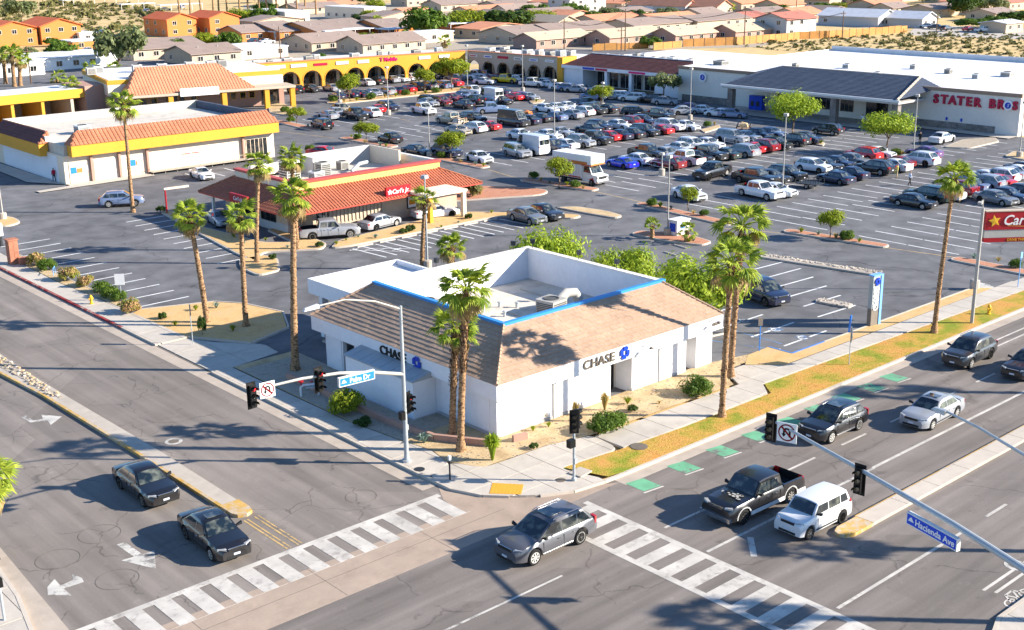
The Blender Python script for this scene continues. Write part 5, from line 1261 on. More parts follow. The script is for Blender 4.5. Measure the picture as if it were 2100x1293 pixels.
palm_px(527, 541, 531, 338, 1.25, 'palm rising from the small teardrop planter in front of the restaurant', r0=.19, shag=.1)
palm_px(273, 436, 253, 212, 1.5, 'slender tall palm in front of the long cream shop', r0=.19, shag=.05, nf=26)
palm_px(1480, 858, 1500, 538, 1.55, 'palm on the avenue lawn with the lower crown of the pair right of the bank', r0=.17, shag=.08)
palm_px(1498, 776, 1522, 462, 1.65, 'palm in the bank corner bed with the higher crown of the pair', r0=.19, shag=.35)
palm_px(1915, 686, 1957, 365, 1.25, 'very thin tall palm on the avenue lawn near the tall signpost', r0=.17, r1=.12, shag=.05, nf=28)
palm_px(866, 552, 872, 408, 1.1, 'slim palm directly behind the grey lamp post in front of the restaurant', r0=.2, shag=.1, nf=20, lowest=-30)
palm_px(925, 566, 926, 506, 1.25, 'short squat palm with a wide crown behind the bank roof', r0=.32, r1=.26, shag=.2, nf=28, lowest=-25, dry=4)
palm_px(158, 236, 146, 176, 1.6, 'small palm by the car wash bays', r0=.25, nf=22)
palm_px(223, 224, 216, 178, 1.4, 'small palm right of the car wash, before the brown wall', r0=.25, nf=22)
palm_px(1338, 490, 1337, 463, .8, 'tiny pale palm at the left end of the kiosk island', r0=.2, r1=.18, nf=16, lowest=0, dry=0)
palm_px(1407, 499, 1409, 474, .9, 'tiny palm in front of the small kiosk', r0=.2, r1=.18, nf=16, lowest=-20, dry=0)
for k, (bx, by, cx, cy) in enumerate(((12,172,6,112),(30,178,24,108),(42,176,40,120))):
    palm_px(bx, by, cx, cy, 2.0, ['shaggy palm at the left edge above the car wash','middle shaggy palm of the cluster above the car wash','right-hand shaggy palm of the cluster above the car wash'][k], r0=.4, r1=.34, nf=24)
for k, (bx, by, cx, cy) in enumerate(((773,66,773,42),(822,84,828,74),(836,96,838,84),(915,98,912,84),(187,160,186,140),(232,158,233,140),(118,170,118,158))):
    palm_px(bx, by, cx, cy, 1.9, f"small distant palm {['among the grey roofs above the arcade','in the yard above the arcade, beside its twin','in the yard above the arcade, lower of two','by the pale flat roof above the arcade','left of the rooftop units at upper left','right of its twin near the upper left roofs','just behind the car wash roof'][k]}", r0=.25, nf=16, group='distant small palms')
rr = random.Random(4)
for k in range(15):
    bx = 372+k*20+rr.uniform(-7,7); b = G(bx, 31+rr.uniform(-3,3)); h = rr.uniform(11,15)
    palm(b, b+Vector((rr.uniform(-.8,.8), rr.uniform(-.5,.5), h)), 2.2, f'tall palm trunk, {ORD[k]} from the left in the grove at the top edge', r0=.35, r1=.3, shag=0, nf=12, group='palm grove at the top edge', dry=2)
# palms standing south of the avenue, whose shadows reach into the picture
palm((83.5,19,0), (83.7,19,12.0), 1.5, 'palm on the south pavement casting its shadow over the far avenue lanes', nf=24)
palm((58.4,15,0), (58.2,15.1,8.8), 1.4, 'palm on the south pavement casting its shadow beside the median nose', nf=24)
palm((51.5,13,0), (51.6,13,9.6), 1.4, 'palm on the south pavement casting its shadow over the zebra bars', nf=24)
palm(G(-40,1150), UP(G(-40,1150), -36, 985), 1.35, 'palm at the left edge whose yellow-green leaf tips enter the frame', nf=34)

def leaf_cloud(seed, R_=1.0, H=1.0, n=1400, leaf=.11, clumps=16, mt='leaf_green', flat=.75, hollow=.35, wispy=0.0):
    q = random.Random(seed); mb = MB(); cs = []
    for i in range(clumps):
        a = q.uniform(0, 6.283); e = q.uniform(-.35, 1)
        r = q.uniform(.35, .8)
        cs.append((Vector((math.cos(a)*r*R_*math.sqrt(max(0,1-e*e*.6)), math.sin(a)*r*R_*math.sqrt(max(0,1-e*e*.6)), H*(.5+.42*e*flat))), q.uniform(.22, .42)))
    vs = []; fs = []
    for i in range(n):
        c, cr = cs[q.randrange(clumps)]
        d = Vector((q.gauss(0,1), q.gauss(0,1), q.gauss(0,1))).normalized()
        p = c+Vector((d.x*R_, d.y*R_, d.z*H*.8))*cr*(hollow+(1-hollow)*q.random()**.5)
        if wispy and q.random() < .5: p += Vector((d.x, d.y, abs(d.z)*.6+.1))*wispy*q.random()
        nrm = (d+Vector((q.uniform(-.8,.8), q.uniform(-.8,.8), q.uniform(-.2,.9)))).normalized()
        t = nrm.orthogonal().normalized(); t = Matrix.Rotation(q.uniform(0,6.28), 3, nrm) @ t; b = nrm.cross(t)
        l = leaf*q.uniform(.6,1.4); w = l*(.34 if wispy else .55); k = len(vs)
        vs += [p-t*l, p+b*w, p+t*l, p-b*w]; fs.append((k,k+1,k+2,k+3))
    mb.add(vs, fs, mt); return mb.mesh('crown')
CM = {}
def crown_mesh(kind):
    v = rnd.randrange(3); key = (kind, v)
    if key not in CM:
        s = hash_seed(kind)+v
        CM[key] = {'lime': lambda: leaf_cloud(s, mt='leaf_lime', n=3000, leaf=.075, clumps=20, wispy=.14),
                   'bright': lambda: leaf_cloud(s, mt='leaf_bright', n=5200, leaf=.055, clumps=22, wispy=.24),
                   'green': lambda: leaf_cloud(s, mt='leaf_green', n=2200, leaf=.085, clumps=18),
                   'dark': lambda: leaf_cloud(s, mt='leaf_dark', n=2200, leaf=.085, clumps=18),
                   'olive': lambda: leaf_cloud(s, mt='leaf_olive', n=1900, leaf=.075, clumps=16),
                   'limeball': lambda: leaf_cloud(s, mt='leaf_lime', n=2600, leaf=.07, clumps=34, hollow=.8),
                   'ball': lambda: leaf_cloud(s, mt='leaf_green', n=4200, leaf=.06, clumps=40, hollow=.85),
                   'hedge': lambda: leaf_cloud(s, mt='leaf_pink', n=2000, leaf=.09, clumps=20),
                   'scrub': lambda: leaf_cloud(s, mt='leaf_scrub', n=420, leaf=.14, clumps=9)}[kind]()
    return CM[key]
def hash_seed(k): return sum(ord(c)*(i+3) for i, c in enumerate(k))
def limbs(root, H, r, crz, R_, seed, mt='bark', n=5):
    q = random.Random(seed); mb = MB()
    mb.path([(0,0,0),(q.uniform(-.05,.05)*H,q.uniform(-.05,.05)*H,crz*.5),(0,0,crz)], [r*1.25,r,r*.8], 8, mt)
    for i in range(n):
        a = i*2.4+q.uniform(-.3,.3); e = Vector((math.cos(a)*R_*.55, math.sin(a)*R_*.55, crz+(H-crz)*q.uniform(.35,.7)))
        mb.path([(0,0,crz*.9),(e.x*.4,e.y*.4,crz+(e.z-crz)*.5),tuple(e)], [r*.6,r*.4,r*.18], 5, mt)
    mb.smooth = 60; mb.obj('trunk', root)
TN = 0
def tree(x, y, H, R_, kind, label, cat='tree', group=None, crz=None, z0=0.0, trunk_r=None):
    global TN; TN += 1; crz = H*.42 if crz is None else crz
    root = empty('leafy_tree', (x,y,z0), 0, label, cat, group)
    limbs(root, H, trunk_r or max(.06, H*.022), crz, R_, TN)
    o = link(crown_mesh(kind), 'crown', root, (0,0,crz*.82), (0,0,rnd.uniform(0,6.28)), (R_,R_,(H-crz*.82)*.98)); return root
def tree_px(bx, by, ty, hw, kind, label, crz=.42, wide=1.05, **kw):
    b = G(bx, by); H = HT(bx, by, ty); R_ = hw*math.hypot(b.x, b.y)/FPX*wide
    return tree(b.x, b.y, H, R_, kind, label, crz=H*crz, **kw)
for args in ((719,210,152,27,'lime','round lime tree before the yellow arcade, leftmost on the planted strip'),
             (871,193,139,21,'lime','small lime tree of the planted strip, left of the big round one'),
             (927,186,116,36,'lime','biggest round tree of the planted strip before the arcade corner'),
             (609,256,220,20,'lime','small flat-topped tree in the kerbed island nearest the pink roof'),
             (752,295,249,26,'lime','flat-topped young tree beside the black sedan in the island'),
             (924,328,271,33,'lime','round lime tree beside the dark parked suv in the island'),
             (1147,386,324,29,'lime','lime tree half hiding the orange and white moving truck'),
             (1412,432,384,20,'lime','spindly young tree in front of the white hatchback'),
             (1702,490,430,31,'lime','lone small tree on the kerbed island near the bank parking'),
             (1232,220,176,27,'lime','small yellow-green tree in front of the maroon roofed store'),
             (1361,208,143,34,'olive','grey-green tree with forked trunk beside the blank supermarket wall'),
             (1626,285,193,52,'bright','large bright yellow-green tree before the supermarket canopy'),
             (1820,315,234,50,'bright','large wispy green tree before the supermarket entrance door')):
    tree_px(*args, group='parking lot trees')
tree_px(637,318,297,12,'ball','clipped round topiary tree behind the restaurant roof', crz=.3)
for x, y, H, R_, w in ((65.0,69.4,5.0,3.2,'leftmost of the three feathery bright green trees behind the bank'),(66.4,62.2,4.5,2.9,'middle feathery bright green tree behind the bank, lowest of three'),(66.2,54.6,5.2,3.7,'nearest feathery bright green tree, right behind the bank roof end')):
    tree(x, y, H, R_, 'bright', w, crz=1.0, group='feathery trees behind the bank', trunk_r=.1)
far_trees = [(244,143,52,38,'olive','tall grey-green gum tree above the left end of the shops'),(45,45,4,22,'olive','dark round tree on the desert at top left'),(130,128,88,22,'green','bushy green tree beside the white carports at left'),(155,128,106,16,'green','low green bush tree beside the white carports at left'),
 (375,112,82,26,'green','leftmost of three green trees below the orange houses'),(420,106,72,24,'lime','middle lime tree below the orange houses'),(468,106,70,20,'green','right dark green tree below the orange houses'),
 (500,48,22,26,'lime','lime bush tree above the brown roofs at left'),(545,50,20,20,'green','green bush tree beside the yellow block wall'),
 (878,78,22,38,'green','big green tree above the yellow arcade'),(960,62,24,32,'lime','olive-yellow tree in the row above the arcade corner'),(1035,66,24,38,'dark','dark wide tree in the row above the arcade corner'),
 (1098,60,26,30,'lime','round olive tree right of the dark wide tree'),(1096,34,12,22,'green','green tree behind the round olive tree'),(1175,36,10,24,'green','green tree before the pink roofed apartments'),(1212,48,24,18,'green','small green tree beside the yellow gabled house'),
 (1306,44,22,15,'dark','left one of two dark bushes by the empty lot'),(1338,46,27,14,'dark','right one of two dark bushes by the empty lot'),(1310,20,-8,22,'olive','grey-green tree at the top edge above the two bushes'),
 (1332,99,78,17,'green','bright round tree in a yard behind the maroon store'),(1570,36,20,26,'green','left half of the green hedge below the red roofs'),(1618,37,22,24,'green','middle of the green hedge below the red roofs'),(1648,37,24,18,'lime','right end of the green hedge below the red roofs'),
 (1975,34,-6,26,'dark','large dark tree at the top right between roofs'),(2035,30,-10,20,'olive','tall dark tree at the top edge far right'),(1990,58,40,22,'green','wide green bush tree at upper right behind the pickup'),(2035,56,36,24,'green','green bush tree at upper right beside the driveway'),(2082,50,26,24,'dark','dark bush tree at the upper right corner'),
 (1360,41,32,12,'lime','lime bush right of the two dark bushes'),(770,22,2,14,'lime','slim yellow-green tree beside the far yellow block'),(655,128,112,12,'green','low green bush behind the arcade roof units'),(745,82,70,24,'lime','low lime hedge above the yellow arcade'),
 (1250,40,18,16,'olive','olive tree at the end of the pink roofed apartments'),(60,125,100,14,'olive','loose olive tree right of the shaggy palms'),(105,95,80,12,'green','small tree between the two left orange houses'),(1900,46,30,18,'olive','small olive tree beside the grey roofed house')]
for a in far_trees: tree_px(a[0], a[1], a[2]-(a[1]-a[2])*.12, *a[3:], crz=.15, wide=1.5, group='trees among the far houses')

q_ = random.Random(21)
for k in range(40):
    px, py = q_.uniform(480, 2080), q_.choice([8, 14, 22, 30, 40, 48])+q_.uniform(-3, 3)
    if px > 1600 and py > 30: py -= 22
    tree_px(px, py, py-q_.uniform(14, 26), q_.uniform(12, 24), q_.choice(['dark','green','olive','dark','green','lime']), f"bushy tree of the distant housing area, {(ORD+['twenty-'+o for o in ORD])[k]} scattered one", crz=.2, wide=1.25, group='scattered trees of the distant housing area')
# small plants in the beds
def tuft(n, L, mt, seed, spread=1.0, w=.03):
    q = random.Random(seed); mb = MB(); vs = []; fs = []
    for i in range(n):
        a = q.uniform(0, 6.28); t = q.uniform(.15, 1)*spread; d = Vector((math.cos(a), math.sin(a), 0)); s = Vector((-d.y, d.x, 0))*w
        l = L*q.uniform(.7,1.15); b = d*.05; m = b+d*l*.35*t+Vector((0,0,l*.6)); e = b+d*l*.85*t+Vector((0,0,l*(.85-.45*t)))
        k = len(vs); vs += [b-s, b+s, m+s*.8, m-s*.8, e]; fs += [(k,k+1,k+2,k+3),(k+3,k+2,k+4)]
    mb.add(vs, fs, mt); return mb.mesh('leaves')
TUFT = {'green': tuft(120, 1.0, 'leaf_lime', 1), 'gold': tuft(180, 1.0, 'leaf_dry', 2, .7), 'agave': tuft(26, 1.0, 'leaf_agave', 3, 1.0, .09), 'dry': tuft(90, 1.0, 'leaf_dry', 4, 1.2, .02), 'reed': tuft(420, 1.0, 'leaf_bright', 5, .75, .05)}
def plant(x, y, s, kind, label, cat='plant', group='small bed plants', z=.13, sz=None):
    root = empty('bed_plant', (x,y,z), rnd.uniform(0,6.28), label, cat, group)
    if kind in TUFT: link(TUFT[kind], 'leaves', root, scale=(s,s,sz or s))
    else:
        o = link(crown_mesh(kind), 'leaves', root, (0,0,-.12*s), scale=(s,s,sz or s*1.3))
        MB().tube((0,0,-.05),(0,0,s*.4),.03*max(1,s),.02,5,'bark').obj('stem', root)
    return root
def plant_px(px, py, s, kind, label, **kw):
    p = G(px, py); return plant(p.x, p.y, s, kind, label, **kw)
for k, (x, y, s, kd) in enumerate(((75,548,.95,'hedge'),(97,557,.85,'ball'),(140,577,.95,'hedge'),(176,590,.8,'hedge'),(208,602,.75,'ball'),(226,612,.8,'ball'),(243,619,.7,'ball'),(270,644,.95,'hedge'))):
    plant_px(x, y, s, kd, f"{'flowering pinkish' if kd=='hedge' else 'green'} shrub, {ORD[k]} from the top in the row beside the side street", cat='shrub', group='shrub row beside the side street', sz=s*1.25)
plant_px(711, 850, 1.15, 'limeball', 'round yellow-green bush on the shaded gravel beside the bank vault wall', cat='bush', sz=1.5)
plant_px(745, 876, .65, 'dark', 'small flat dark green bush on the shaded gravel', cat='bush', sz=.5)
plant_px(684, 838, .5, 'agave', 'spiky dark plant hiding behind the round yellow-green bush')
plant_px(870, 912, .75, 'agave', 'blue-green agave beside the low brown garden wall')
plant_px(1010, 948, 1.0, 'reed', 'tall arching reedy clump on the sunny corner bed', sz=1.9)
plant_px(1240, 888, 1.05, 'ball', 'broad clipped green bush behind the pedestrian signal', cat='bush', sz=1.15); plant_px(1262,880,.75,'ball','smaller clipped bush fused to the right of the broad one', cat='bush', sz=.95)
plant_px(1428, 812, 1.0, 'ball', 'round clipped bush with bronze tint near the bank right pillars', cat='bush', sz=1.15)
plant_px(1240, 845, .9, 'gold', 'golden dry grass clump against the white bank wall', sz=1.4); plant_px(1180, 868, .7, 'gold', 'yellow grass clump right behind the signal heads', sz=1.6)
plant_px(1287, 833, .6, 'green', 'small green tuft right of the bank door'); plant_px(1115, 868, .4, 'dry', 'pale dry twiggy plant at the wall downspout', sz=.8)
plant_px(1093, 888, .4, 'green', 'flat green tuft at the foot of the bank wall'); plant_px(1125, 880, .4, 'green', 'green tuft right of another at the foot of the bank wall'); plant_px(1095, 925, .3, 'dark', 'tiny dark green shrub alone on the sunny corner sand'); plant_px(1297,848,.35,'dark','tiny dark shrub on the gravel right of the broad bush'); plant_px(1352,832,.3,'dry','dry weed near the curved bed edge')
plant_px(416, 690, .35, 'dark', 'upright columnar cactus-like plant on the triangular bed', sz=1.5); plant_px(478, 682, .6, 'green', 'loose green tuft at the right of the triangular bed'); plant_px(360, 672, .5, 'green', 'small tuft at the left of the triangular bed'); plant_px(402,640,.55,'green','tuft left of the leaning palm'); plant_px(444,635,.6,'agave','pale agave right of the leaning palm top end'); plant_px(334,657,.4,'dark','tiny dark weed at the left tip of the triangular bed')
ic = [(545,497),(590,512),(655,510),(690,505),(770,492),(828,482),(905,470),(940,461),(962,452),(1008,440),(1045,435),(330,438),(480,490),(500,505),(560,535),(710,497),(735,490),(842,478)]
for k, (x, y) in enumerate(ic): plant_px(x, y, rnd.uniform(.35,.6), ['green','agave','dark'][k%3], f"small desert plant {k%3==1 and 'of bluish spikes' or 'of green leaves'}, {ORD[k]} along the restaurant planted strips", group='plants on the restaurant planted strips')
ic = [(597,252),(590,250),(632,262),(721,284),(733,288),(748,295),(780,301),(792,303),(905,326),(945,336),(975,341),(992,344),(1094,368),(1109,374),(1127,379),(1163,383),(1180,387),(1196,390)]
for k, (x, y) in enumerate(ic): plant_px(x, y, rnd.uniform(.5,.75), ['ball','dry','agave','green'][k%4], f"low island plant, {ORD[k]} counted along the three far kerbed islands", group='plants on the far kerbed islands')
ic = [(1337,424),(1354,428),(1376,432),(1422,442),(1444,445),(1643,480),(1678,485),(1714,492),(1736,494),(1762,500),(1997,534),(2047,540),(2082,552),(1413,500),(1422,498)]
for k, (x, y) in enumerate(ic): plant_px(x, y, rnd.uniform(.5,.8), ['ball','green','agave','dry'][k%4], f"low island plant, {ORD[k]} counted along the nearer kerbed islands", group='plants on the nearer kerbed islands')
ic = [(683,210),(706,212),(732,209),(760,206),(790,203),(812,200),(832,197),(852,196),(873,194),(893,192),(905,190),(948,186),(585,232),(596,238),(1100,211),(1450,262),(1465,260),(1683,297),(1838,322),(1850,324)]
for k, (x, y) in enumerate(ic): plant_px(x, y, rnd.uniform(.7,1.0), ['ball','gold','green'][k%3], f"low plant on the farthest planted strips, {ORD[k]} in order", group='plants on the farthest strips')
plant_px(965, 405, 1.6, 'scrub', 'sprawling dry bush on the red gravel behind the restaurant canopy', cat='bush', sz=1.8); plant_px(985, 402, 1.3, 'gold', 'straw coloured grass beside the sprawling dry bush')
plant_px(8, 240, .1, 'dark', 'tiny weed by the car wash wall')
# desert scrub, nobody could count it
sb = MB(); q = random.Random(12); lv = []
def scrub_at(x, y, s):
    n = 22; k0 = len(sb.v); vs = []; fs = []
    for i in range(n):
        d = Vector((q.gauss(0,1), q.gauss(0,1), abs(q.gauss(0,.8)))).normalized(); p = Vector((x,y,-.05))+Vector((d.x*s, d.y*s, d.z*s*.8))*q.uniform(.3,1)
        t = Vector((q.uniform(-1,1), q.uniform(-1,1), q.uniform(-1,1))).normalized(); b = t.orthogonal().normalized(); l = s*.42; k = len(vs)
        vs += [p-t*l, p+b*l*.6, p+t*l, p-b*l*.6]; fs.append((k,k+1,k+2,k+3))
    sb.add(vs, fs, 'leaf_scrub')
def region_px(n, poly, smin, smax):
    ps = pp(*poly); xs = [p[0] for p in ps]; ys = [p[1] for p in ps]; c = 0; t = 0
    while c < n and t < n*30:
        t += 1; x = q.uniform(min(xs), max(xs)); y = q.uniform(min(ys), max(ys))
        if len(clip_poly(ps, x-.05, y-.05, x+.05, y+.05)) > 2: scrub_at(x, y, q.uniform(smin, smax)*(1 if q.random() > .12 else 2)); c += 1
region_px(900, ((1560,100),(2160,150),(2160,72),(1900,66),(1700,78),(1500,92)), .25, .7)
region_px(500, ((-40,90),(330,62),(330,20),(200,6),(-40,4)), .6, 1.8)
region_px(60, ((1380,44),(1500,48),(1560,30),(1400,30)), .4, 1.0); region_px(80, ((1650,34),(1860,34),(1860,22),(1680,20)), .4, 1.0)
tag(sb.obj('desert_scrub'), 'scattered olive and brown desert scrub on open sandy ground', kind='stuff')

# ================================================================ FAR HOUSES
HN = 0
def house(px, py, LX, LY, h, ridge, wall, roof, label, rise=1.6, over=.5, wins=((0.5,),), rz=0.0, flat=False, cat='house', storeys=1, group=None):
    """nearest corner at pixel (px,py); LX along the lit side, LY away; ridge 'x','y'"""
    global HN; HN += 1; p = G(px, py); q = random.Random(HN)
    root = empty('far_house', (p.x,p.y,-.05), rz, label, cat, group)
    wl = MB().box(0,0,0,LX,LY,h,wall)
    if flat:
        wl.obj('wall', root); MB().box(-over*.4,-over*.4,h,LX+over*.4,LY+over*.4,h+.3,roof).obj('roof', root)
    elif ridge == 'x':
        wl.add([(0,0,h),(0,LY,h),(0,LY/2,h+rise*.93)], [(0,2,1)], wall).add([(LX,0,h),(LX,LY,h),(LX,LY/2,h+rise*.93)], [(0,1,2)], wall); wl.obj('wall', root)
        r = MB(); s = rise/(LY/2)
        for sgn in (0, 1):
            y0 = -over if sgn == 0 else LY+over
            a = [(-over,y0,h-over*s),(LX+over,y0,h-over*s),(LX+over,LY/2,h+rise),(-over,LY/2,h+rise)]
            if sgn: a = [a[1],a[0],a[3],a[2]]
            r.hexa([(x,y,z-.02) for x,y,z in a], [(x,y,z+.18) for x,y,z in a], roof)
        rf_ = r.obj('roof', root)
        for i in range(2): xx = LX*(.3+.4*i); MB().tube((xx,LY*.3,h+rise*.5),(xx,LY*.3,h+rise*.6+.55),.13,None,6,'unit_grey').obj('vent_pipe', rf_)
    else:
        wl.add([(0,0,h),(LX,0,h),(LX/2,0,h+rise*.93)], [(0,1,2)], wall).add([(0,LY,h),(LX,LY,h),(LX/2,LY,h+rise*.93)], [(0,2,1)], wall); wl.obj('wall', root)
        r = MB(); s = rise/(LX/2)
        for sgn in (0, 1):
            x0 = -over if sgn == 0 else LX+over
            a = [(x0,LY+over,h-over*s),(x0,-over,h-over*s),(LX/2,-over,h+rise),(LX/2,LY+over,h+rise)]
            if sgn: a = [a[1],a[0],a[3],a[2]]
            r.hexa([(x,y,z-.02) for x,y,z in a], [(x,y,z+.18) for x,y,z in a], roof)
        r.obj('roof', root)
    for s_ in range(storeys):
        z = .9+s_*2.6
        k = max(1, int(LX/4))
        for i in range(k):
            if q.random() < .8: window(root, LX*(i+.5)/k, 0, z, 1.3, 1.1, 'x', 'offwhite', bars=1)
        k = max(1, int(LY/5))
        for i in range(k):
            if q.random() < .7: window(root, 0, LY*(i+.5)/k, z, 1.3, 1.1, 'y', 'offwhite', bars=1)
    return root
Hs = [
 (87,92,12,17,5.2,'y','orange_stucco','bright_red_tile','orange two storey house with red roof, second from the left edge',1.9,2),
 (-14,98,13,16,5.0,'y','orange_stucco','bright_red_tile','orange two storey house cut by the left edge',1.9,2),
 (345,76,10,16,5.2,'y','orange_stucco','bright_red_tile','orange two storey house, left one of the joined pair',1.7,2),
 (432,72,10.5,15,5.2,'y','orange_stucco','bright_red_tile','orange two storey house, right one of the joined pair',1.7,2),
 (497,86,12,14,2.6,'x','orange_stucco','brown_shingle','low brown roofed dwelling right below the orange pair',1.7,1),
 (575,84,9,26,2.6,'x','orange_stucco','brown_shingle','brown roofed dwelling with small orange gable, left of centre',2.2,1),
 (652,84,9,26,2.6,'x','orange_stucco','brown_shingle','brown roofed dwelling with wide orange gable above the arcade',2.2,1),
 (705,78,11,24,2.6,'x','orange_stucco','brown_shingle','brown roofed dwelling below the pale yellow block',2.2,1),
 (790,76,11,20,2.6,'x','orange_stucco','brown_shingle','brown roofed dwelling left of the big green tree',2.0,1),
 (928,62,9,20,2.6,'x','orange_stucco','brown_shingle','brown roofed dwelling right of the big green tree',1.8,1),
 (640,108,17,15,2.5,'x','far_wall','brown_shingle','wide brown hip roof just above the arcade left end',1.8,1),
 (745,112,20,12,2.5,'x','far_wall','brown_shingle','long brown roof just above the arcade middle',1.8,1),
 (275,125,20,18,2.6,'x','far_wall','brown_shingle','long brown roof above the pink hip roof',1.8,1),
 (395,135,13,14,2.6,'x','far_wall','brown_shingle','brown roof beside the white flat roof',1.6,1),
 (1145,68,8.5,14,3.2,'y','far_wall','tan_shingle','yellow gabled house with pale roof near top centre',1.7,1),
 (1060,92,20,16,2.6,'x','far_wall','brown_shingle','long grey-brown roof behind the arcade corner',1.8,1),
 (1135,86,24,14,2.6,'x','far_wall','brown_shingle','grey-brown roof above the two tan roofs',1.8,1),
 (1300,72,26,14,2.6,'x','far_wall','brown_shingle','grey-brown roof above the tan roof pair at centre right',1.6,1),
 (1100,102,20,9,2.5,'x','mauve_stucco','tan_shingle','first tan roofed cottage from the left behind the maroon store',1.5,1),
 (1250,97,21,9,2.5,'x','mauve_stucco','tan_shingle','second tan roofed cottage from the left behind the maroon store',1.7,1),
 (1385,92,17,9,2.5,'x','mauve_stucco','tan_shingle','third tan roofed cottage from the left behind the maroon store',1.7,1),
 (1508,84,16,9,2.5,'x','mauve_stucco','tan_shingle','fourth tan roofed cottage from the left, beside the wooden fence',1.6,1),
 (1430,62,26,14,2.6,'x','far_wall','brown_shingle','grey roofed house behind the fourth tan cottage',1.4,1),
 (1515,54,16,12,2.6,'x','far_wall','pink_shingle','low pinkish roof behind the grey roof',1.2,1),
 (1612,78,14,11,5.0,'x','grey_stucco','pink_shingle','tall cream house with dull red roof beside the open desert',1.6,2),
 (1405,31,7,16,3.2,'y','grey_stucco','salmon_tile','gabled garage house with orange roof, leftmost of the top right row',1.8,1),
 (1470,33,9,18,3.2,'y','tan_stucco','salmon_tile','house with orange roof and dark gable in the top right row',2.2,1),
 (1520,24,16,14,3.0,'x','far_wall','salmon_tile','orange roofed house behind the green hedge',2.0,1),
 (1600,28,15,12,3.0,'x','far_wall','salmon_tile','salmon roofed house at the right end of the hedge',1.8,1),
 (1585,12,14,14,3.0,'x','far_wall','pink_shingle','red roofed house at the top edge above the hedge',1.8,1),
 (1700,16,9,12,3.0,'y','far_wall','pink_shingle','small red gabled house with parked cars in front',1.8,1),
 (1745,14,16,12,3.0,'x','far_wall','pink_shingle','large red roofed house at the top edge, right part',2.0,1),
 (1795,27,20,12,2.8,'x','far_wall','salmon_tile','long salmon roofed house above the grey roofed house',1.8,1),
 (1800,56,11,22,3.0,'y','grey_stucco','white_roof','house with pale grey roof and green gable',2.0,1),
 (1890,58,9,20,2.8,'y','grey_stucco','white_roof','white roofed house with roof vents at upper right',1.8,1),
 (2010,28,14,12,3.0,'x','far_wall','salmon_tile','salmon roofed house behind the trees at upper right',1.6,1),
 (2070,22,14,12,3.0,'x','far_wall','pink_shingle','red roofed house in the top right corner',1.8,1),
 (2062,68,10,8,2.6,'x','far_wall','white_roof','low white roofed carport house at the right edge',.6,1),
 (1168,28,20,12,5.4,'x','grey_stucco','pink_shingle','pink roofed two storey apartment block at top centre',2.0,2),
 (1060,12,16,14,5.0,'x','far_wall','brown_shingle','cream apartment block at the top edge, centre left',1.5,2),
 (1352,28,7,16,3.0,'y','white_stucco','salmon_tile','white walled house with salmon roof right of the grey-green tree',1.8,1),
 (1392,14,14,14,3.0,'x','far_wall','bright_red_tile','bright red roofed house at the top edge right of centre',2.0,1),
 (835,14,16,12,5.0,'x','far_wall','brown_shingle','cream apartment block behind the pale yellow block',1.5,2),
 (940,12,16,12,5.0,'x','far_wall','salmon_tile','cream apartment block left of the pink roofed one',1.5,2),
 (700,8,12,12,5.0,'x','brown_stucco','white_roof','brown apartment block behind the grove at the top edge',1.2,2),
 (560,14,14,12,5.0,'x','far_wall','brown_shingle','tan apartment block behind the palm grove',1.6,2),
 (1950,6,14,12,3,'x','far_wall','brown_shingle','brown roofed house at the very top right',1.5,1),
 (1250,6,16,12,3,'x','far_wall','salmon_tile','salmon roofed house at the very top, centre right',1.5,1),
 (1480,4,14,12,3,'x','far_wall','pink_shingle','red roofed house at the very top above the garages',1.5,1),
 (1850,4,14,12,3,'x','far_wall','salmon_tile','salmon roofed house at the very top right of centre',1.5,1),
 (960,36,26,9,2.6,'x','far_wall','salmon_tile','long orange roof glimpsed behind the row of trees',1.2,1),
]
for a in Hs: house(*a[:8], a[8], rise=a[9], storeys=a[10], group=None)
q7 = random.Random(77)
for k, (px, py) in enumerate(((520,60),(610,30),(665,22),(780,52),(835,40),(870,56),(1000,48),(1040,36),(1110,46),(1160,52),(1225,58),(1290,38),(1275,22),(905,24),(1020,22),(1130,20),(1440,46),(1640,46),(1700,40),(1830,30),(1920,36),(1985,20),(2040,44),(1555,42),(985,80),(1345,58))):
    house(px, py, q7.uniform(11,22), q7.uniform(9,14), q7.uniform(2.2,2.8), 'x' if k % 3 else 'y', 'far_wall', q7.choice(['brown_shingle','brown_shingle','tan_shingle','salmon_tile','brown_shingle']), f"low roofed home packed among the distant trees, {(ORD+['twenty-'+o for o in ORD])[k]} of the infill homes", rise=q7.uniform(1.2,1.9), group='packed distant homes')
for (px, py, LX, LY, h, wall, roof, lb) in ((586,51,10,26,4.2,'cream','white_roof','pale yellow flat roofed block with dark shaded side'),(748,42,9.5,26,4.2,'cream','white_roof','pale yellow flat roofed block right of the other one'),(430,128,22,16,2.4,'cream','white_roof','low building with bright white flat roof above the arcade'),(70,148,20,18,2.6,'sign_white','white_roof','long white roofed building above the car wash'),(0,160,10,20,2.6,'sign_white','white_roof','white walled flat building at the left edge behind the palms'),(150,105,10,8,2.4,'orange_stucco','white_roof','small orange garage with pale flat roof'),(165,88,5,9,2.6,'white_stucco','white_roof','white annexe behind the orange house'),(850,90,14,8,2.6,'cream','white_roof','low building with pale flat roof above the arcade')):
    house(px, py, LX, LY, h, 'x', wall, roof, lb, flat=True)
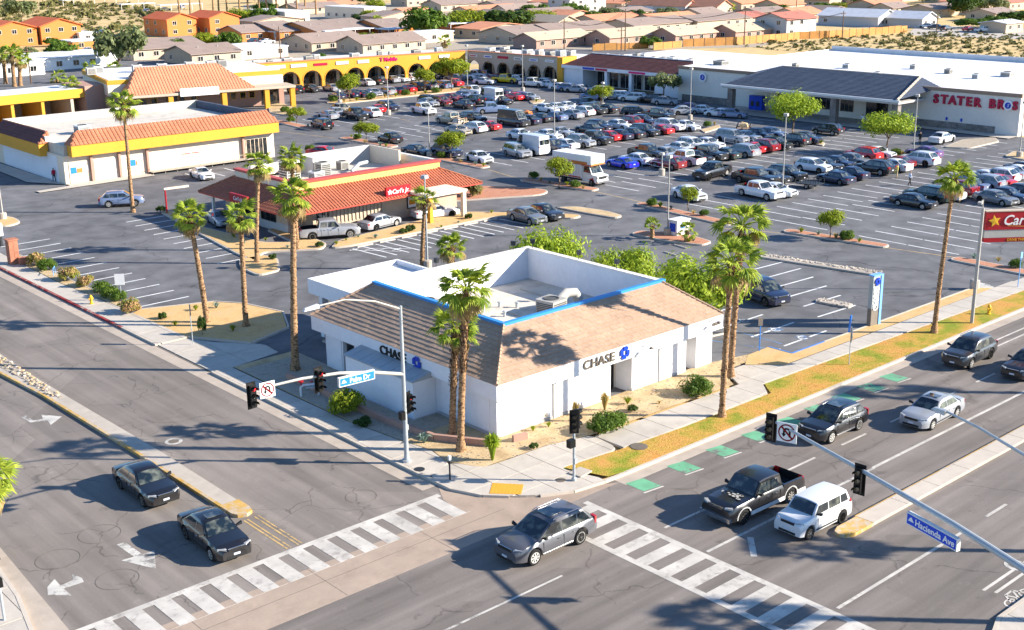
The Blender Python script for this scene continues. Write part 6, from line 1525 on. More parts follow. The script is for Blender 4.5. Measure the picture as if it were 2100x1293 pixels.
def carport(px, py, LX, LY, h, label, rz=0.0):
    p = G(px, py); root = empty('carport', (p.x,p.y,-.05), rz, label, 'carport', 'white carports')
    MB().box(0,0,h,LX,LY,h+.25,'white_roof').obj('roof', root)
    for i in range(max(2,int(LX/4))): MB().box(i*(LX-.2)/(max(2,int(LX/4))-1),.1,0,i*(LX-.2)/(max(2,int(LX/4))-1)+.15,.25,h,'white_metal').obj('post', root)
for a in ((565,84,8,6,2.4,'white carport below the left orange gable'),(668,84,16,7,2.6,'white carport with dark cars below the wide orange gable'),(735,78,8,6,2.4,'white carport below the pale yellow block'),(798,80,8,7,2.5,'white carport left of the big green tree'),(925,68,13,7,2.6,'white carport with blue cars right of the big green tree'),(215,8,18,5,2.5,'long white carport on the desert edge at top left'),(250,22,16,5,2.5,'nearer long white carport on the desert edge at top left'),(130,12,16,5,2.5,'white carport at the top left'),(330,24,20,5,2.5,'white carport left of the palm grove')): carport(*a)
def road_px(name, poly, z, mt): sheet(name, pp(*poly), z, mt)
road_px('far_street', ((1340,38),(1800,58),(1800,50),(1340,29)), -.07, 'sidewalk'); road_px('far_yard', ((-60,180),(1000,130),(1000,75),(480,55),(240,120),(-60,150)), -.075, 'gravel')
road_px('far_yard', ((1000,110),(1560,96),(1640,70),(1500,40),(1000,60)), -.075, 'gravel'); road_px('far_yard', ((1860,72),(2200,84),(2200,60),(1880,52)), -.07, 'sidewalk'); road_px('far_yard', ((500,60),(1340,40),(1340,0),(500,10)), -.08, 'gravel'); road_px('far_park', ((350,36),(560,34),(560,28),(350,30)), -.06, 'green_lawn')
road_px('rear_service_lane', ((540,160),(980,112),(1150,118),(1400,112),(1400,104),(980,98),(540,140)), -.06, 'asphalt_lot')
def fence(pts, h, label, step=1.9, mt='fence_wood'):
    root = empty('wooden_fence', (*pts[0],0), 0, label, 'fence'); o = Vector(pts[0])
    for a, b in zip(pts[:-1], pts[1:]):
        A, B = Vector(a)-o, Vector(b)-o; k = max(1, int((B-A).length/step)); d = (B-A).normalized(); n = Vector((-d.y,d.x))*.04
        for i in range(k):
            p, q_ = A+(B-A)*(i/k)+d*.03, A+(B-A)*((i+1)/k)-d*.03; z = h+rnd.uniform(-.12,.12)
            MB().hexa([(*(p-n),-.1),(*(q_-n),-.1),(*(q_+n),-.1),(*(p+n),-.1)], [(*(p-n),z),(*(q_-n),z),(*(q_+n),z),(*(p+n),z)], mt).obj('fence_panel', root)
            MB().box(p.x-.07,p.y-.07,-.1,p.x+.07,p.y+.07,z+.12,'wood_pole').obj('post', root)
fence(pp((1400,96),(1510,92),(1640,80),(1700,78),(1860,66)), 1.9, 'long weathered orange-brown wooden fence along the desert behind the supermarket', step=2.6)
fence(pp((1215,104),(1290,101),(1330,99)), 1.6, 'short orange-brown wooden fence below the tan cottages', step=2.6)
fence(pp((1340,102),(1398,97)), 1.6, 'short orange-brown wooden fence right of the bright round tree', step=2.6)
fence(pp((1085,70),(1250,62)), 1.2, 'pale block fence in front of the yellow gabled house', step=3.2, mt='cream')
def utility_pole(bx, by, ty, label):
    p = G(bx, by); H = HT(bx, by, ty); root = empty('utility_pole', (p.x,p.y,-.1), 0, label, 'utility pole', 'wooden utility poles')
    MB().tube((0,0,0),(0,0,H),.16,.11,8,'wood_pole').obj('pole', root)
    MB().box(-1.2,-.06,H-.9,1.2,.06,H-.75,'wood_pole').obj('crossarm', root)
    for x in (-1.1,-.5,.5,1.1): MB().tube((x,0,H-.75),(x,0,H-.55),.05,.03,6,'dark_metal').obj('insulator', root)
for a in ((576,126,54,'utility pole between the white flat roof and the arcade'),(1157,104,38,'utility pole left of the lamp behind the maroon store'),(1282,105,18,'taller utility pole behind the maroon store'),(1274,104,56,'shorter utility pole beside the tall one behind the maroon store'),(1526,92,14,'utility pole at the wooden fence'),(1727,78,22,'utility pole at the right part of the wooden fence'),(1258,20,-20,'utility pole at the top edge near the salmon roof'),(64,172,96,'utility pole behind the car wash'),(1632,38,-10,'utility pole in the green hedge'),(1920,66,28,'utility pole beside the white roofed house at upper right')): utility_pole(*a)

def wire(a, b, label):
    (ax, ay, at), (bx, by, bt) = a, b; A, B = G(ax, ay), G(bx, by); A.z = HT(ax, ay, at)-.6; B.z = HT(bx, by, bt)-.6
    mb = MB()
    for off in (-1.0, 0, 1.0):
        pts = [A.lerp(B, i/8)+Vector((off, 0, -2.2*(1-(2*i/8-1)**2))) for i in range(9)]; mb.path(pts, .03, 4, 'dark_metal')
    tag(mb.obj('power_lines'), label, 'power line')
wire((1282,105,18), (1157,104,38), 'thin sagging power lines between the poles behind the maroon store'); wire((1282,105,18), (1526,92,14), 'thin sagging power lines above the tan cottages'); wire((1526,92,14), (1727,78,22), 'thin sagging power lines along the wooden fence')

# ================================================================ LAMPS, SIGNALS, SIGNS
def lot_lamp(bx, by, ty, label, base=True, mt='unit_grey', double=False, arm=False, group='parking lot lamp posts', tx=None):
    p = G(bx, by); H = HT(bx, by, ty) if tx is None else UP(p, tx, ty).z
    root = empty('lamp_post', (p.x,p.y,0), R(20), label, 'lamp post', group)
    if base: MB().lathe([(.38,0),(.38,.75),(.3,.8),(.01,.8)], 14, 'concrete').obj('footing', root)
    MB().tube((0,0,.1),(0,0,H),.085,.055,8,mt).obj('pole', root)
    if arm:
        MB().path([(0,0,H-.1),(-.6,0,H),(-1.3,0,H)], .04, 6, mt).obj('arm', root); MB().box(-1.8,-.15,H-.06,-1.2,.15,H+.1,mt).obj('lamp_head', root)
    else:
        for s in ((-1,1) if double else (0,)):
            b_ = MB().hexa([(s*.5-.3,-.22,H-.02),(s*.5+.3,-.22,H-.02),(s*.5+.3,.25,H-.02),(s*.5-.3,.25,H-.02)],[(s*.5-.28,-.18,H+.26),(s*.5+.28,-.18,H+.26),(s*.5+.28,.22,H+.26),(s*.5-.28,.22,H+.26)],mt); b_.obj('lamp_head', root)
            MB().box(s*.5-.24,-.17,H-.05,s*.5+.24,.2,H-.021,'lamp_off').obj('lens', root)
for a in ((1369,484,324,'white lamp post on the kiosk island, left of the kiosk'),(1604,402,238,'lamp post between the white pickup and the white sedan'),(1415,246,143,'lamp post before the blank supermarket wall near the round logo'),
          (881,324,228,'lamp post by the dark sedan behind the restaurant'),(1137,290,167,'lamp post behind the high-roofed white van'),(959,184,95,'lamp post at the right end of the planted strip'),(1872,322,198,'lamp post in front of the red supermarket letters'),
          (2090,324,212,'lamp post at the right edge beside the supermarket corner'),(797,236,140,'lamp post among the cars left of the white pickup'),(697,214,188,'short lamp post at the left end of the planted strip'),(1236,222,172,'lamp post beside the small tree before the maroon store'),(1072,188,96,'lamp post before the brown arcade'),(1357,360,318,'short lamp post by the dark red suv')): lot_lamp(*a)
lot_lamp(877, 552, 366, 'grey lamp post with a square head beside the slim palm before the restaurant', base=True, mt='galvanised', tx=870)
lot_lamp(7, 452, 330, 'lamp post on a concrete drum at the left edge', tx=2)
lot_lamp(1998, 594, 410, 'lamp post on a concrete drum beside the tall road signpost', tx=2018, arm=True)
def signal_head(parent, loc, rz, n=3, lit=None, plate=True, name='signal_head', s=.36):
    h = empty(name, loc, rz); h.parent = parent; H = s*n
    b = MB().box(-s*.42,-.0,-H/2,s*.42,.2,H/2,'signal_black')
    if plate: b.box(-s*.72,.2,-H/2-.14,s*.72,.22,H/2+.14,'signal_black')
    b.obj('housing', h)
    for i in range(n):
        z = H/2-s*(i+.5)
        MB().lathe([(.001,-.02),(s*.33,-.02),(s*.33,.0)], 14, 'lit_red' if lit == i else 'lamp_off', 'y', (0,0,z)).obj('lens', h)
        v = MB(); m = 8
        vs = []; 
        for k in range(m+1):
            a = math.pi*(-.12+1.24*k/m)
            for yy in (0, -.22): vs.append((math.cos(a)*s*.38, yy, z+math.sin(a)*s*.38))
        v.add(vs, [(2*k,2*k+1,2*k+3,2*k+2) for k in range(m)]+[(2*k+2,2*k+3,2*k+1,2*k) for k in range(m)], 'signal_black'); v.obj('visor', h)
    return h
def street_sign(parent, loc, rz, w, h, s, mt, frame='white_metal'):
    o = empty('street_name_sign', loc, rz); o.parent = parent
    MB().box(-w/2,-.09,-h/2,w/2,.09,h/2,frame).obj('sign_case', o)
    MB().box(-w/2+.05,-.1,-h/2+.05,w/2-.05,-.091,h/2-.05,mt).obj('sign_face', o)
    text(s, h*.72, 'sign_white', o, (w*.07,-.105,-.01), (R(90),0,0), ext=.004, bold=.008)
    MB().hexa([(-w/2+.12,-.108,-.06),(-w/2+.42,-.108,-.06),(-w/2+.42,-.1,-.06),(-w/2+.12,-.1,-.06)],[(-w/2+.2,-.108,.08),(-w/2+.28,-.108,.12),(-w/2+.28,-.1,.12),(-w/2+.2,-.1,.08)],'sign_white').obj('sign_emblem', o)
    return o
def no_uturn(parent, loc, rz, s=.9):
    o = empty('no_u_turn_sign', loc, rz); o.parent = parent
    MB().box(-s/2,0,-s/2,s/2,.03,s/2,'sign_white').obj('plate', o)
    mb = MB(); n = 26; r1, r0 = s*.44, s*.37
    mb.add([(math.cos(2*math.pi*i/n)*r, -.006, math.sin(2*math.pi*i/n)*r) for r in (r0, r1) for i in range(n)], [(i,(i+1)%n,(i+1)%n+n,i+n)[::-1] for i in range(n)]+[(i,(i+1)%n,(i+1)%n+n,i+n) for i in range(n)], 'sign_red'); mb.obj('red_ring', o)
    ar = MB(); w = s*.05
    def arc(r, a0, a1, k=10):
        vs = []
        for i in range(k+1):
            a = a0+(a1-a0)*i/k
            for rr_ in (r-w, r+w): vs.append((math.cos(a)*rr_, -.004, math.sin(a)*rr_+s*.05))
        ar.add(vs, [(2*i,2*i+1,2*i+3,2*i+2) for i in range(k)], 'black_letter')
    arc(s*.15, 0, math.pi)
    ar.box(s*.15-w,-.004,-s*.22,s*.15+w,-.002,s*.05,'black_letter'); ar.box(-s*.15-w,-.004,-s*.08,-s*.15+w,-.002,s*.05,'black_letter')
    ar.add([(-s*.27,-.004,-s*.07),(-s*.03,-.004,-s*.07),(-s*.15,-.004,-s*.25)],[(0,1,2),(2,1,0)],'black_letter'); ar.obj('u_turn_arrow', o)
    d = s*.3; sl = MB().add([(-d-w*.7,-.009,d-w*.7),(-d+w*.7,-.009,d+w*.7),(d+w*.7,-.009,-d+w*.7),(d-w*.7,-.009,-d-w*.7)],[(0,1,2,3),(3,2,1,0)],'sign_red'); sl.obj('red_slash', o)
    return o
# signal mast at the bank corner
s1 = empty('signal_mast', (36.4,49.9,.14), 0, 'tall grey signal mast with curved lamp arm at the bank corner', 'traffic signal')
MB().lathe([(.26,0),(.26,.12),(.17,.14),(.13,.4),(.085,8.7),(.1,8.75),(.01,8.8)], 14, 'galvanised').obj('pole', s1)
MB().path([(0,0,5.0),(-2.0,0,5.6),(-4,0,6.05),(-6.2,0,6.3),(-9.0,0,6.4)], [.10,.09,.08,.07,.055], 10, 'unit_grey').obj('mast_arm', s1)
MB().path([(0,0,8.6),(-1.6,0,9.35),(-3.4,0,9.8),(-5.0,0,9.8)], [.055,.048,.042,.038], 8, 'unit_grey').obj('lamp_arm', s1)
MB().hexa([(-5.85,-.1,9.7),(-5.0,-.16,9.72),(-5.0,.16,9.72),(-5.85,.1,9.7)],[(-5.75,-.07,9.82),(-5.0,-.1,9.9),(-5.0,.1,9.9),(-5.75,.07,9.82)],'white_metal').obj('street_lamp', s1)
signal_head(s1, (-9.0,-.2,6.15), R(5), lit=0, s=.36); signal_head(s1, (-5.2,-.2,6.0), R(8), lit=0, s=.36)
no_uturn(s1, (-8.25,-.2,6.3), R(-4), .8); street_sign(s1, (-3.1,-.2,5.6), R(-4), 2.1, .5, 'Palm Dr', 'street_blue')
signal_head(s1, (.35,-.15,3.3), R(20), lit=0, s=.33); MB().box(-.35,-.2,2.5,-.1,.1,2.95,'signal_black').obj('walk_signal', s1)
MB().box(.0,-.05,1.8,.18,.2,2.1,'galvanised').obj('push_button_box', s1)
# pedestrian signal post on the lawn corner
q0 = G(1177,991)
s2_ = empty('signal_post', (q0.x,q0.y,.13), 0, 'short signal post with two heads and a walk signal on the lawn corner', 'traffic signal')
MB().lathe([(.13,0),(.13,.15),(.075,.2),(.06,3.9),(.01,3.95)], 12, 'galvanised').obj('pole', s2_)
signal_head(s2_, (-.22,-.28,3.35), R(-35), s=.34, plate=True); signal_head(s2_, (.38,.1,3.35), R(95), s=.34, plate=False)
b_ = MB().box(-.5,-.25,2.0,-.12,.05,2.42,'signal_black'); b_.obj('walk_signal', s2_); MB().box(-.12,-.1,2.15,0,-.04,2.2,'galvanised').obj('bracket', s2_); MB().box(-.08,-.16,1.0,.08,-.06,1.3,'galvanised').obj('push_button_box', s2_)
# push button stub
q1 = G(923,989); b = empty('push_button_post', (q1.x,q1.y,.14), 0, 'short black push-button post with white cap on the corner pavement', 'post')
MB().tube((0,0,0),(0,0,1.1),.045,None,8,'dark_metal').obj('post', b); MB().box(-.06,-.08,1.1,.06,.06,1.35,'sign_white').obj('button_box', b)
# right-hand signal mast, its pole is outside the frame
ang = R(74)
s3 = empty('signal_mast', (38.0,14.5,.1), ang, 'long blue-shaded signal arm reaching in from the right edge with avenue name sign', 'traffic signal')
MB().lathe([(.28,0),(.18,.3),(.12,9.0),(.01,9.1)], 14, 'galvanised').obj('pole', s3)
MB().path([(0,0,5.2),(2.6,0,5.72),(6,0,5.98),(11.07,0,6.15),(16.6,0,6.25)], [.15,.14,.12,.09,.07], 12, 'galvanised').obj('mast_arm', s3)
MB().path([(0,0,8.8),(1.6,0,9.5),(3.2,0,9.83),(5.2,0,10.08),(6.8,0,10.15)], [.08,.07,.06,.05,.045], 8, 'galvanised').obj('lamp_arm', s3)
MB().hexa([(6.8,-.14,10.02),(7.5,-.1,10.03),(7.5,.1,10.03),(6.8,.14,10.02)],[(6.8,-.1,10.2),(7.4,-.07,10.14),(7.4,.07,10.14),(6.8,.1,10.2)],'galvanised').obj('street_lamp', s3)
signal_head(s3, (16.9,.15,5.85), R(-150), s=.36); signal_head(s3, (11.0,.2,5.72), R(-160), s=.36)
no_uturn(s3, (15.7,.12,6.1), R(-148), .9); street_sign(s3, (6.6,.35,5.5), R(180), 2.6, .5, 'Hacienda Ave', 'sign_blue')
# road signpost with two panels
cs = empty('restaurant_road_sign', (81.2,41.6,0), 0, 'tall pole sign with red panel, gold star and white script lettering at the right edge', 'sign')
MB().tube((0,0,0),(0,0,8.6),.13,.11,12,'unit_grey').obj('pole', cs)
pn = empty('sign_panel', (.35,0,0), R(-38)); pn.parent = cs
MB().box(0,-.25,7.0,5.2,.25,8.3,'sign_red').obj('upper_panel', pn); MB().box(-.02,-.28,8.3,5.25,.28,8.37,'tan_stucco').obj('top_edge', pn)
MB().box(0,-.22,6.42,5.2,.22,6.98,'unit_grey').obj('reader_board', pn); MB().box(0,-.25,6.1,5.2,.25,6.4,'sign_red').obj('lower_panel', pn)
text("Carl's Jr.", 1.0, 'sign_white', pn, (2.95,-.27,7.65), (R(90),0,0), ext=.02, bold=.012, shear=.25); star(pn, (.62,-.26,7.65), (0,R(-12),0), .46)
text('DRIVE THRU', .26, 'gold', pn, (2.4,-.27,6.25), (R(90),0,0), ext=.01); MB().add([(1.6,-.27,7.25),(4.6,-.27,7.08),(4.6,-.27,7.14),(1.6,-.27,7.32)],[(0,1,2,3)],'orange_stucco').obj('swoosh', pn)
# bank pylon
py_ = empty('bank_pylon_sign', (75.3,46.2,.1), R(-6), 'tall slim bank sign with vertical lettering and blue octagon beside the golden strip', 'sign')
MB().box(0,0,0,.8,.36,1.3,'bronze_pole').box(0,0,1.3,.8,.36,3.7,'galvanised').obj('panel', py_); MB().box(.8,-.05,0,1.05,.42,3.8,'pylon_blue').box(-.02,-.05,3.7,.8,.42,3.8,'pylon_blue').obj('edge', py_)
text('CHASE', .72, 'sign_white', py_, (.4,-.03,2.0), (R(90),R(-90),0), ext=.01, bold=.012, sx=.8); octlogo(py_, (.42,-.02,3.3), (0,0,0), .3)
gs = empty('blue_guard_sign', (72.9,46.4,.0), R(15), 'leaning blue marker beside the tall bank sign', 'sign'); MB().hexa([(0,0,0),(.25,0,0),(.25,.08,0),(0,.08,0)],[(.25,0,1.3),(.5,0,1.3),(.5,.08,1.3),(.25,.08,1.3)],'street_blue').obj('panel', gs)
# sign posts
def post_sign(px, py, ty, w, h, label, face='sign_white', rz=0.0, diamond=False, pole='galvanised', z0=.13, lines=()):
    p = G(px, py); H = HT(px, py, ty); root = empty('post_sign', (p.x,p.y,z0), rz, label, 'sign')
    MB().tube((0,.04,0),(0,.04,H),.035,None,6,pole).obj('post', root)
    if diamond: o = MB().add([(0,-.01,H-2*w),(w,-.01,H-w),(0,-.01,H),(-w,-.01,H-w),(0,.01,H-2*w),(w,.01,H-w),(0,.01,H),(-w,.01,H-w)],[(0,1,2,3),(7,6,5,4),(0,4,5,1),(1,5,6,2),(2,6,7,3),(3,7,4,0)],face).obj('plate', root)
    else: o = MB().box(-w/2,-.01,H-h,w/2,.01,H,face).obj('plate', root)
    for k, (s_, sz, mt) in enumerate(lines): text(s_, sz, mt, root, (0,-.02,H-h*(k+.6)/max(1,len(lines))), (R(90),0,0), ext=.003)
    return root
post_sign(250, 620, 565, .75, .9, 'white square sign on a thin green post beside the shrub row', rz=R(-35), lines=(('NO',.22,'grey_stucco'),('OUTLET',.14,'grey_stucco')) if False else ())
post_sign(397, 708, 628, .3, .8, 'narrow dark-backed sign edge-on at the pavement by the triangular bed', face='dark_metal', rz=R(60))
post_sign(1742, 752, 674, .55, .5, 'diamond road sign seen from behind on the avenue lawn', face='galvanised', rz=R(40), diamond=True)
post_sign(1557, 724, 655, .3, .6, 'slim blue sign post at the corner of the accessible bank bay', face='tan_stucco', rz=R(-50), pole='street_blue')
post_sign(2088, 592, 520, .3, .5, 'pale blue post at the right edge by the lot exit', face='pylon_blue', rz=R(0), pole='pylon_blue')
post_sign(343, 440, 402, .2, .2, 'red clearance post left of the restaurant', face='sign_red', pole='sign_red')
pb_ = G(343,440); cb = empty('clearance_bar', (pb_.x,pb_.y,0), R(-5), 'red pole with pale horizontal clearance bar at the drive-through entrance', 'barrier'); MB().tube((0,0,0),(0,0,2.6),.09,None,8,'sign_red').obj('pole', cb); MB().box(-.1,-.08,2.6,2.6,.08,2.8,'cream').obj('bar', cb)
for px, py, w in ((1505,262,'left of the moving brown trailer'),(1180,216,'near the first island tree')):
    pass
# hydrants, boxes
def hydrant(px, py, label):
    p = G(px, py); r = empty('fire_hydrant', (p.x,p.y,.14), 0, label, 'hydrant', 'yellow hydrants')
    MB().lathe([(.17,0),(.17,.05),(.11,.07),(.11,.5),(.14,.52),(.13,.6),(.07,.7),(.001,.74)], 14, 'gold').obj('barrel', r)
    MB().tube((-.2,0,.42),(.2,0,.42),.055,None,8,'gold').obj('side_outlet', r); MB().tube((0,-.2,.38),(0,.0,.38),.07,None,8,'gold').obj('front_outlet', r)
hydrant(188, 627, 'yellow fire hydrant on the side street pavement'); hydrant(2027, 648, 'yellow fire hydrant on the green lawn near the right edge')
bf = empty('backflow_valve', (*G(636,815)[:2],.13), R(-25), 'red and white backflow pipes standing on the shaded gravel', 'valve')
for x in (-.55,.55): MB().path([(x,0,0),(x,0,.55),(x*.8,0,.7)], .07, 8, 'white_metal').obj('riser', bf)
MB().path([(-.45,0,.7),(.45,0,.7)], .075, 8, 'white_metal').obj('cross_pipe', bf); MB().lathe([(.001,-.04),(.17,-.04),(.17,.04),(.001,.04)], 12, 'sign_red', c=(-.5,0,.98)).obj('hand_wheel', bf); MB().tube((-.5,0,.7),(-.5,0,.98),.05,None,6,'sign_red').obj('valve_stem', bf); MB().lathe([(.001,-.03),(.1,-.03),(.1,.03),(.001,.03)], 12, 'sign_red', c=(.15,0,.9)).obj('hand_wheel', bf)
MB().box(-.25,-.18,.5,.3,.18,.62,'galvanised').obj('valve_body', bf)
ub = empty('utility_box_lid', (*G(1190,975)[:2],.13), R(8), 'pale concrete box lid in the lawn beside the signal post', 'utility box'); MB().box(-.5,-.4,0,.5,.4,.08,'concrete').obj('lid', ub)
for (px, py, w, lb, m) in ((1310,916,.5,'round iron cover sunk in the avenue lawn','iron'),(860,963,.3,'small square grille in the corner pavement','dark_metal'),(1150,985,.28,'small brown round cover in the corner landing','iron')):
    p = G(px, py, .14); o = MB().lathe([(w,.0),(w,.02),(w*.85,.03),(.001,.03)], 18, m, c=(0,0,0)).obj('ground_cover', loc=(p.x,p.y,.135)); tag(o, lb, 'cover')
# brick monument and trash box at the left edge
bm = empty('brick_monument', (*G(28,545)[:2],0), R(0), 'red brick pier with low steps at the left edge of the lot', 'pillar')
MB().box(-.3,-.3,0,.5,.5,2.3,'brick').obj('core', bm)
for j in range(22):
    for i in range(2):
        MB().box(-.32,-.3+i*.4+(j%2)*.0,.02+j*.102,-.3,.07+i*.4,.11+j*.102,'brick').obj('brick', bm); MB().box(-.3+i*.4,-.32,.02+j*.102,.07+i*.4,-.3,.11+j*.102,'brick').obj('brick', bm)
MB().box(-.38,-.38,2.3,.58,.58,2.4,'brick').obj('cap', bm); MB().box(.3,-.9,0,1.1,-.35,.75,'brick').obj('low_pier', bm)
wm = empty('white_sign_cabinet', (*G(8,505)[:2],1.0), R(10), 'white sign cabinet cut by the left edge beside the brick pier', 'sign'); MB().box(-1.5,0,0,.1,.4,1.2,'sign_white').obj('cabinet', wm); MB().box(-1.3,.1,-1.0,-1.1,.3,0,'dark_metal').obj('leg', wm); MB().box(-.2,.1,-1.0,0,.3,0,'dark_metal').obj('leg', wm)
bn = empty('green_rail', (*G(112,566)[:2],.13), R(60), 'small pale green pipe rail in front of the shrubs', 'rail'); MB().path([(-.5,0,0),(-.5,0,.6),(.5,0,.6),(.5,0,0)], .035, 6, 'pylon_blue').obj('pipe', bn)
# left edge signal
lf = empty('signal_post', (*G(10,1278)[:2],.13), 0, 'signal post at the left edge with dark heads', 'traffic signal'); MB().tube((0,0,0),(0,0,3.4),.06,None,10,'galvanised').obj('pole', lf); signal_head(lf, (-.1,-.2,3.3), R(20), s=.34); MB().box(-.25,-.2,1.6,.1,.1,2.0,'signal_black').obj('walk_signal', lf)
bR = empty('signal_post', (*G(2112,1320)[:2],.13), 0, 'signal post at the bottom right corner with a bent dark bracket', 'traffic signal'); MB().path([(0,0,0),(0,0,2.4),(.4,.2,3.0)], .07, 8, 'dark_metal').obj('pole', bR); signal_head(bR, (0,-.2,2.6), R(-30), s=.3)

# ================================================================ VEHICLES
KINDS = {
 # L, W, H, wheelbase, wheel r, hood z, belt z, windscreen base x, roof front x, roof rear x, rear glass base x, deck z, B pillar x list
 'sedan':  dict(L=4.75, W=1.83, H=1.44, wb=2.78, r=.33, hood=.86, belt=.93, wf=1.02, rf=.28, rr=-1.02, wr=-1.72, deck=1.0, B=-.30, C=-1.25),
 'coupe':  dict(L=4.45, W=1.80, H=1.34, wb=2.55, r=.33, hood=.82, belt=.90, wf=.85, rf=.10, rr=-.75, wr=-1.60, deck=.95, B=-.55, C=-1.2),
 'suv':    dict(L=4.70, W=1.88, H=1.64, wb=2.76, r=.37, hood=.98, belt=1.04, wf=1.22, rf=.30, rr=-1.50, wr=-2.14, deck=1.05, B=-.25, C=-1.15),
 'bigsuv': dict(L=5.05, W=1.96, H=1.70, wb=2.93, r=.39, hood=1.0, belt=1.07, wf=1.30, rf=.32, rr=-1.72, wr=-2.30, deck=1.08, B=-.28, C=-1.28),
 'boxy':   dict(L=4.0, W=1.72, H=1.62, wb=2.55, r=.33, hood=.98, belt=1.04, wf=1.08, rf=.62, rr=-1.66, wr=-1.88, deck=1.04, B=-.15, C=-1.1),
 'minivan':dict(L=5.05, W=1.98, H=1.76, wb=3.0, r=.35, hood=.98, belt=1.06, wf=1.55, rf=.62, rr=-2.05, wr=-2.35, deck=1.06, B=.05, C=-1.2),
 'pickup': dict(L=5.75, W=1.98, H=1.84, wb=3.60, r=.40, hood=1.10, belt=1.16, wf=1.10, rf=.55, rr=-.95, wr=-1.08, deck=1.14, B=-.20, C=-.85, bed=-1.12),
 'van':    dict(L=5.6, W=2.05, H=2.6, wb=3.5, r=.36, hood=1.15, belt=1.25, wf=1.95, rf=1.25, rr=-2.65, wr=-2.75, deck=1.25, B=.55, C=-1, cargo=True),
}
def lerp(a, b, t): return a+(b-a)*t
def body_mesh(k, P):
    L, W, H, wb, r = P['L'], P['W'], P['H'], P['wb'], P['r']; hw = W/2
    xf, xr = wb/2+.03*L*.5, -wb/2+.03*L*.5; R_ = r+.075; zb = .24 if k not in ('pickup','suv','bigsuv') else .32
    xs = {-L/2, -L/2+.06, -L/2+.22, L/2, L/2-.07, L/2-.25, P['wf'], P['wr'], 0}
    for c in (xf, xr):
        for d in (-1.02, -.985, -.8, -.5, -.2, .2, .5, .8, .985, 1.02): xs.add(c+d*R_)
    if 'bed' in P: xs |= {P['bed'], P['bed']-.03, -L/2+.075}; xs = {x for x in xs if not (-L/2+.075 < x < -L/2+.2)}
    xs = sorted(xs); mb = MB(); rows = []
    for x in xs:
        # deck height along the car
        if x > P['wf']: t = (x-P['wf'])/(L/2-P['wf']); zt = lerp(P['belt'], P['hood'], min(1, t*1.3)) - (.16*max(0, t-.72)/.28 if t > .72 else 0) - .02*t
        elif x < P['wr']: t = (P['wr']-x)/(P['wr']+L/2+1e-6); zt = P['deck']-.06*t*t-(.03 if t > .9 else 0)
        else: zt = P['belt']
        nose = max(0, (x-(L/2-.55))/.55); tail = max(0, (-(L/2-.45)-x)/.45)
        w = hw*(1-.24*nose**2.2-.10*tail**2); 
        if k in ('boxy','van','pickup'): w = hw*(1-.13*nose**2.4-.05*tail**2)
        za = zb+.04*nose+.06*tail
        for c in (xf, xr):
            d = abs(x-c)
            if d < R_: za = max(za, r+math.sqrt(max(0, R_*R_-d*d)))
        zm = max(.50*P['belt']/.93, za+.05); zu = max(zt-.13, zm+.04)
        inbed = 'bed' in P and -L/2+.07 < x < P['bed']-.01
        if nose >= .99 or tail >= .99: bulge = .02
        cs = [(w*.80, za), (w*.975, za+.01), (w, zm), (w*.975, zu)]
        if inbed: cs += [(w*.965, zt+.02), (w*.86, zt+.02), (w*.85, zb+.38), (0, zb+.38)]
        else: cs += [(w*.90, zt-.015), (w*.7, zt+.012), (w*.4, zt+.03), (0, zt+.036)]
        rows.append((x, cs))
    nv = len(rows[0][1])
    vs = []
    for x, cs in rows:
        for y, z in cs: vs.append((x, -y, z))
        for y, z in cs[:-1][::-1]: vs.append((x, y, z))
    M = 2*nv-1; fs = []; 
    for i in range(len(rows)-1):
        for j in range(M-1): fs.append((i*M+j, (i+1)*M+j, (i+1)*M+j+1, i*M+j+1))
        fs.append((i*M+M-1, (i+1)*M+M-1, (i+1)*M, i*M))
    fs.append(tuple(reversed(range(M)))[::1]); fs.append(tuple(range((len(rows)-1)*M, len(rows)*M)))
    fs[-2] = tuple(range(M)); fs[-1] = tuple(reversed(range((len(rows)-1)*M, len(rows)*M)))
    mb.add(vs, [tuple(reversed(f)) for f in fs][:], 'car_paint') if False else mb.add(vs, fs, 'car_paint')
    if 'bed' in P:   # dark liner inside the bed
        x0, x1 = -L/2+.09, P['bed']-.05; w = hw*.845; z0, z1 = zb+.385, P['deck']+.0
        mb.add([(x0,-w,z0),(x1,-w,z0),(x1,w,z0),(x0,w,z0),(x0,-w,z1),(x1,-w,z1),(x1,w,z1),(x0,w,z1)], [(0,1,2,3),(0,4,5,1),(1,5,6,2),(2,6,7,3),(3,7,4,0)], 'bed_liner')
    # cabin
    wbse = hw*.90; wt = hw*(.70 if k in ('sedan','coupe') else (.76 if k in ('suv','bigsuv','minivan') else .80 if k not in ('van',) else .86)); b = P['belt']-.03
    st = [(P['wf'], b, wbse), (lerp(P['wf'],P['rf'],.985), H-.055, wt), (lerp(P['rf'],P['rr'],.25), H-.005, wt), (lerp(P['rf'],P['rr'],.7), H-.012, wt), (P['rr'], H-.06, wt), (P['wr'], b+.0, wbse)]
    vs = []; rowsz = []
    for x, z, w in st:
        if z <= b+.01: cs = [(w, b), (w, b+.002), (w*.93, b+.004), (w*.6, b+.006), (0, b+.008)]
        else: cs = [(wbse, b), (w, z-.05), (w*.93, z), (w*.6, z+.03), (0, z+.045)]
        for y, zz in cs: vs.append((x, -y, zz))
        for y, zz in cs[:-1][::-1]: vs.append((x, y, zz))
    M = 9; fs = []
    for i in range(len(st)-1):
        for j in range(M-1): fs.append((i*M+j+1, (i+1)*M+j+1, (i+1)*M+j, i*M+j))
    # st runs front to back, so orientation is flipped relative to the body
    mb.add(vs, fs, 'car_paint')
    mb.smooth = 32
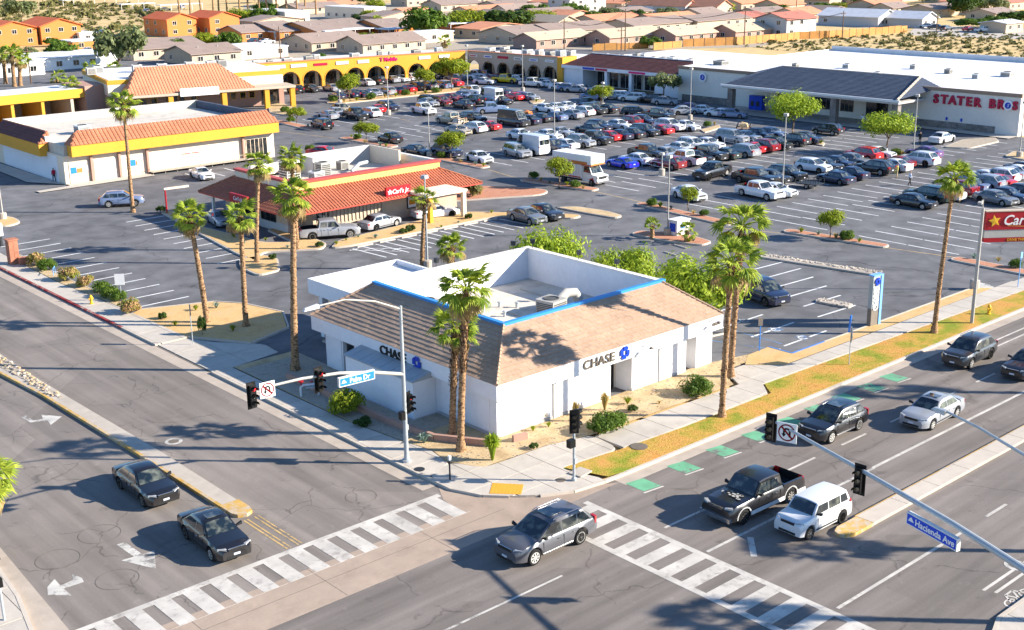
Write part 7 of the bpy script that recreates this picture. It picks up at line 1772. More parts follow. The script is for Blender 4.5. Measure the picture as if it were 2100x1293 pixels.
    me = mb.mesh('body'); bm = bmesh.new(); bm.from_mesh(me); bmesh.ops.recalc_face_normals(bm, faces=bm.faces); bm.to_mesh(me); bm.free()
    me.polygons.foreach_set('use_smooth', [True]*len(me.polygons)); me.set_sharp_from_angle(angle=R(33))
    def sidey(z): return lerp(wbse, wt, (z-b)/(H-.05-b))
    return me, sidey, b, wbse, wt, xf, xr
def glass_parts(k, P, sidey, b, wbse, wt):
    H = P['H']; out = {}
    def panel(x0, z0, x1, z1, w0, w1, inset_, name, lo=.07, hi=.93, off=.014):
        mb = MB(); n = 6; vs = []
        d = Vector((x1-x0, 0, z1-z0)).normalized(); nr = Vector((d.z, 0, -d.x));
        if nr.z < 0: nr = -nr
        for t in (lo, .5, hi):
            x, z, w = lerp(x0,x1,t), lerp(z0,z1,t), lerp(w0,w1,t)-inset_
            for i in range(n+1):
                y = -w+2*w*i/n; cr = .045*(1-(y/w)**2)*t
                vs.append((x+nr.x*off, y, z+nr.z*off+cr+.004))
        fs = [(r_*(n+1)+i, r_*(n+1)+i+1, (r_+1)*(n+1)+i+1, (r_+1)*(n+1)+i) for r_ in range(2) for i in range(n)]
        mb.add(vs, fs, 'car_glass'); mb.smooth = 40; out[name] = mb.mesh(name)
    panel(P['wf'], b, lerp(P['wf'],P['rf'],.985), H-.055, wbse, wt, .09, 'windscreen', lo=.10)
    if k == 'van':
        mb = MB(); x = P['wr']-.05
        for y0 in (-.75, .1): mb.box(x-.03, y0, 1.5, x+.05, y0+.62, 2.1, 'car_glass')
        out['rear_window'] = mb.mesh('rear_window')
    else: panel(P['wr'], b, P['rr'], H-.06, wbse, wt, .10, 'rear_window', lo=.18 if k not in ('sedan','coupe') else .1)
    z0, z1 = b+.075, H-.15
    def fx(z): return lerp(P['wf'], P['rf'], (z-b)/(H-b))-.15
    def rx(z): return lerp(P['wr'], P['rr'], (z-b)/(H-b))+.16
    segs = [('side_window', P['B']+.04, None)]
    cuts = [P['B']]+([P['C']] if k in ('suv','bigsuv','minivan','boxy') else [])
    if k == 'van': wins = [(P['B'], None)]
    elif k == 'pickup': wins = [(P['B'], None), (None, P['B'])]
    elif len(cuts) == 2: wins = [(cuts[0], None), (cuts[1], cuts[0]), (None, cuts[1])]
    else: wins = [(cuts[0], None), (None, cuts[0])]
    res = []
    for xa, xb in wins:
        for s in (-1, 1):
            mb = MB(); pts = []
            for z in (z0, z1):
                a = rx(z) if xa is None else xa+.04; c = fx(z) if xb is None else xb-.04
                pts.append((a, c, z))
            (a0, c0, _), (a1, c1, _) = pts
            if c1-a1 < .05: c1 = a1+.05
            v4 = [(a0, s*(sidey(z0)+.012), z0), (c0, s*(sidey(z0)+.012), z0), (c1, s*(sidey(z1)+.012), z1), (a1, s*(sidey(z1)+.012), z1)]
            mb.add(v4, [(0,1,2,3) if s < 0 else (3,2,1,0)], 'car_glass'); res.append(mb.mesh('side_window'))
    out['side_window'] = res
    return out
def wheel_mesh(r, w=.23, hero=False, spokes=8):
    mb = MB(); n = 22 if hero else 14
    mb.lathe([(r*.62,-w/2+.01),(r*.9,-w/2),(r,-w/2+.04),(r,w/2-.04),(r*.9,w/2),(r*.62,w/2-.01)], n, 'rubber', 'y')
    mb.smooth = 45
    rm = MB(); rm.lathe([(.001,.03),(r*.62,.05),(r*.66,.0),(r*.66,-.02),(.001,-.02)], n, 'plastic_trim', 'y')
    y = -w/2
    rm2 = MB()
    for side in (-1, 1):
        yy = side*(w/2+.006)
        for i in range(spokes if hero else 5):
            a = 2*math.pi*i/(spokes if hero else 5); hw = .22 if hero else .42
            p = [(.04*r, a-.9), (.04*r, a+.9), (r*.60, a+hw*.8), (r*.60, a-hw*.8)]
            vs = [(math.cos(t)*q, yy, math.sin(t)*q) for q, t in p]
            rm2.add(vs, [(0,1,2,3),(3,2,1,0)], 'alloy')
        rg = []
        for q in (r*.58, r*.67):
            rg += [(math.cos(2*math.pi*i/n)*q, yy-side*.004, math.sin(2*math.pi*i/n)*q) for i in range(n)]
        rm2.add(rg, [(i,(i+1)%n,n+(i+1)%n,n+i) for i in range(n)]+[(n+i,n+(i+1)%n,(i+1)%n,i) for i in range(n)], 'alloy')
        rm2.add([(0,yy+side*.01,0)]+[(math.cos(2*math.pi*i/8)*r*.14, yy+side*.012, math.sin(2*math.pi*i/8)*r*.14) for i in range(8)], [(0,i+1,(i+1)%8+1) for i in range(8)]+[(0,(i+1)%8+1,i+1) for i in range(8)], 'alloy')
    if hero: return mb.mesh('tyre'), rm.mesh('hub'), rm2.mesh('rim')
    for m_ in (rm, rm2):
        o = len(mb.v); mb.v += m_.v
        for f, mi in zip(m_.f, m_.mi): mb.f.append(tuple(i+o for i in f)); mb.mi.append(mb.m(m_.mats[mi]))
    return mb.mesh('wheel')
PROTO = {}
def build_car(k, hero=False, opts=()):
    P = KINDS[k]; L, W, H = P['L'], P['W'], P['H']; hw = W/2
    root = bpy.data.objects.new('car', None); col.objects.link(root)
    me, sidey, b, wbse, wt, xf, xr = body_mesh(k, P)
    kids = []
    def part(me_, name, loc=(0,0,0), parent=None):
        o = link(me_, name, parent or root, loc); kids.append(o) if parent is None else None; return o
    body = part(me, 'body')
    gp = glass_parts(k, P, sidey, b, wbse, wt)
    part(gp['windscreen'], 'windscreen'); part(gp['rear_window'], 'rear_window')
    for m_ in gp['side_window']: part(m_, 'side_window')
    r = P['r']
    if hero:
        ty, hb, rm = wheel_mesh(r, .24, True)
        for x in (xf, xr):
            for s in (-1, 1):
                t = part(ty, 'wheel', (x, s*(hw-.125), r)); link(hb, 'hub', t); link(rm, 'rim', t)
    else:
        wm_ = wheel_mesh(r)
        for x in (xf, xr):
            for s in (-1, 1): part(wm_, 'wheel', (x, s*(hw-.125), r))
    # front: lamps, grille, bumper; back: lamps, plate
    zf = P['hood']-.19
    nz = .70 if k in ('boxy','van','pickup') else .60
    for s in (-1, 1):
        mb = MB()
        y0, y1 = s*hw*nz, s*hw*.90; xa, xb = L/2+.005, L/2-(.20 if nz>.65 else .26)
        pts = [(xa-.03, s*hw*.52, zf+.02), (xa-.07, y0, zf+.01), (xb, y1+s*.01, zf+.06), (xb-.02, y1+s*.01, zf+.13), (xa-.10, y0, zf+.12), (xa-.06, s*hw*.52, zf+.09)]
        back = [(x-.12, y*.85, z) for x, y, z in pts]; n = 6
        mb.add(pts+back, [tuple(range(n)), tuple(reversed(range(n)))]+[(i,(i+1)%n,(i+1)%n+n,i+n) for i in range(n)]+[((i+1)%n,i,i+n,(i+1)%n+n) for i in range(n)], 'lamp_clear'); part(mb.mesh('headlight'), 'headlight')
        mb = MB(); zt_ = P['deck']-.30
        hh = .17 if k in ('sedan','coupe') else (.26 if k == 'pickup' else .32)
        mb.hexa([(-L/2-.008, s*hw*.60, zt_),(-L/2+.14, s*hw*.60, zt_),(-L/2+.20, s*hw*.965, zt_),(-L/2+.03, s*hw*.90, zt_)] if s > 0 else [(-L/2+.03, s*hw*.90, zt_),(-L/2+.20, s*hw*.965, zt_),(-L/2+.14, s*hw*.60, zt_),(-L/2-.008, s*hw*.60, zt_)],
                [(-L/2-.008, s*hw*.60, zt_+hh),(-L/2+.14, s*hw*.60, zt_+hh),(-L/2+.20, s*hw*.965, zt_+hh),(-L/2+.03, s*hw*.90, zt_+hh)] if s > 0 else [(-L/2+.03, s*hw*.90, zt_+hh),(-L/2+.20, s*hw*.965, zt_+hh),(-L/2+.14, s*hw*.60, zt_+hh),(-L/2-.008, s*hw*.60, zt_+hh)], 'tail_red')
        part(mb.mesh('tail_light'), 'tail_light')
        mb = MB().hexa([(P['wf']-.42, s*wbse, b+.06),(P['wf']-.27, s*wbse, b+.06),(P['wf']-.25, s*(hw+.17), b+.10),(P['wf']-.40, s*(hw+.17), b+.10)] if s > 0 else [(P['wf']-.40, s*(hw+.17), b+.10),(P['wf']-.25, s*(hw+.17), b+.10),(P['wf']-.27, s*wbse, b+.06),(P['wf']-.42, s*wbse, b+.06)],
                       [(P['wf']-.40, s*wbse, b+.12),(P['wf']-.29, s*wbse, b+.12),(P['wf']-.27, s*(hw+.17), b+.24),(P['wf']-.38, s*(hw+.17), b+.24)] if s > 0 else [(P['wf']-.38, s*(hw+.17), b+.24),(P['wf']-.27, s*(hw+.17), b+.24),(P['wf']-.29, s*wbse, b+.12),(P['wf']-.40, s*wbse, b+.12)], 'car_paint' if not hero else 'plastic_trim')
        part(mb.mesh('mirror'), 'mirror')
    mb = MB().box(L/2-.06, -hw*.44, zf-.02, L/2+.012, hw*.44, zf+.12, 'plastic_trim').box(L/2-.06, -hw*.55, .30, L/2+.012, hw*.55, .42, 'plastic_trim')
    if hero:
        mb.box(L/2-.02, -hw*.46, zf+.12, L/2+.02, hw*.46, zf+.145, 'chrome')
        for i in range(3): mb.box(L/2, -hw*.43, zf+.01+i*.035, L/2+.018, hw*.43, zf+.02+i*.035, 'chrome' if 'chrome' in opts else 'dark_metal')
    part(mb.mesh('grille'), 'grille')
    pl = MB().box(L/2+.0, -.16, .44, L/2+.022, .16, .54, 'plate'); part(pl.mesh('number_plate'), 'number_plate')
    pl = MB().box(-L/2-.012, -.16, .62, -L/2+.01, .16, .74, 'plate'); part(pl.mesh('number_plate'), 'number_plate')
    # floor pan so no light comes through
    if hero:
        B_ = P['B']
        for s in (-1, 1):
            for x in ([P['wf']-.30, B_]+([P['C']+.05] if k not in ('pickup','coupe') else [P['C']])):
                part(MB().box(x-.007, s*(hw*.978), .45, x+.007, s*(hw*1.004), b-.10, 'plastic_trim').mesh('door_gap'), 'door_gap')
            part(MB().box(xr+r+.12, s*hw*.96, .33, xf-r-.12, s*(hw*1.006), .40, 'plastic_trim' if 'chromesill' not in opts else 'chrome').mesh('sill_trim'), 'sill_trim')
            for x in (B_+.22, P['C']+.25): part(MB().box(x, s*(hw*.985), b-.20, x+.17, s*(hw*1.03), b-.165, 'chrome').mesh('door_handle'), 'door_handle')
        if 'rails' in opts:
            rl_ = MB()
            for s in (-1, 1): rl_.path([(P['rf']-.15, s*(wt*.93), H+.0),(P['rf']-.35, s*(wt*.93), H+.055),(P['rr']+.3, s*(wt*.93), H+.05),(P['rr']+.08, s*(wt*.93), H-.02)], .022, 6, 'chrome')
            part(rl_.mesh('roof_rail'), 'roof_rail')
        if 'sunroof' in opts:
            part(MB().box(lerp(P['rf'],P['rr'],.10), -wt*.55, H+.028, lerp(P['rf'],P['rr'],.48), wt*.55, H+.046, 'car_glass').mesh('sunroof'), 'sunroof')
        if 'twotone' in opts:   # pale lower panels, arch lips and chrome bumper of the pickup
            lo = MB()
            for s in (-1, 1):
                for x0, x1 in ((xr+r+.10, xf-r-.10), (-L/2+.02, xr-r-.10)):
                    lo.box(x0, s*hw*.985, .36, x1, s*(hw*1.012), .56, 'sign_white')
                for c in (xf, xr):
                    n = 10; vs = []
                    for i in range(n+1):
                        a = math.pi*i/n
                        for q_ in (r+.075, r+.15): vs.append((c+math.cos(a)*q_, s*(hw*1.012), r+math.sin(a)*q_))
                    lo.add(vs, [(2*i,2*i+1,2*i+3,2*i+2) for i in range(n)]+[(2*i+2,2*i+3,2*i+1,2*i) for i in range(n)], 'sign_white')
            lo.box(L/2-.1, -hw*.93, .36, L/2+.06, hw*.93, .58, 'chrome'); part(lo.mesh('lower_trim'), 'lower_trim')
        if 'skull' in opts:   # pale painted patches on the bonnet
            mb = MB(); q = random.Random(5)
            for i in range(16):
                x = P['wf']+.50+q.uniform(-.22,.25); y = q.uniform(-.6,.6); s_ = q.uniform(.05,.11); z = P['hood']+.105
                pts = [(x+math.cos(t*1.05)*s_*q.uniform(.6,1.3), y+math.sin(t*1.05)*s_*q.uniform(.8,1.5), z) for t in range(6)]
                mb.add(pts, [tuple(range(6))], 'unit_grey')
            part(mb.mesh('bonnet_graphic'), 'bonnet_graphic')
    for o in root.children: pass
    return root
HEROES = {}
PALETTE = {'white': (.68,.68,.68), 'silver': (.30,.31,.33), 'grey': (.16,.165,.17), 'black': (.008,.008,.010), 'navy': (.012,.018,.05), 'dark': (.02,.022,.026), 'blue': (.008,.02,.50), 'red': (.55,.01,.012),
           'dark red': (.20,.008,.012), 'green': (.012,.03,.022), 'beige': (.42,.35,.24), 'yellow': (.80,.55,.0), 'purple': (.16,.08,.22), 'pale blue': (.15,.20,.32), 'graphite': (.085,.085,.095)}
WORD = {'white':'white','silver':'silver','grey':'grey','black':'black','navy':'navy blue','dark':'dark grey','blue':'bright blue','red':'red','dark red':'dark red','green':'dark green','beige':'beige','yellow':'yellow','purple':'purple','pale blue':'pale blue','graphite':'graphite grey'}
TYPEW = {'sedan':'sedan','coupe':'coupe','suv':'suv','bigsuv':'large suv','boxy':'boxy hatchback','minivan':'minivan','pickup':'pickup truck','van':'high-roofed van'}
CATW = {'sedan':'car','coupe':'car','suv':'suv','bigsuv':'suv','boxy':'car','minivan':'minivan','pickup':'pickup','van':'van'}
NAMEW = {'sedan':'parked_sedan','coupe':'parked_coupe','suv':'parked_suv','bigsuv':'parked_suv','boxy':'parked_hatchback','minivan':'parked_minivan','pickup':'parked_pickup','van':'parked_van'}
def cp_tree(o, parent, color):
    c = o.copy(); col.objects.link(c); c.parent = parent; c.color = color
    for ch in TREE.get(o, ()): cp_tree(ch, c, color)
    return c
TREE = {}
USED = set()
def index_tree(o):
    TREE[o] = list(o.children)
    for ch in TREE[o]: index_tree(ch)
def place_car(k, x, y, heading, color, label, group, name=None, hero=False, opts=(), cat=None):
    key = (k, hero, tuple(opts))
    if key not in PROTO:
        r = build_car(k, hero, opts); bpy.context.view_layer.update(); index_tree(r); PROTO[key] = r
    pr = PROTO[key]; c4 = (*PALETTE[color], 1)
    if key in USED: root = cp_tree(pr, None, c4)
    else:
        root = pr; USED.add(key)
        def setc(o):
            o.color = c4
            for ch in TREE[o]: setc(ch)
        setc(root)
    root.scale = (1,1,1) if hero else (rnd.uniform(.95,1.04), rnd.uniform(.97,1.02), rnd.uniform(.93,1.05)); root.name = name or NAMEW[k]; root.location = (x, y, .012); root.rotation_euler = (0, 0, heading)
    for kk in ('label','category','group'):
        if kk in root: del root[kk]
    tag(root, label, cat or CATW[k], group); return root
def car_wheels(k, pf, prr, color, label, far=True, **kw):
    """visible-side wheel contact points, front and rear, in pixels"""
    a, b = G(*pf), G(*prr); d = (a-b).normalized(); P = KINDS[k]; m = (a+b)/2
    n = Vector((-d.y, d.x, 0)); 
    if n.dot(m) < 0: n = -n
    c = m+n*(P['W']/2-.1)-d*(.03*P['L']*.5)
    return place_car(k, c.x, c.y, math.atan2(d.y, d.x), color, label, kw.pop('group', 'cars moving or standing alone'), **kw)
# vehicles in the streets
H1 = dict(hero=True)
car_wheels('bigsuv', (1094,1160), (1190,1116), 'graphite', 'graphite grey suv turning across the junction near the zebra crossing', opts=('rails','sunroof','chromesill'), name='street_suv', group='vehicles on the streets', **H1)
car_wheels('pickup', (1524,1076), (1617,1032), 'black', 'black pickup truck with white sill stripe waiting beside the white boxy car', opts=('skull','chrome','twotone'), name='street_pickup', group='vehicles on the streets', **H1)
car_wheels('boxy', (1660,1106), (1722,1074), 'white', 'white boxy hatchback at the tip of the avenue median', opts=(), name='street_hatchback', group='vehicles on the streets', **H1)
car_wheels('suv', (1705,909), (1757,884), 'black', 'black suv with roof rails driving behind the no-u-turn sign', opts=('rails','sunroof','chromesill'), name='street_suv', group='vehicles on the streets', **H1)
car_wheels('sedan', (1911,882), (1958,857), 'silver', 'silver sedan with dark sunroof in the middle avenue lane', opts=('sunroof',), name='street_sedan', group='vehicles on the streets', **H1)
car_wheels('suv', (1990,757), (2029,737), 'dark', 'dark grey crossover in the kerb lane near the green bike boxes', opts=('rails',), name='street_suv', group='vehicles on the streets', **H1)
car_wheels('sedan', (2112,782), (2152,760), 'black', 'black car cut off by the right edge of the picture', opts=(), name='street_sedan', group='vehicles on the streets', **H1)
car_wheels('sedan', (297,1041), (248,1003), 'black', 'older black sedan beside the side street median', opts=(), name='street_sedan', group='vehicles on the streets', **H1)
car_wheels('sedan', (440,1154), (381,1103), 'black', 'newer black sedan with sunroof near the turn arrow', opts=('sunroof',), name='street_sedan', group='vehicles on the streets', **H1)
car_wheels('minivan', (1567,628), (1521,611), 'navy', 'dark blue minivan in the bank parking behind the palm pair', name='bank_minivan', opts=('chromesill',), group='vehicles near the bank', **H1)
car_wheels('pickup', (713,489), (647,494), 'silver', 'silver pickup with dark bed queuing at the drive-through', name='queue_pickup', opts=(), group='vehicles at the restaurant', **H1)
car_wheels('sedan', (814,464), (770,475), 'silver', 'silver sedan behind the pickup in the drive-through queue', name='queue_sedan', opts=(), group='vehicles at the restaurant', **H1)
car_wheels('sedan', (926,446), (876,452), 'white', 'white sedan under the restaurant drive-through canopy', name='queue_sedan', group='vehicles at the restaurant')
car_wheels('suv', (279,424), (222,427), 'pale blue', 'pale blue suv driving past the long cream shop', name='lot_suv', group='vehicles at the restaurant', hero=True, opts=('rails',))
car_wheels('coupe', (416,374), (388,363), 'white', 'white coupe parked before the ramp of the cream shop', group='vehicles at the restaurant')
car_wheels('sedan', (1088,463), (1051,453), 'grey', 'grey sedan in the bays below the restaurant, front one of two', group='vehicles at the restaurant', hero=True)
car_wheels('sedan', (1122,455), (1087,446), 'dark', 'black sedan beside the grey sedan below the restaurant', group='vehicles at the restaurant')
car_wheels('sedan', (447,470), (425,455), 'silver', 'silver sedan in shade left of the restaurant behind the palms', group='vehicles at the restaurant')
g_ = G(667,322); place_car('sedan', g_.x, g_.y, R(-60), 'red', 'red sedan passing behind the restaurant roof', 'vehicles at the restaurant')
# vehicles moving in the big lot
mv = 'vehicles moving through the big parking lot'
for k, pf, prr, c, lb in (('pickup',(1030,233),(991,235),'pale blue','pale blue pickup driving along the lane above the trailer'),('pickup',(873,238),(846,232),'white','white pickup driving alone in the left part of the lot'),
    ('bigsuv',(1322,240),(1286,240),'black','black suv driving across in front of the row by the tree'),('sedan',(1426,236),(1388,237),'silver','silver sedan driving by the lamp post before the blank wall'),
    ('sedan',(1228,207),(1202,206),'pale blue','pale blue sedan driving behind the small yellow-green tree'),('van',(1061,262),(1031,258),'dark','black van driving near the front of a row in mid-lot'),
    ('pickup',(1455,371),(1489,362),'black','black pickup parked nose-left alone with long shadow'),('pickup',(1573,385),(1511,375),'black','black pickup with open bed above the white pickup'),
    ('pickup',(1573,413),(1521,402),'white','white double-cab pickup in the nearest row'),('sedan',(1419,416),(1384,406),'white','white hatchback sedan behind the spindly young tree'),
    ('sedan',(1683,374),(1723,381),'navy','navy blue sedan ending the row left of the walking man'),('sedan',(1888,430),(1845,423),'black','black sedan first in the row beside the thin palm'),
    ('sedan',(2055,424),(2010,415),'grey','grey sedan parked left of the lamp post arm at right'),('suv',(1676,276),(1704,279),'dark','dark suv passing the supermarket canopy'),
    ('sedan',(1953,292),(1934,297),'white','white sedan by the red letters of the supermarket'),('minivan',(1066,327),(1034,318),'silver','silver boxy wagon left of the high white van'),
    ('coupe',(1249,342),(1280,348),'blue','bright blue coupe at the left end of its row'),('suv',(1341,345),(1380,351),'dark red','dark red suv with long shadow near the short lamp'),
    ('sedan',(987,338),(958,330),'white','white sedan beside the round lime tree island'),('sedan',(999,175),(981,174),'white','white sedan waiting before the arcade corner')):
    car_wheels(k, pf, prr, c, lb, group=mv, name={'van':'lot_van'}.get(k, 'lot_'+k.replace('bigsuv','suv')))
# rows of parked cars: near end point, which end faces the camera, kind, colour
AX = R(90)
def row(desc, group, items, ang=0.0):
    n = len(items)
    for i, (px, py, end, k, c) in enumerate(items):
        P = KINDS[k]; p = G(px, py); ax = Vector((math.sin(ang), math.cos(ang), 0)); c_ = p+ax*(P['L']/2-.1)
        h = math.atan2(ax.y, ax.x)+(math.pi if end == 'f' else 0)+rnd.uniform(-.02,.02)
        if n > len(ORD): w = ORD[i] if i < len(ORD) else ORD[n-1-i]+' from the right'
        else: w = ORD[i]
        place_car(k, c_.x, c_.y, h, c, f"{WORD[c]} {TYPEW[k]}, {w} from the left in {desc}", group)
S, U, B_, K, V, C_, M_ = 'sedan','suv','bigsuv','pickup','van','coupe','minivan'
row('the row touching the planted strip', 'cars along the planted strip', [(704,206,'r',S,'navy'),(733,204,'r',U,'navy'),(754,203,'r',S,'navy'),(779,200,'f',S,'silver'),(806,198,'r',U,'silver'),(827,195,'r',S,'dark red'),(848,191,'r',S,'red'),(866,188,'r',B_,'black'),(893,186,'r',U,'silver'),(921,184,'r',B_,'pale blue'),(944,179,'r',S,'red')], .12)
row('the row against the yellow arcade', 'cars against the yellow arcade', [(617,194,'r',U,'black'),(651,191,'f',S,'dark'),(691,189,'r',S,'silver'),(762,178,'r',S,'white'),(786,175,'r',U,'dark'),(815,172,'r',S,'silver'),(835,170,'f',S,'white'),(852,168,'r',U,'white'),(873,166,'r',S,'white'),(905,164,'f',U,'dark')], .12)
row('the row against the brown arcade', 'cars against the brown arcade', [(951,167,'r',S,'grey'),(978,165,'f',K,'white'),(1000,163,'f',K,'white'),(1018,163,'r',K,'pale blue'),(1034,168,'r',U,'dark red'),(1046,169,'r',S,'black'),(1062,172,'f',K,'yellow'),(1087,173,'f',K,'white'),(1101,176,'r',S,'navy'),(1118,180,'f',K,'white'),(1133,178,'r',U,'white'),(1148,181,'f',S,'white'),(1171,187,'f',S,'white')], -.25)
row('the row before the maroon roofed store', 'cars before the maroon store', [(1191,189,'f',U,'pale blue'),(1205,191,'r',S,'silver'),(1218,190,'f',S,'white'),(1264,196,'f',B_,'white'),(1281,205,'f',S,'silver'),(1303,206,'f',U,'white'),(1326,210,'r',B_,'white'),(1363,213,'r',U,'black'),(1391,217,'f',S,'silver'),(1444,230,'f',S,'purple'),(1463,234,'r',S,'white'),(1504,241,'r',S,'white'),(1532,244,'f',S,'pale blue')], -.35)
row('the left group by the pink roof', 'cars in the small left group', [(688,248,'r',S,'silver'),(700,242,'r',S,'silver'),(715,235,'f',U,'beige'),(748,249,'f',K,'black'),(774,243,'r',B_,'white'),(785,234,'r',C_,'red'),(811,229,'f',B_,'navy')], .1)
row('two solitary spots beside the islands', 'two solitary black cars', [(675,268,'r',U,'black'),(817,297,'r',S,'black')], .1)
row('the back row below the planted strip', 'back row below the planted strip', [(897,217,'f',B_,'navy'),(943,211,'f',S,'dark red'),(966,205,'f',S,'pale blue'),(989,199,'f',K,'white'),(1015,197,'r',B_,'navy'),(1046,197,'r',S,'navy'),(1070,208,'r',C_,'red'),(1082,206,'r',S,'purple'),(1101,208,'f',S,'silver')], .05)
row('the front row below the planted strip', 'front row below the planted strip', [(895,221,'f',S,'silver'),(922,219,'f',U,'dark red'),(967,225,'r',S,'black'),(989,216,'r',U,'black'),(1025,214,'r',V,'white'),(1046,216,'f',S,'black')], .05)
row('the row left of the black van', 'row left of the black van', [(948,258,'r',K,'beige'),(991,255,'f',B_,'dark'),(961,280,'f',S,'beige'),(992,275,'r',U,'white'),(1021,270,'r',C_,'red')])
row('the row right of the black van', 'row right of the black van', [(1104,258,'r',S,'navy'),(1127,253,'r',S,'dark'),(1157,250,'r',S,'pale blue'),(1191,246,'r',S,'silver'),(1214,241,'r',U,'white'),(1239,237,'f',K,'dark'),(1264,234,'r',S,'dark')])
row('the row above the driving black suv', 'upper row before the driving black suv', [(1140,233,'f',S,'white'),(1163,231,'f',S,'white'),(1184,229,'f',S,'white'),(1204,224,'f',S,'navy'),(1226,221,'f',S,'dark')])
row('the row behind the high white van', 'back row behind the high white van', [(1090,290,'f',S,'white'),(1148,290,'f',S,'white'),(1173,283,'f',C_,'silver'),(1231,277,'r',S,'dark'),(1250,271,'f',U,'navy'),(1292,268,'f',S,'white'),(1311,262,'r',U,'dark red'),(1341,260,'f',U,'navy'),(1378,250,'f',K,'black'),(1399,272,'f',B_,'white'),(1431,271,'f',S,'white')])
row('the high white van row', 'front row starting at the high white van', [(1117,321,'r',V,'white'),(1162,319,'f',K,'navy'),(1181,309,'r',S,'white'),(1215,305,'f',U,'silver'),(1248,299,'f',K,'black'),(1268,292,'r',S,'red'),(1292,290,'r',S,'navy'),(1317,287,'r',S,'dark'),(1347,282,'f',B_,'dark'),(1375,278,'r',C_,'red')])
row('the row behind the bright blue coupe', 'back row behind the bright blue coupe', [(1362,331,'f',K,'dark'),(1395,330,'f',S,'silver'),(1424,319,'f',S,'white'),(1449,313,'f',B_,'white'),(1480,308,'f',S,'white'),(1530,296,'f',M_,'silver'),(1557,293,'f',S,'silver'),(1581,287,'f',S,'navy'),(1609,285,'f',S,'pale blue')])
row('the bright blue coupe row', 'front row right of the bright blue coupe', [(1331,341,'r',S,'white'),(1437,343,'r',K,'white'),(1464,335,'f',C_,'dark'),(1486,333,'f',K,'black'),(1513,330,'r',S,'green'),(1550,325,'r',B_,'silver'),(1569,317,'r',C_,'red'),(1592,315,'r',B_,'dark red'),(1620,310,'f',U,'black'),(1655,302,'r',U,'dark'),(1682,297,'f',S,'navy')])
row('the back row beside the wispy tree', 'back row beside the wispy tree', [(1700,358,'f',U,'white'),(1725,353,'f',S,'dark'),(1750,348,'f',S,'navy'),(1782,343,'f',S,'grey'),(1804,334,'r',B_,'red'),(1832,328,'f',S,'white')])
row('the row left of the walking man', 'front row left of the walking man', [(1587,372,'f',S,'black'),(1615,379,'f',S,'dark'),(1648,373,'f',B_,'black'),(1776,372,'r',S,'navy'),(1830,362,'r',B_,'black'),(1863,355,'r',S,'white'),(1872,347,'r',S,'dark red'),(1920,344,'r',B_,'white'),(1927,327,'r',S,'purple')])
row('the nearest row left part', 'white car in the nearest row', [(1627,407,'f',S,'white')])
row('the row right of the thin palm', 'row right of the thin palm', [(1945,420,'r',B_,'green'),(1971,415,'r',S,'white'),(2000,407,'r',B_,'dark red'),(2024,396,'r',S,'blue' if False else 'pale blue'),(2056,393,'r',U,'silver'),(2076,389,'r',S,'red'),(2108,420,'f',S,'navy'),(2138,412,'f',S,'dark')])
row('the back row at the right edge', 'back row at the right edge', [(2030,384,'f',S,'silver'),(2052,378,'r',S,'white'),(2084,379,'r',U,'white'),(2100,372,'r',S,'silver'),(2118,368,'r',S,'white'),(2140,364,'f',S,'dark')])
row('the two behind the restaurant parapet', 'two cars behind the restaurant', [(877,322,'f',S,'dark'),(941,326,'f',B_,'navy')])
# cars at the far houses
far = [(100,78,'dark'),(210,72,'dark'),(330,98,'blue'),(322,96,'red'),(338,95,'blue'),(520,90,'dark'),(548,90,'white'),(605,88,'silver'),(633,88,'white'),(655,87,'white'),(712,80,'white'),(945,68,'blue'),(958,68,'navy'),(975,66,'white'),(1000,66,'dark'),(1030,66,'grey'),(180,108,'white'),(372,18,'silver'),(340,22,'white'),(300,26,'grey'),
       (1482,34,'dark red'),(1500,34,'white'),(1525,30,'white'),(1690,20,'silver'),(1722,25,'white'),(1900,58,'white'),(1918,60,'dark'),(1940,64,'dark'),(1760,52,'red'),(1840,54,'white'),(1985,64,'red'),(1405,33,'navy')]
for i, (px, py, c) in enumerate(far):
    g_ = G(px, py); place_car(['sedan','suv'][i%2], g_.x, g_.y, R(90 if i%3 else 0), c, f"distant {WORD[c]} {['car','suv'][i%2]}, {(ORD+['twenty-'+o for o in ORD])[i]} in order among the far houses", 'cars among the far houses', name='distant_car')
g_ = G(2018,66); place_car('pickup', g_.x, g_.y, R(-30), 'white', 'white pickup parked beside the green bush trees at upper right', 'cars among the far houses', name='distant_pickup')
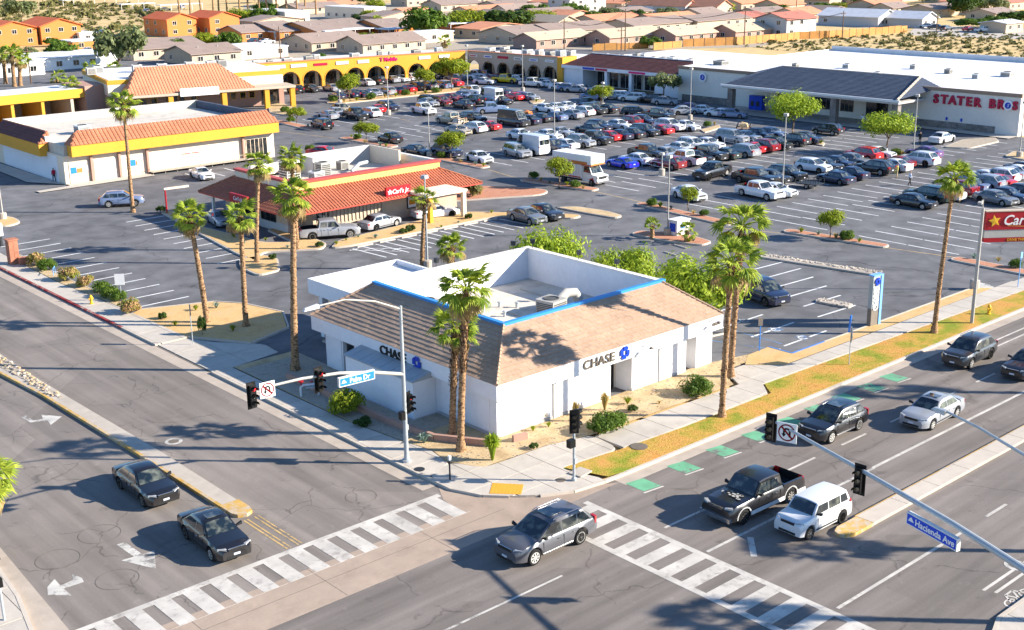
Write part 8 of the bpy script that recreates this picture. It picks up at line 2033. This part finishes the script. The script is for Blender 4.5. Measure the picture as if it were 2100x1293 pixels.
# moving truck
def moving_truck():
    a, b = G(1207,382), G(1155,373); d = (a-b).normalized(); n = Vector((-d.y,d.x,0)); n = -n if n.dot(a) < 0 else n; c = (a+b)/2+n*1.0
    t = empty('moving_truck', (c.x,c.y,0), math.atan2(d.y,d.x), 'white moving truck with orange-red band and overhanging box behind a lime tree', 'truck')
    bx = MB(); bx.box(-3.6,-1.15,.75,1.0,1.15,3.5,'sign_white').box(1.0,-1.15,2.35,2.5,1.15,3.5,'sign_white'); bx.obj('box', t)
    MB().box(-3.5,-1.165,2.35,1.9,-1.15,2.75,'orange_stucco').box(1.0,-1.17,2.3,2.5,-1.15,2.45,'red_trim').box(2.5,-1.15,2.35,2.515,1.15,2.55,'orange_stucco').box(-3.5,-1.165,.8,.9,-1.15,.95,'red_trim').obj('band', t)
    MB().box(-3.63,-1.0,.9,-3.6,1.0,3.3,'galvanised').obj('roller_door', t)
    for k in range(10): MB().box(-3.5+k*.46,-1.16,.98,-3.47+k*.46,-1.15,2.33,'galvanised').obj('panel_rib', t)
    cab = MB(); cab.hexa([(1.02,-1.0,.5),(3.3,-.95,.5),(3.3,.95,.5),(1.02,1.0,.5)],[(1.02,-1.0,1.45),(3.25,-.9,1.25),(3.25,.9,1.25),(1.02,1.0,1.45)],'sign_white')
    cab.hexa([(1.02,-1.0,1.451),(2.5,-.97,1.38),(2.5,.97,1.38),(1.02,1.0,1.451)],[(1.02,-.9,2.3),(1.95,-.85,2.3),(1.95,.85,2.3),(1.02,.9,2.3)],'sign_white'); cab.obj('cab', t)
    MB().add([(2.49,-.85,1.45),(2.49,.85,1.45),(2.02,.78,2.24),(2.02,-.78,2.24)],[(0,1,2,3)],'car_glass').obj('windscreen', t)
    for s in (-1,1): MB().add([(1.2,s*1.0,1.55),(2.3,s*.985,1.5),(1.95,s*.885,2.2),(1.2,s*.915,2.2)],[(0,1,2,3) if s<0 else (3,2,1,0)],'car_glass').obj('side_window', t)
    for s in (-1,1): MB().box(3.22,s*.85-.12,.95,3.33,s*.85+.12,1.15,'lamp_clear').obj('headlight', t)
    MB().box(3.25,-.6,.85,3.32,.6,1.15,'plastic_trim').obj('grille', t); MB().box(3.25,-1,.42,3.42,1,.62,'chrome').obj('bumper', t)
    MB().add([(2.0,-1.01,.75),(2.9,-.98,.6),(2.6,-.98,1.0)],[(0,1,2)],'sign_red').obj('door_decal', t); MB().box(-3.5,-.9,.45,1.2,.9,.74,'dark_metal').obj('chassis', t)
    w = wheel_mesh(.4,.25)
    for x in (-1.9,2.45):
        for s in (-1,1): link(w, 'wheel', t, (x,s*.92,.4))
    text('U-HAUL', .42, 'sign_white', t, (-1.2,-1.175,2.55), (R(90),0,0), ext=.004, bold=.01)
moving_truck()
# open trailers
def trailer(px, py, rz, L, label, mt='brown_stucco', load=None):
    g_ = G(px, py); t = empty('open_trailer', (g_.x,g_.y,0), rz, label, 'trailer', 'open trailers')
    MB().box(-L/2,-.9,.45,L/2,.9,.55,mt).obj('deck', t); f = MB()
    for s in (-1,1):
        f.box(-L/2,s*.9-.03,1.0,L/2,s*.9+.03,1.06,'dark_metal')
        for i in range(5): f.box(-L/2+i*L/4-.03,s*.9-.03,.55,-L/2+i*L/4+.03,s*.9+.03,1.0,'dark_metal')
    f.obj('rail_frame', t); MB().box(L/2,-.05,.42,L/2+1.0,.05,.5,'dark_metal').obj('drawbar', t); w = wheel_mesh(.3,.2)
    for s in (-1,1): link(w, 'wheel', t, (-.2,s*1.0,.3))
    if load: MB().hexa([(-.9,-.6,.56),(.9,-.6,.56),(.9,.6,.56),(-.9,.6,.56)],[(-.6,-.4,1.1),(.7,-.5,1.0),(.7,.4,1.2),(-.6,.5,1.0)],load).obj('load', t)
trailer(1525,268,R(35),4.2,'brown open trailer with a sandy load near the red suv','brown_stucco','sand'); trailer(940,258,R(20),3.4,'low open trailer with pale load left of the black and white suv','tan_stucco','beige_load' if False else 'stone'); trailer(1082,243,R(25),3.0,'dark open trailer with an orange board above the navy sedan row','dark_metal','orange_stucco'); trailer(1660,385,R(95),2.6,'dark metal cart frame beside the navy sedan','dark_metal'); trailer(1348,338,R(90),3.6,'dark rail trailer left of the dark red suv','dark_metal')
def cart_corral(px, py, label):
    g_ = G(px, py); t = empty('cart_corral', (g_.x,g_.y,0), R(80), label, 'cart corral', 'cart corrals'); f = MB()
    for s in (-.8,.8): f.path([(-2,s,0),(-2,s,1.0),(2,s,1.0),(2,s,0)], .035, 6, 'white_metal'); f.path([(-2,s,.5),(2,s,.5)], .03, 6, 'white_metal')
    f.obj('rail', t)
cart_corral(1348,346,'white tubular cart rail left of the short lamp'); cart_corral(1515,300,'white tubular cart rail among the cars by the silver minivan')

# ================================================================ PEOPLE
def person(px, py, heading, top, legs, label, stride=.22, bag=None):
    g_ = G(px, py); root = empty('person', (g_.x,g_.y,.0), heading, label, 'person', 'people in the parking lot')
    me = bpy.data.meshes.new('body')
    V_ = [((0,0,.95),.15),((0,0,1.15),.145),((0,0,1.38),.17),((0,0,1.50),.065),((0,0,1.62),.10),((0,0.01,1.72),.085),
         ((0,.10,.92),.095),((stride*.45,.11,.50),.065),((stride,.11,.08),.045),((stride+.14,.11,.045),.04),
         ((0,-.10,.92),.095),((-stride*.2,-.11,.50),.065),((-stride,-.11,.10),.045),((-stride+.13,-.11,.045),.04),
         ((0,.22,1.38),.06),((-.06,.27,1.12),.045),((.06,.28,.88),.035),((0,-.22,1.38),.06),((.07,-.27,1.12),.045),((.18,-.26,.90),.035)]
    E_ = [(0,1),(1,2),(2,3),(3,4),(4,5),(0,6),(6,7),(7,8),(8,9),(0,10),(10,11),(11,12),(12,13),(2,14),(14,15),(15,16),(2,17),(17,18),(18,19)]
    me.from_pydata([v for v, r in V_], E_, []); o = bpy.data.objects.new('body', me); col.objects.link(o); o.parent = root
    sk = o.modifiers.new('skin', 'SKIN'); sl = me.skin_vertices[0].data
    for i, (v, r) in enumerate(V_): sl[i].radius = (r, r)
    sl[0].use_root = True
    ss = o.modifiers.new('subsurf', 'SUBSURF'); ss.levels = 1; ss.render_levels = 1
    dg = bpy.context.evaluated_depsgraph_get(); me2 = bpy.data.meshes.new_from_object(o.evaluated_get(dg)); o.modifiers.clear(); o.data = me2
    me2.materials.clear()
    for m_ in ('skin', top, legs, 'black_letter', 'hair'): me2.materials.append(MATS[m_])
    for p in me2.polygons:
        c = p.center; p.use_smooth = True
        if c.z > 1.70 or (c.z > 1.6 and c.x < -.03): p.material_index = 4
        elif c.z > 1.47: p.material_index = 0
        elif c.z < .09: p.material_index = 3
        elif c.z < .98 and abs(c.y) < .21: p.material_index = 2
        elif c.z < .96: p.material_index = 0
        else: p.material_index = 1
    hd = MB(); hd.box(.085,-.012,1.61,.125,.012,1.65,'skin').box(.088,-.04,1.655,.1,-.022,1.665,'hair').box(.088,.022,1.655,.1,.04,1.665,'hair').box(.086,-.02,1.585,.098,.02,1.592,'mauve_stucco'); hd.obj('face', root)
    if bag: MB().box(.1,-.34,.5,.3,-.24,.82,bag).obj('carried_bag', root)
person(1865,382,R(-40),'cloth_white','cloth_black','person in pale blue-white shirt and black trousers walking between the rows')
person(1839,366,R(120),'cloth_yellow','cloth_tan','person in yellow-green top standing behind the black suv', .05, 'cloth_yellow')
person(1886,297,R(200),'cloth_black','cloth_black','person in black walking in the shade by the supermarket wall', .15, 'cloth_white')
person(1768,258,R(180),'cloth_white','cloth_black','person in white by the supermarket entrance door', .1)
person(1777,262,R(30),'cloth_tan','cloth_black','person in tan near the supermarket entrance door', .1)
person(112,374,R(100),'red_letter','cloth_black','person in dark red crouched figure at the shaded corner of the cream shop', .1)
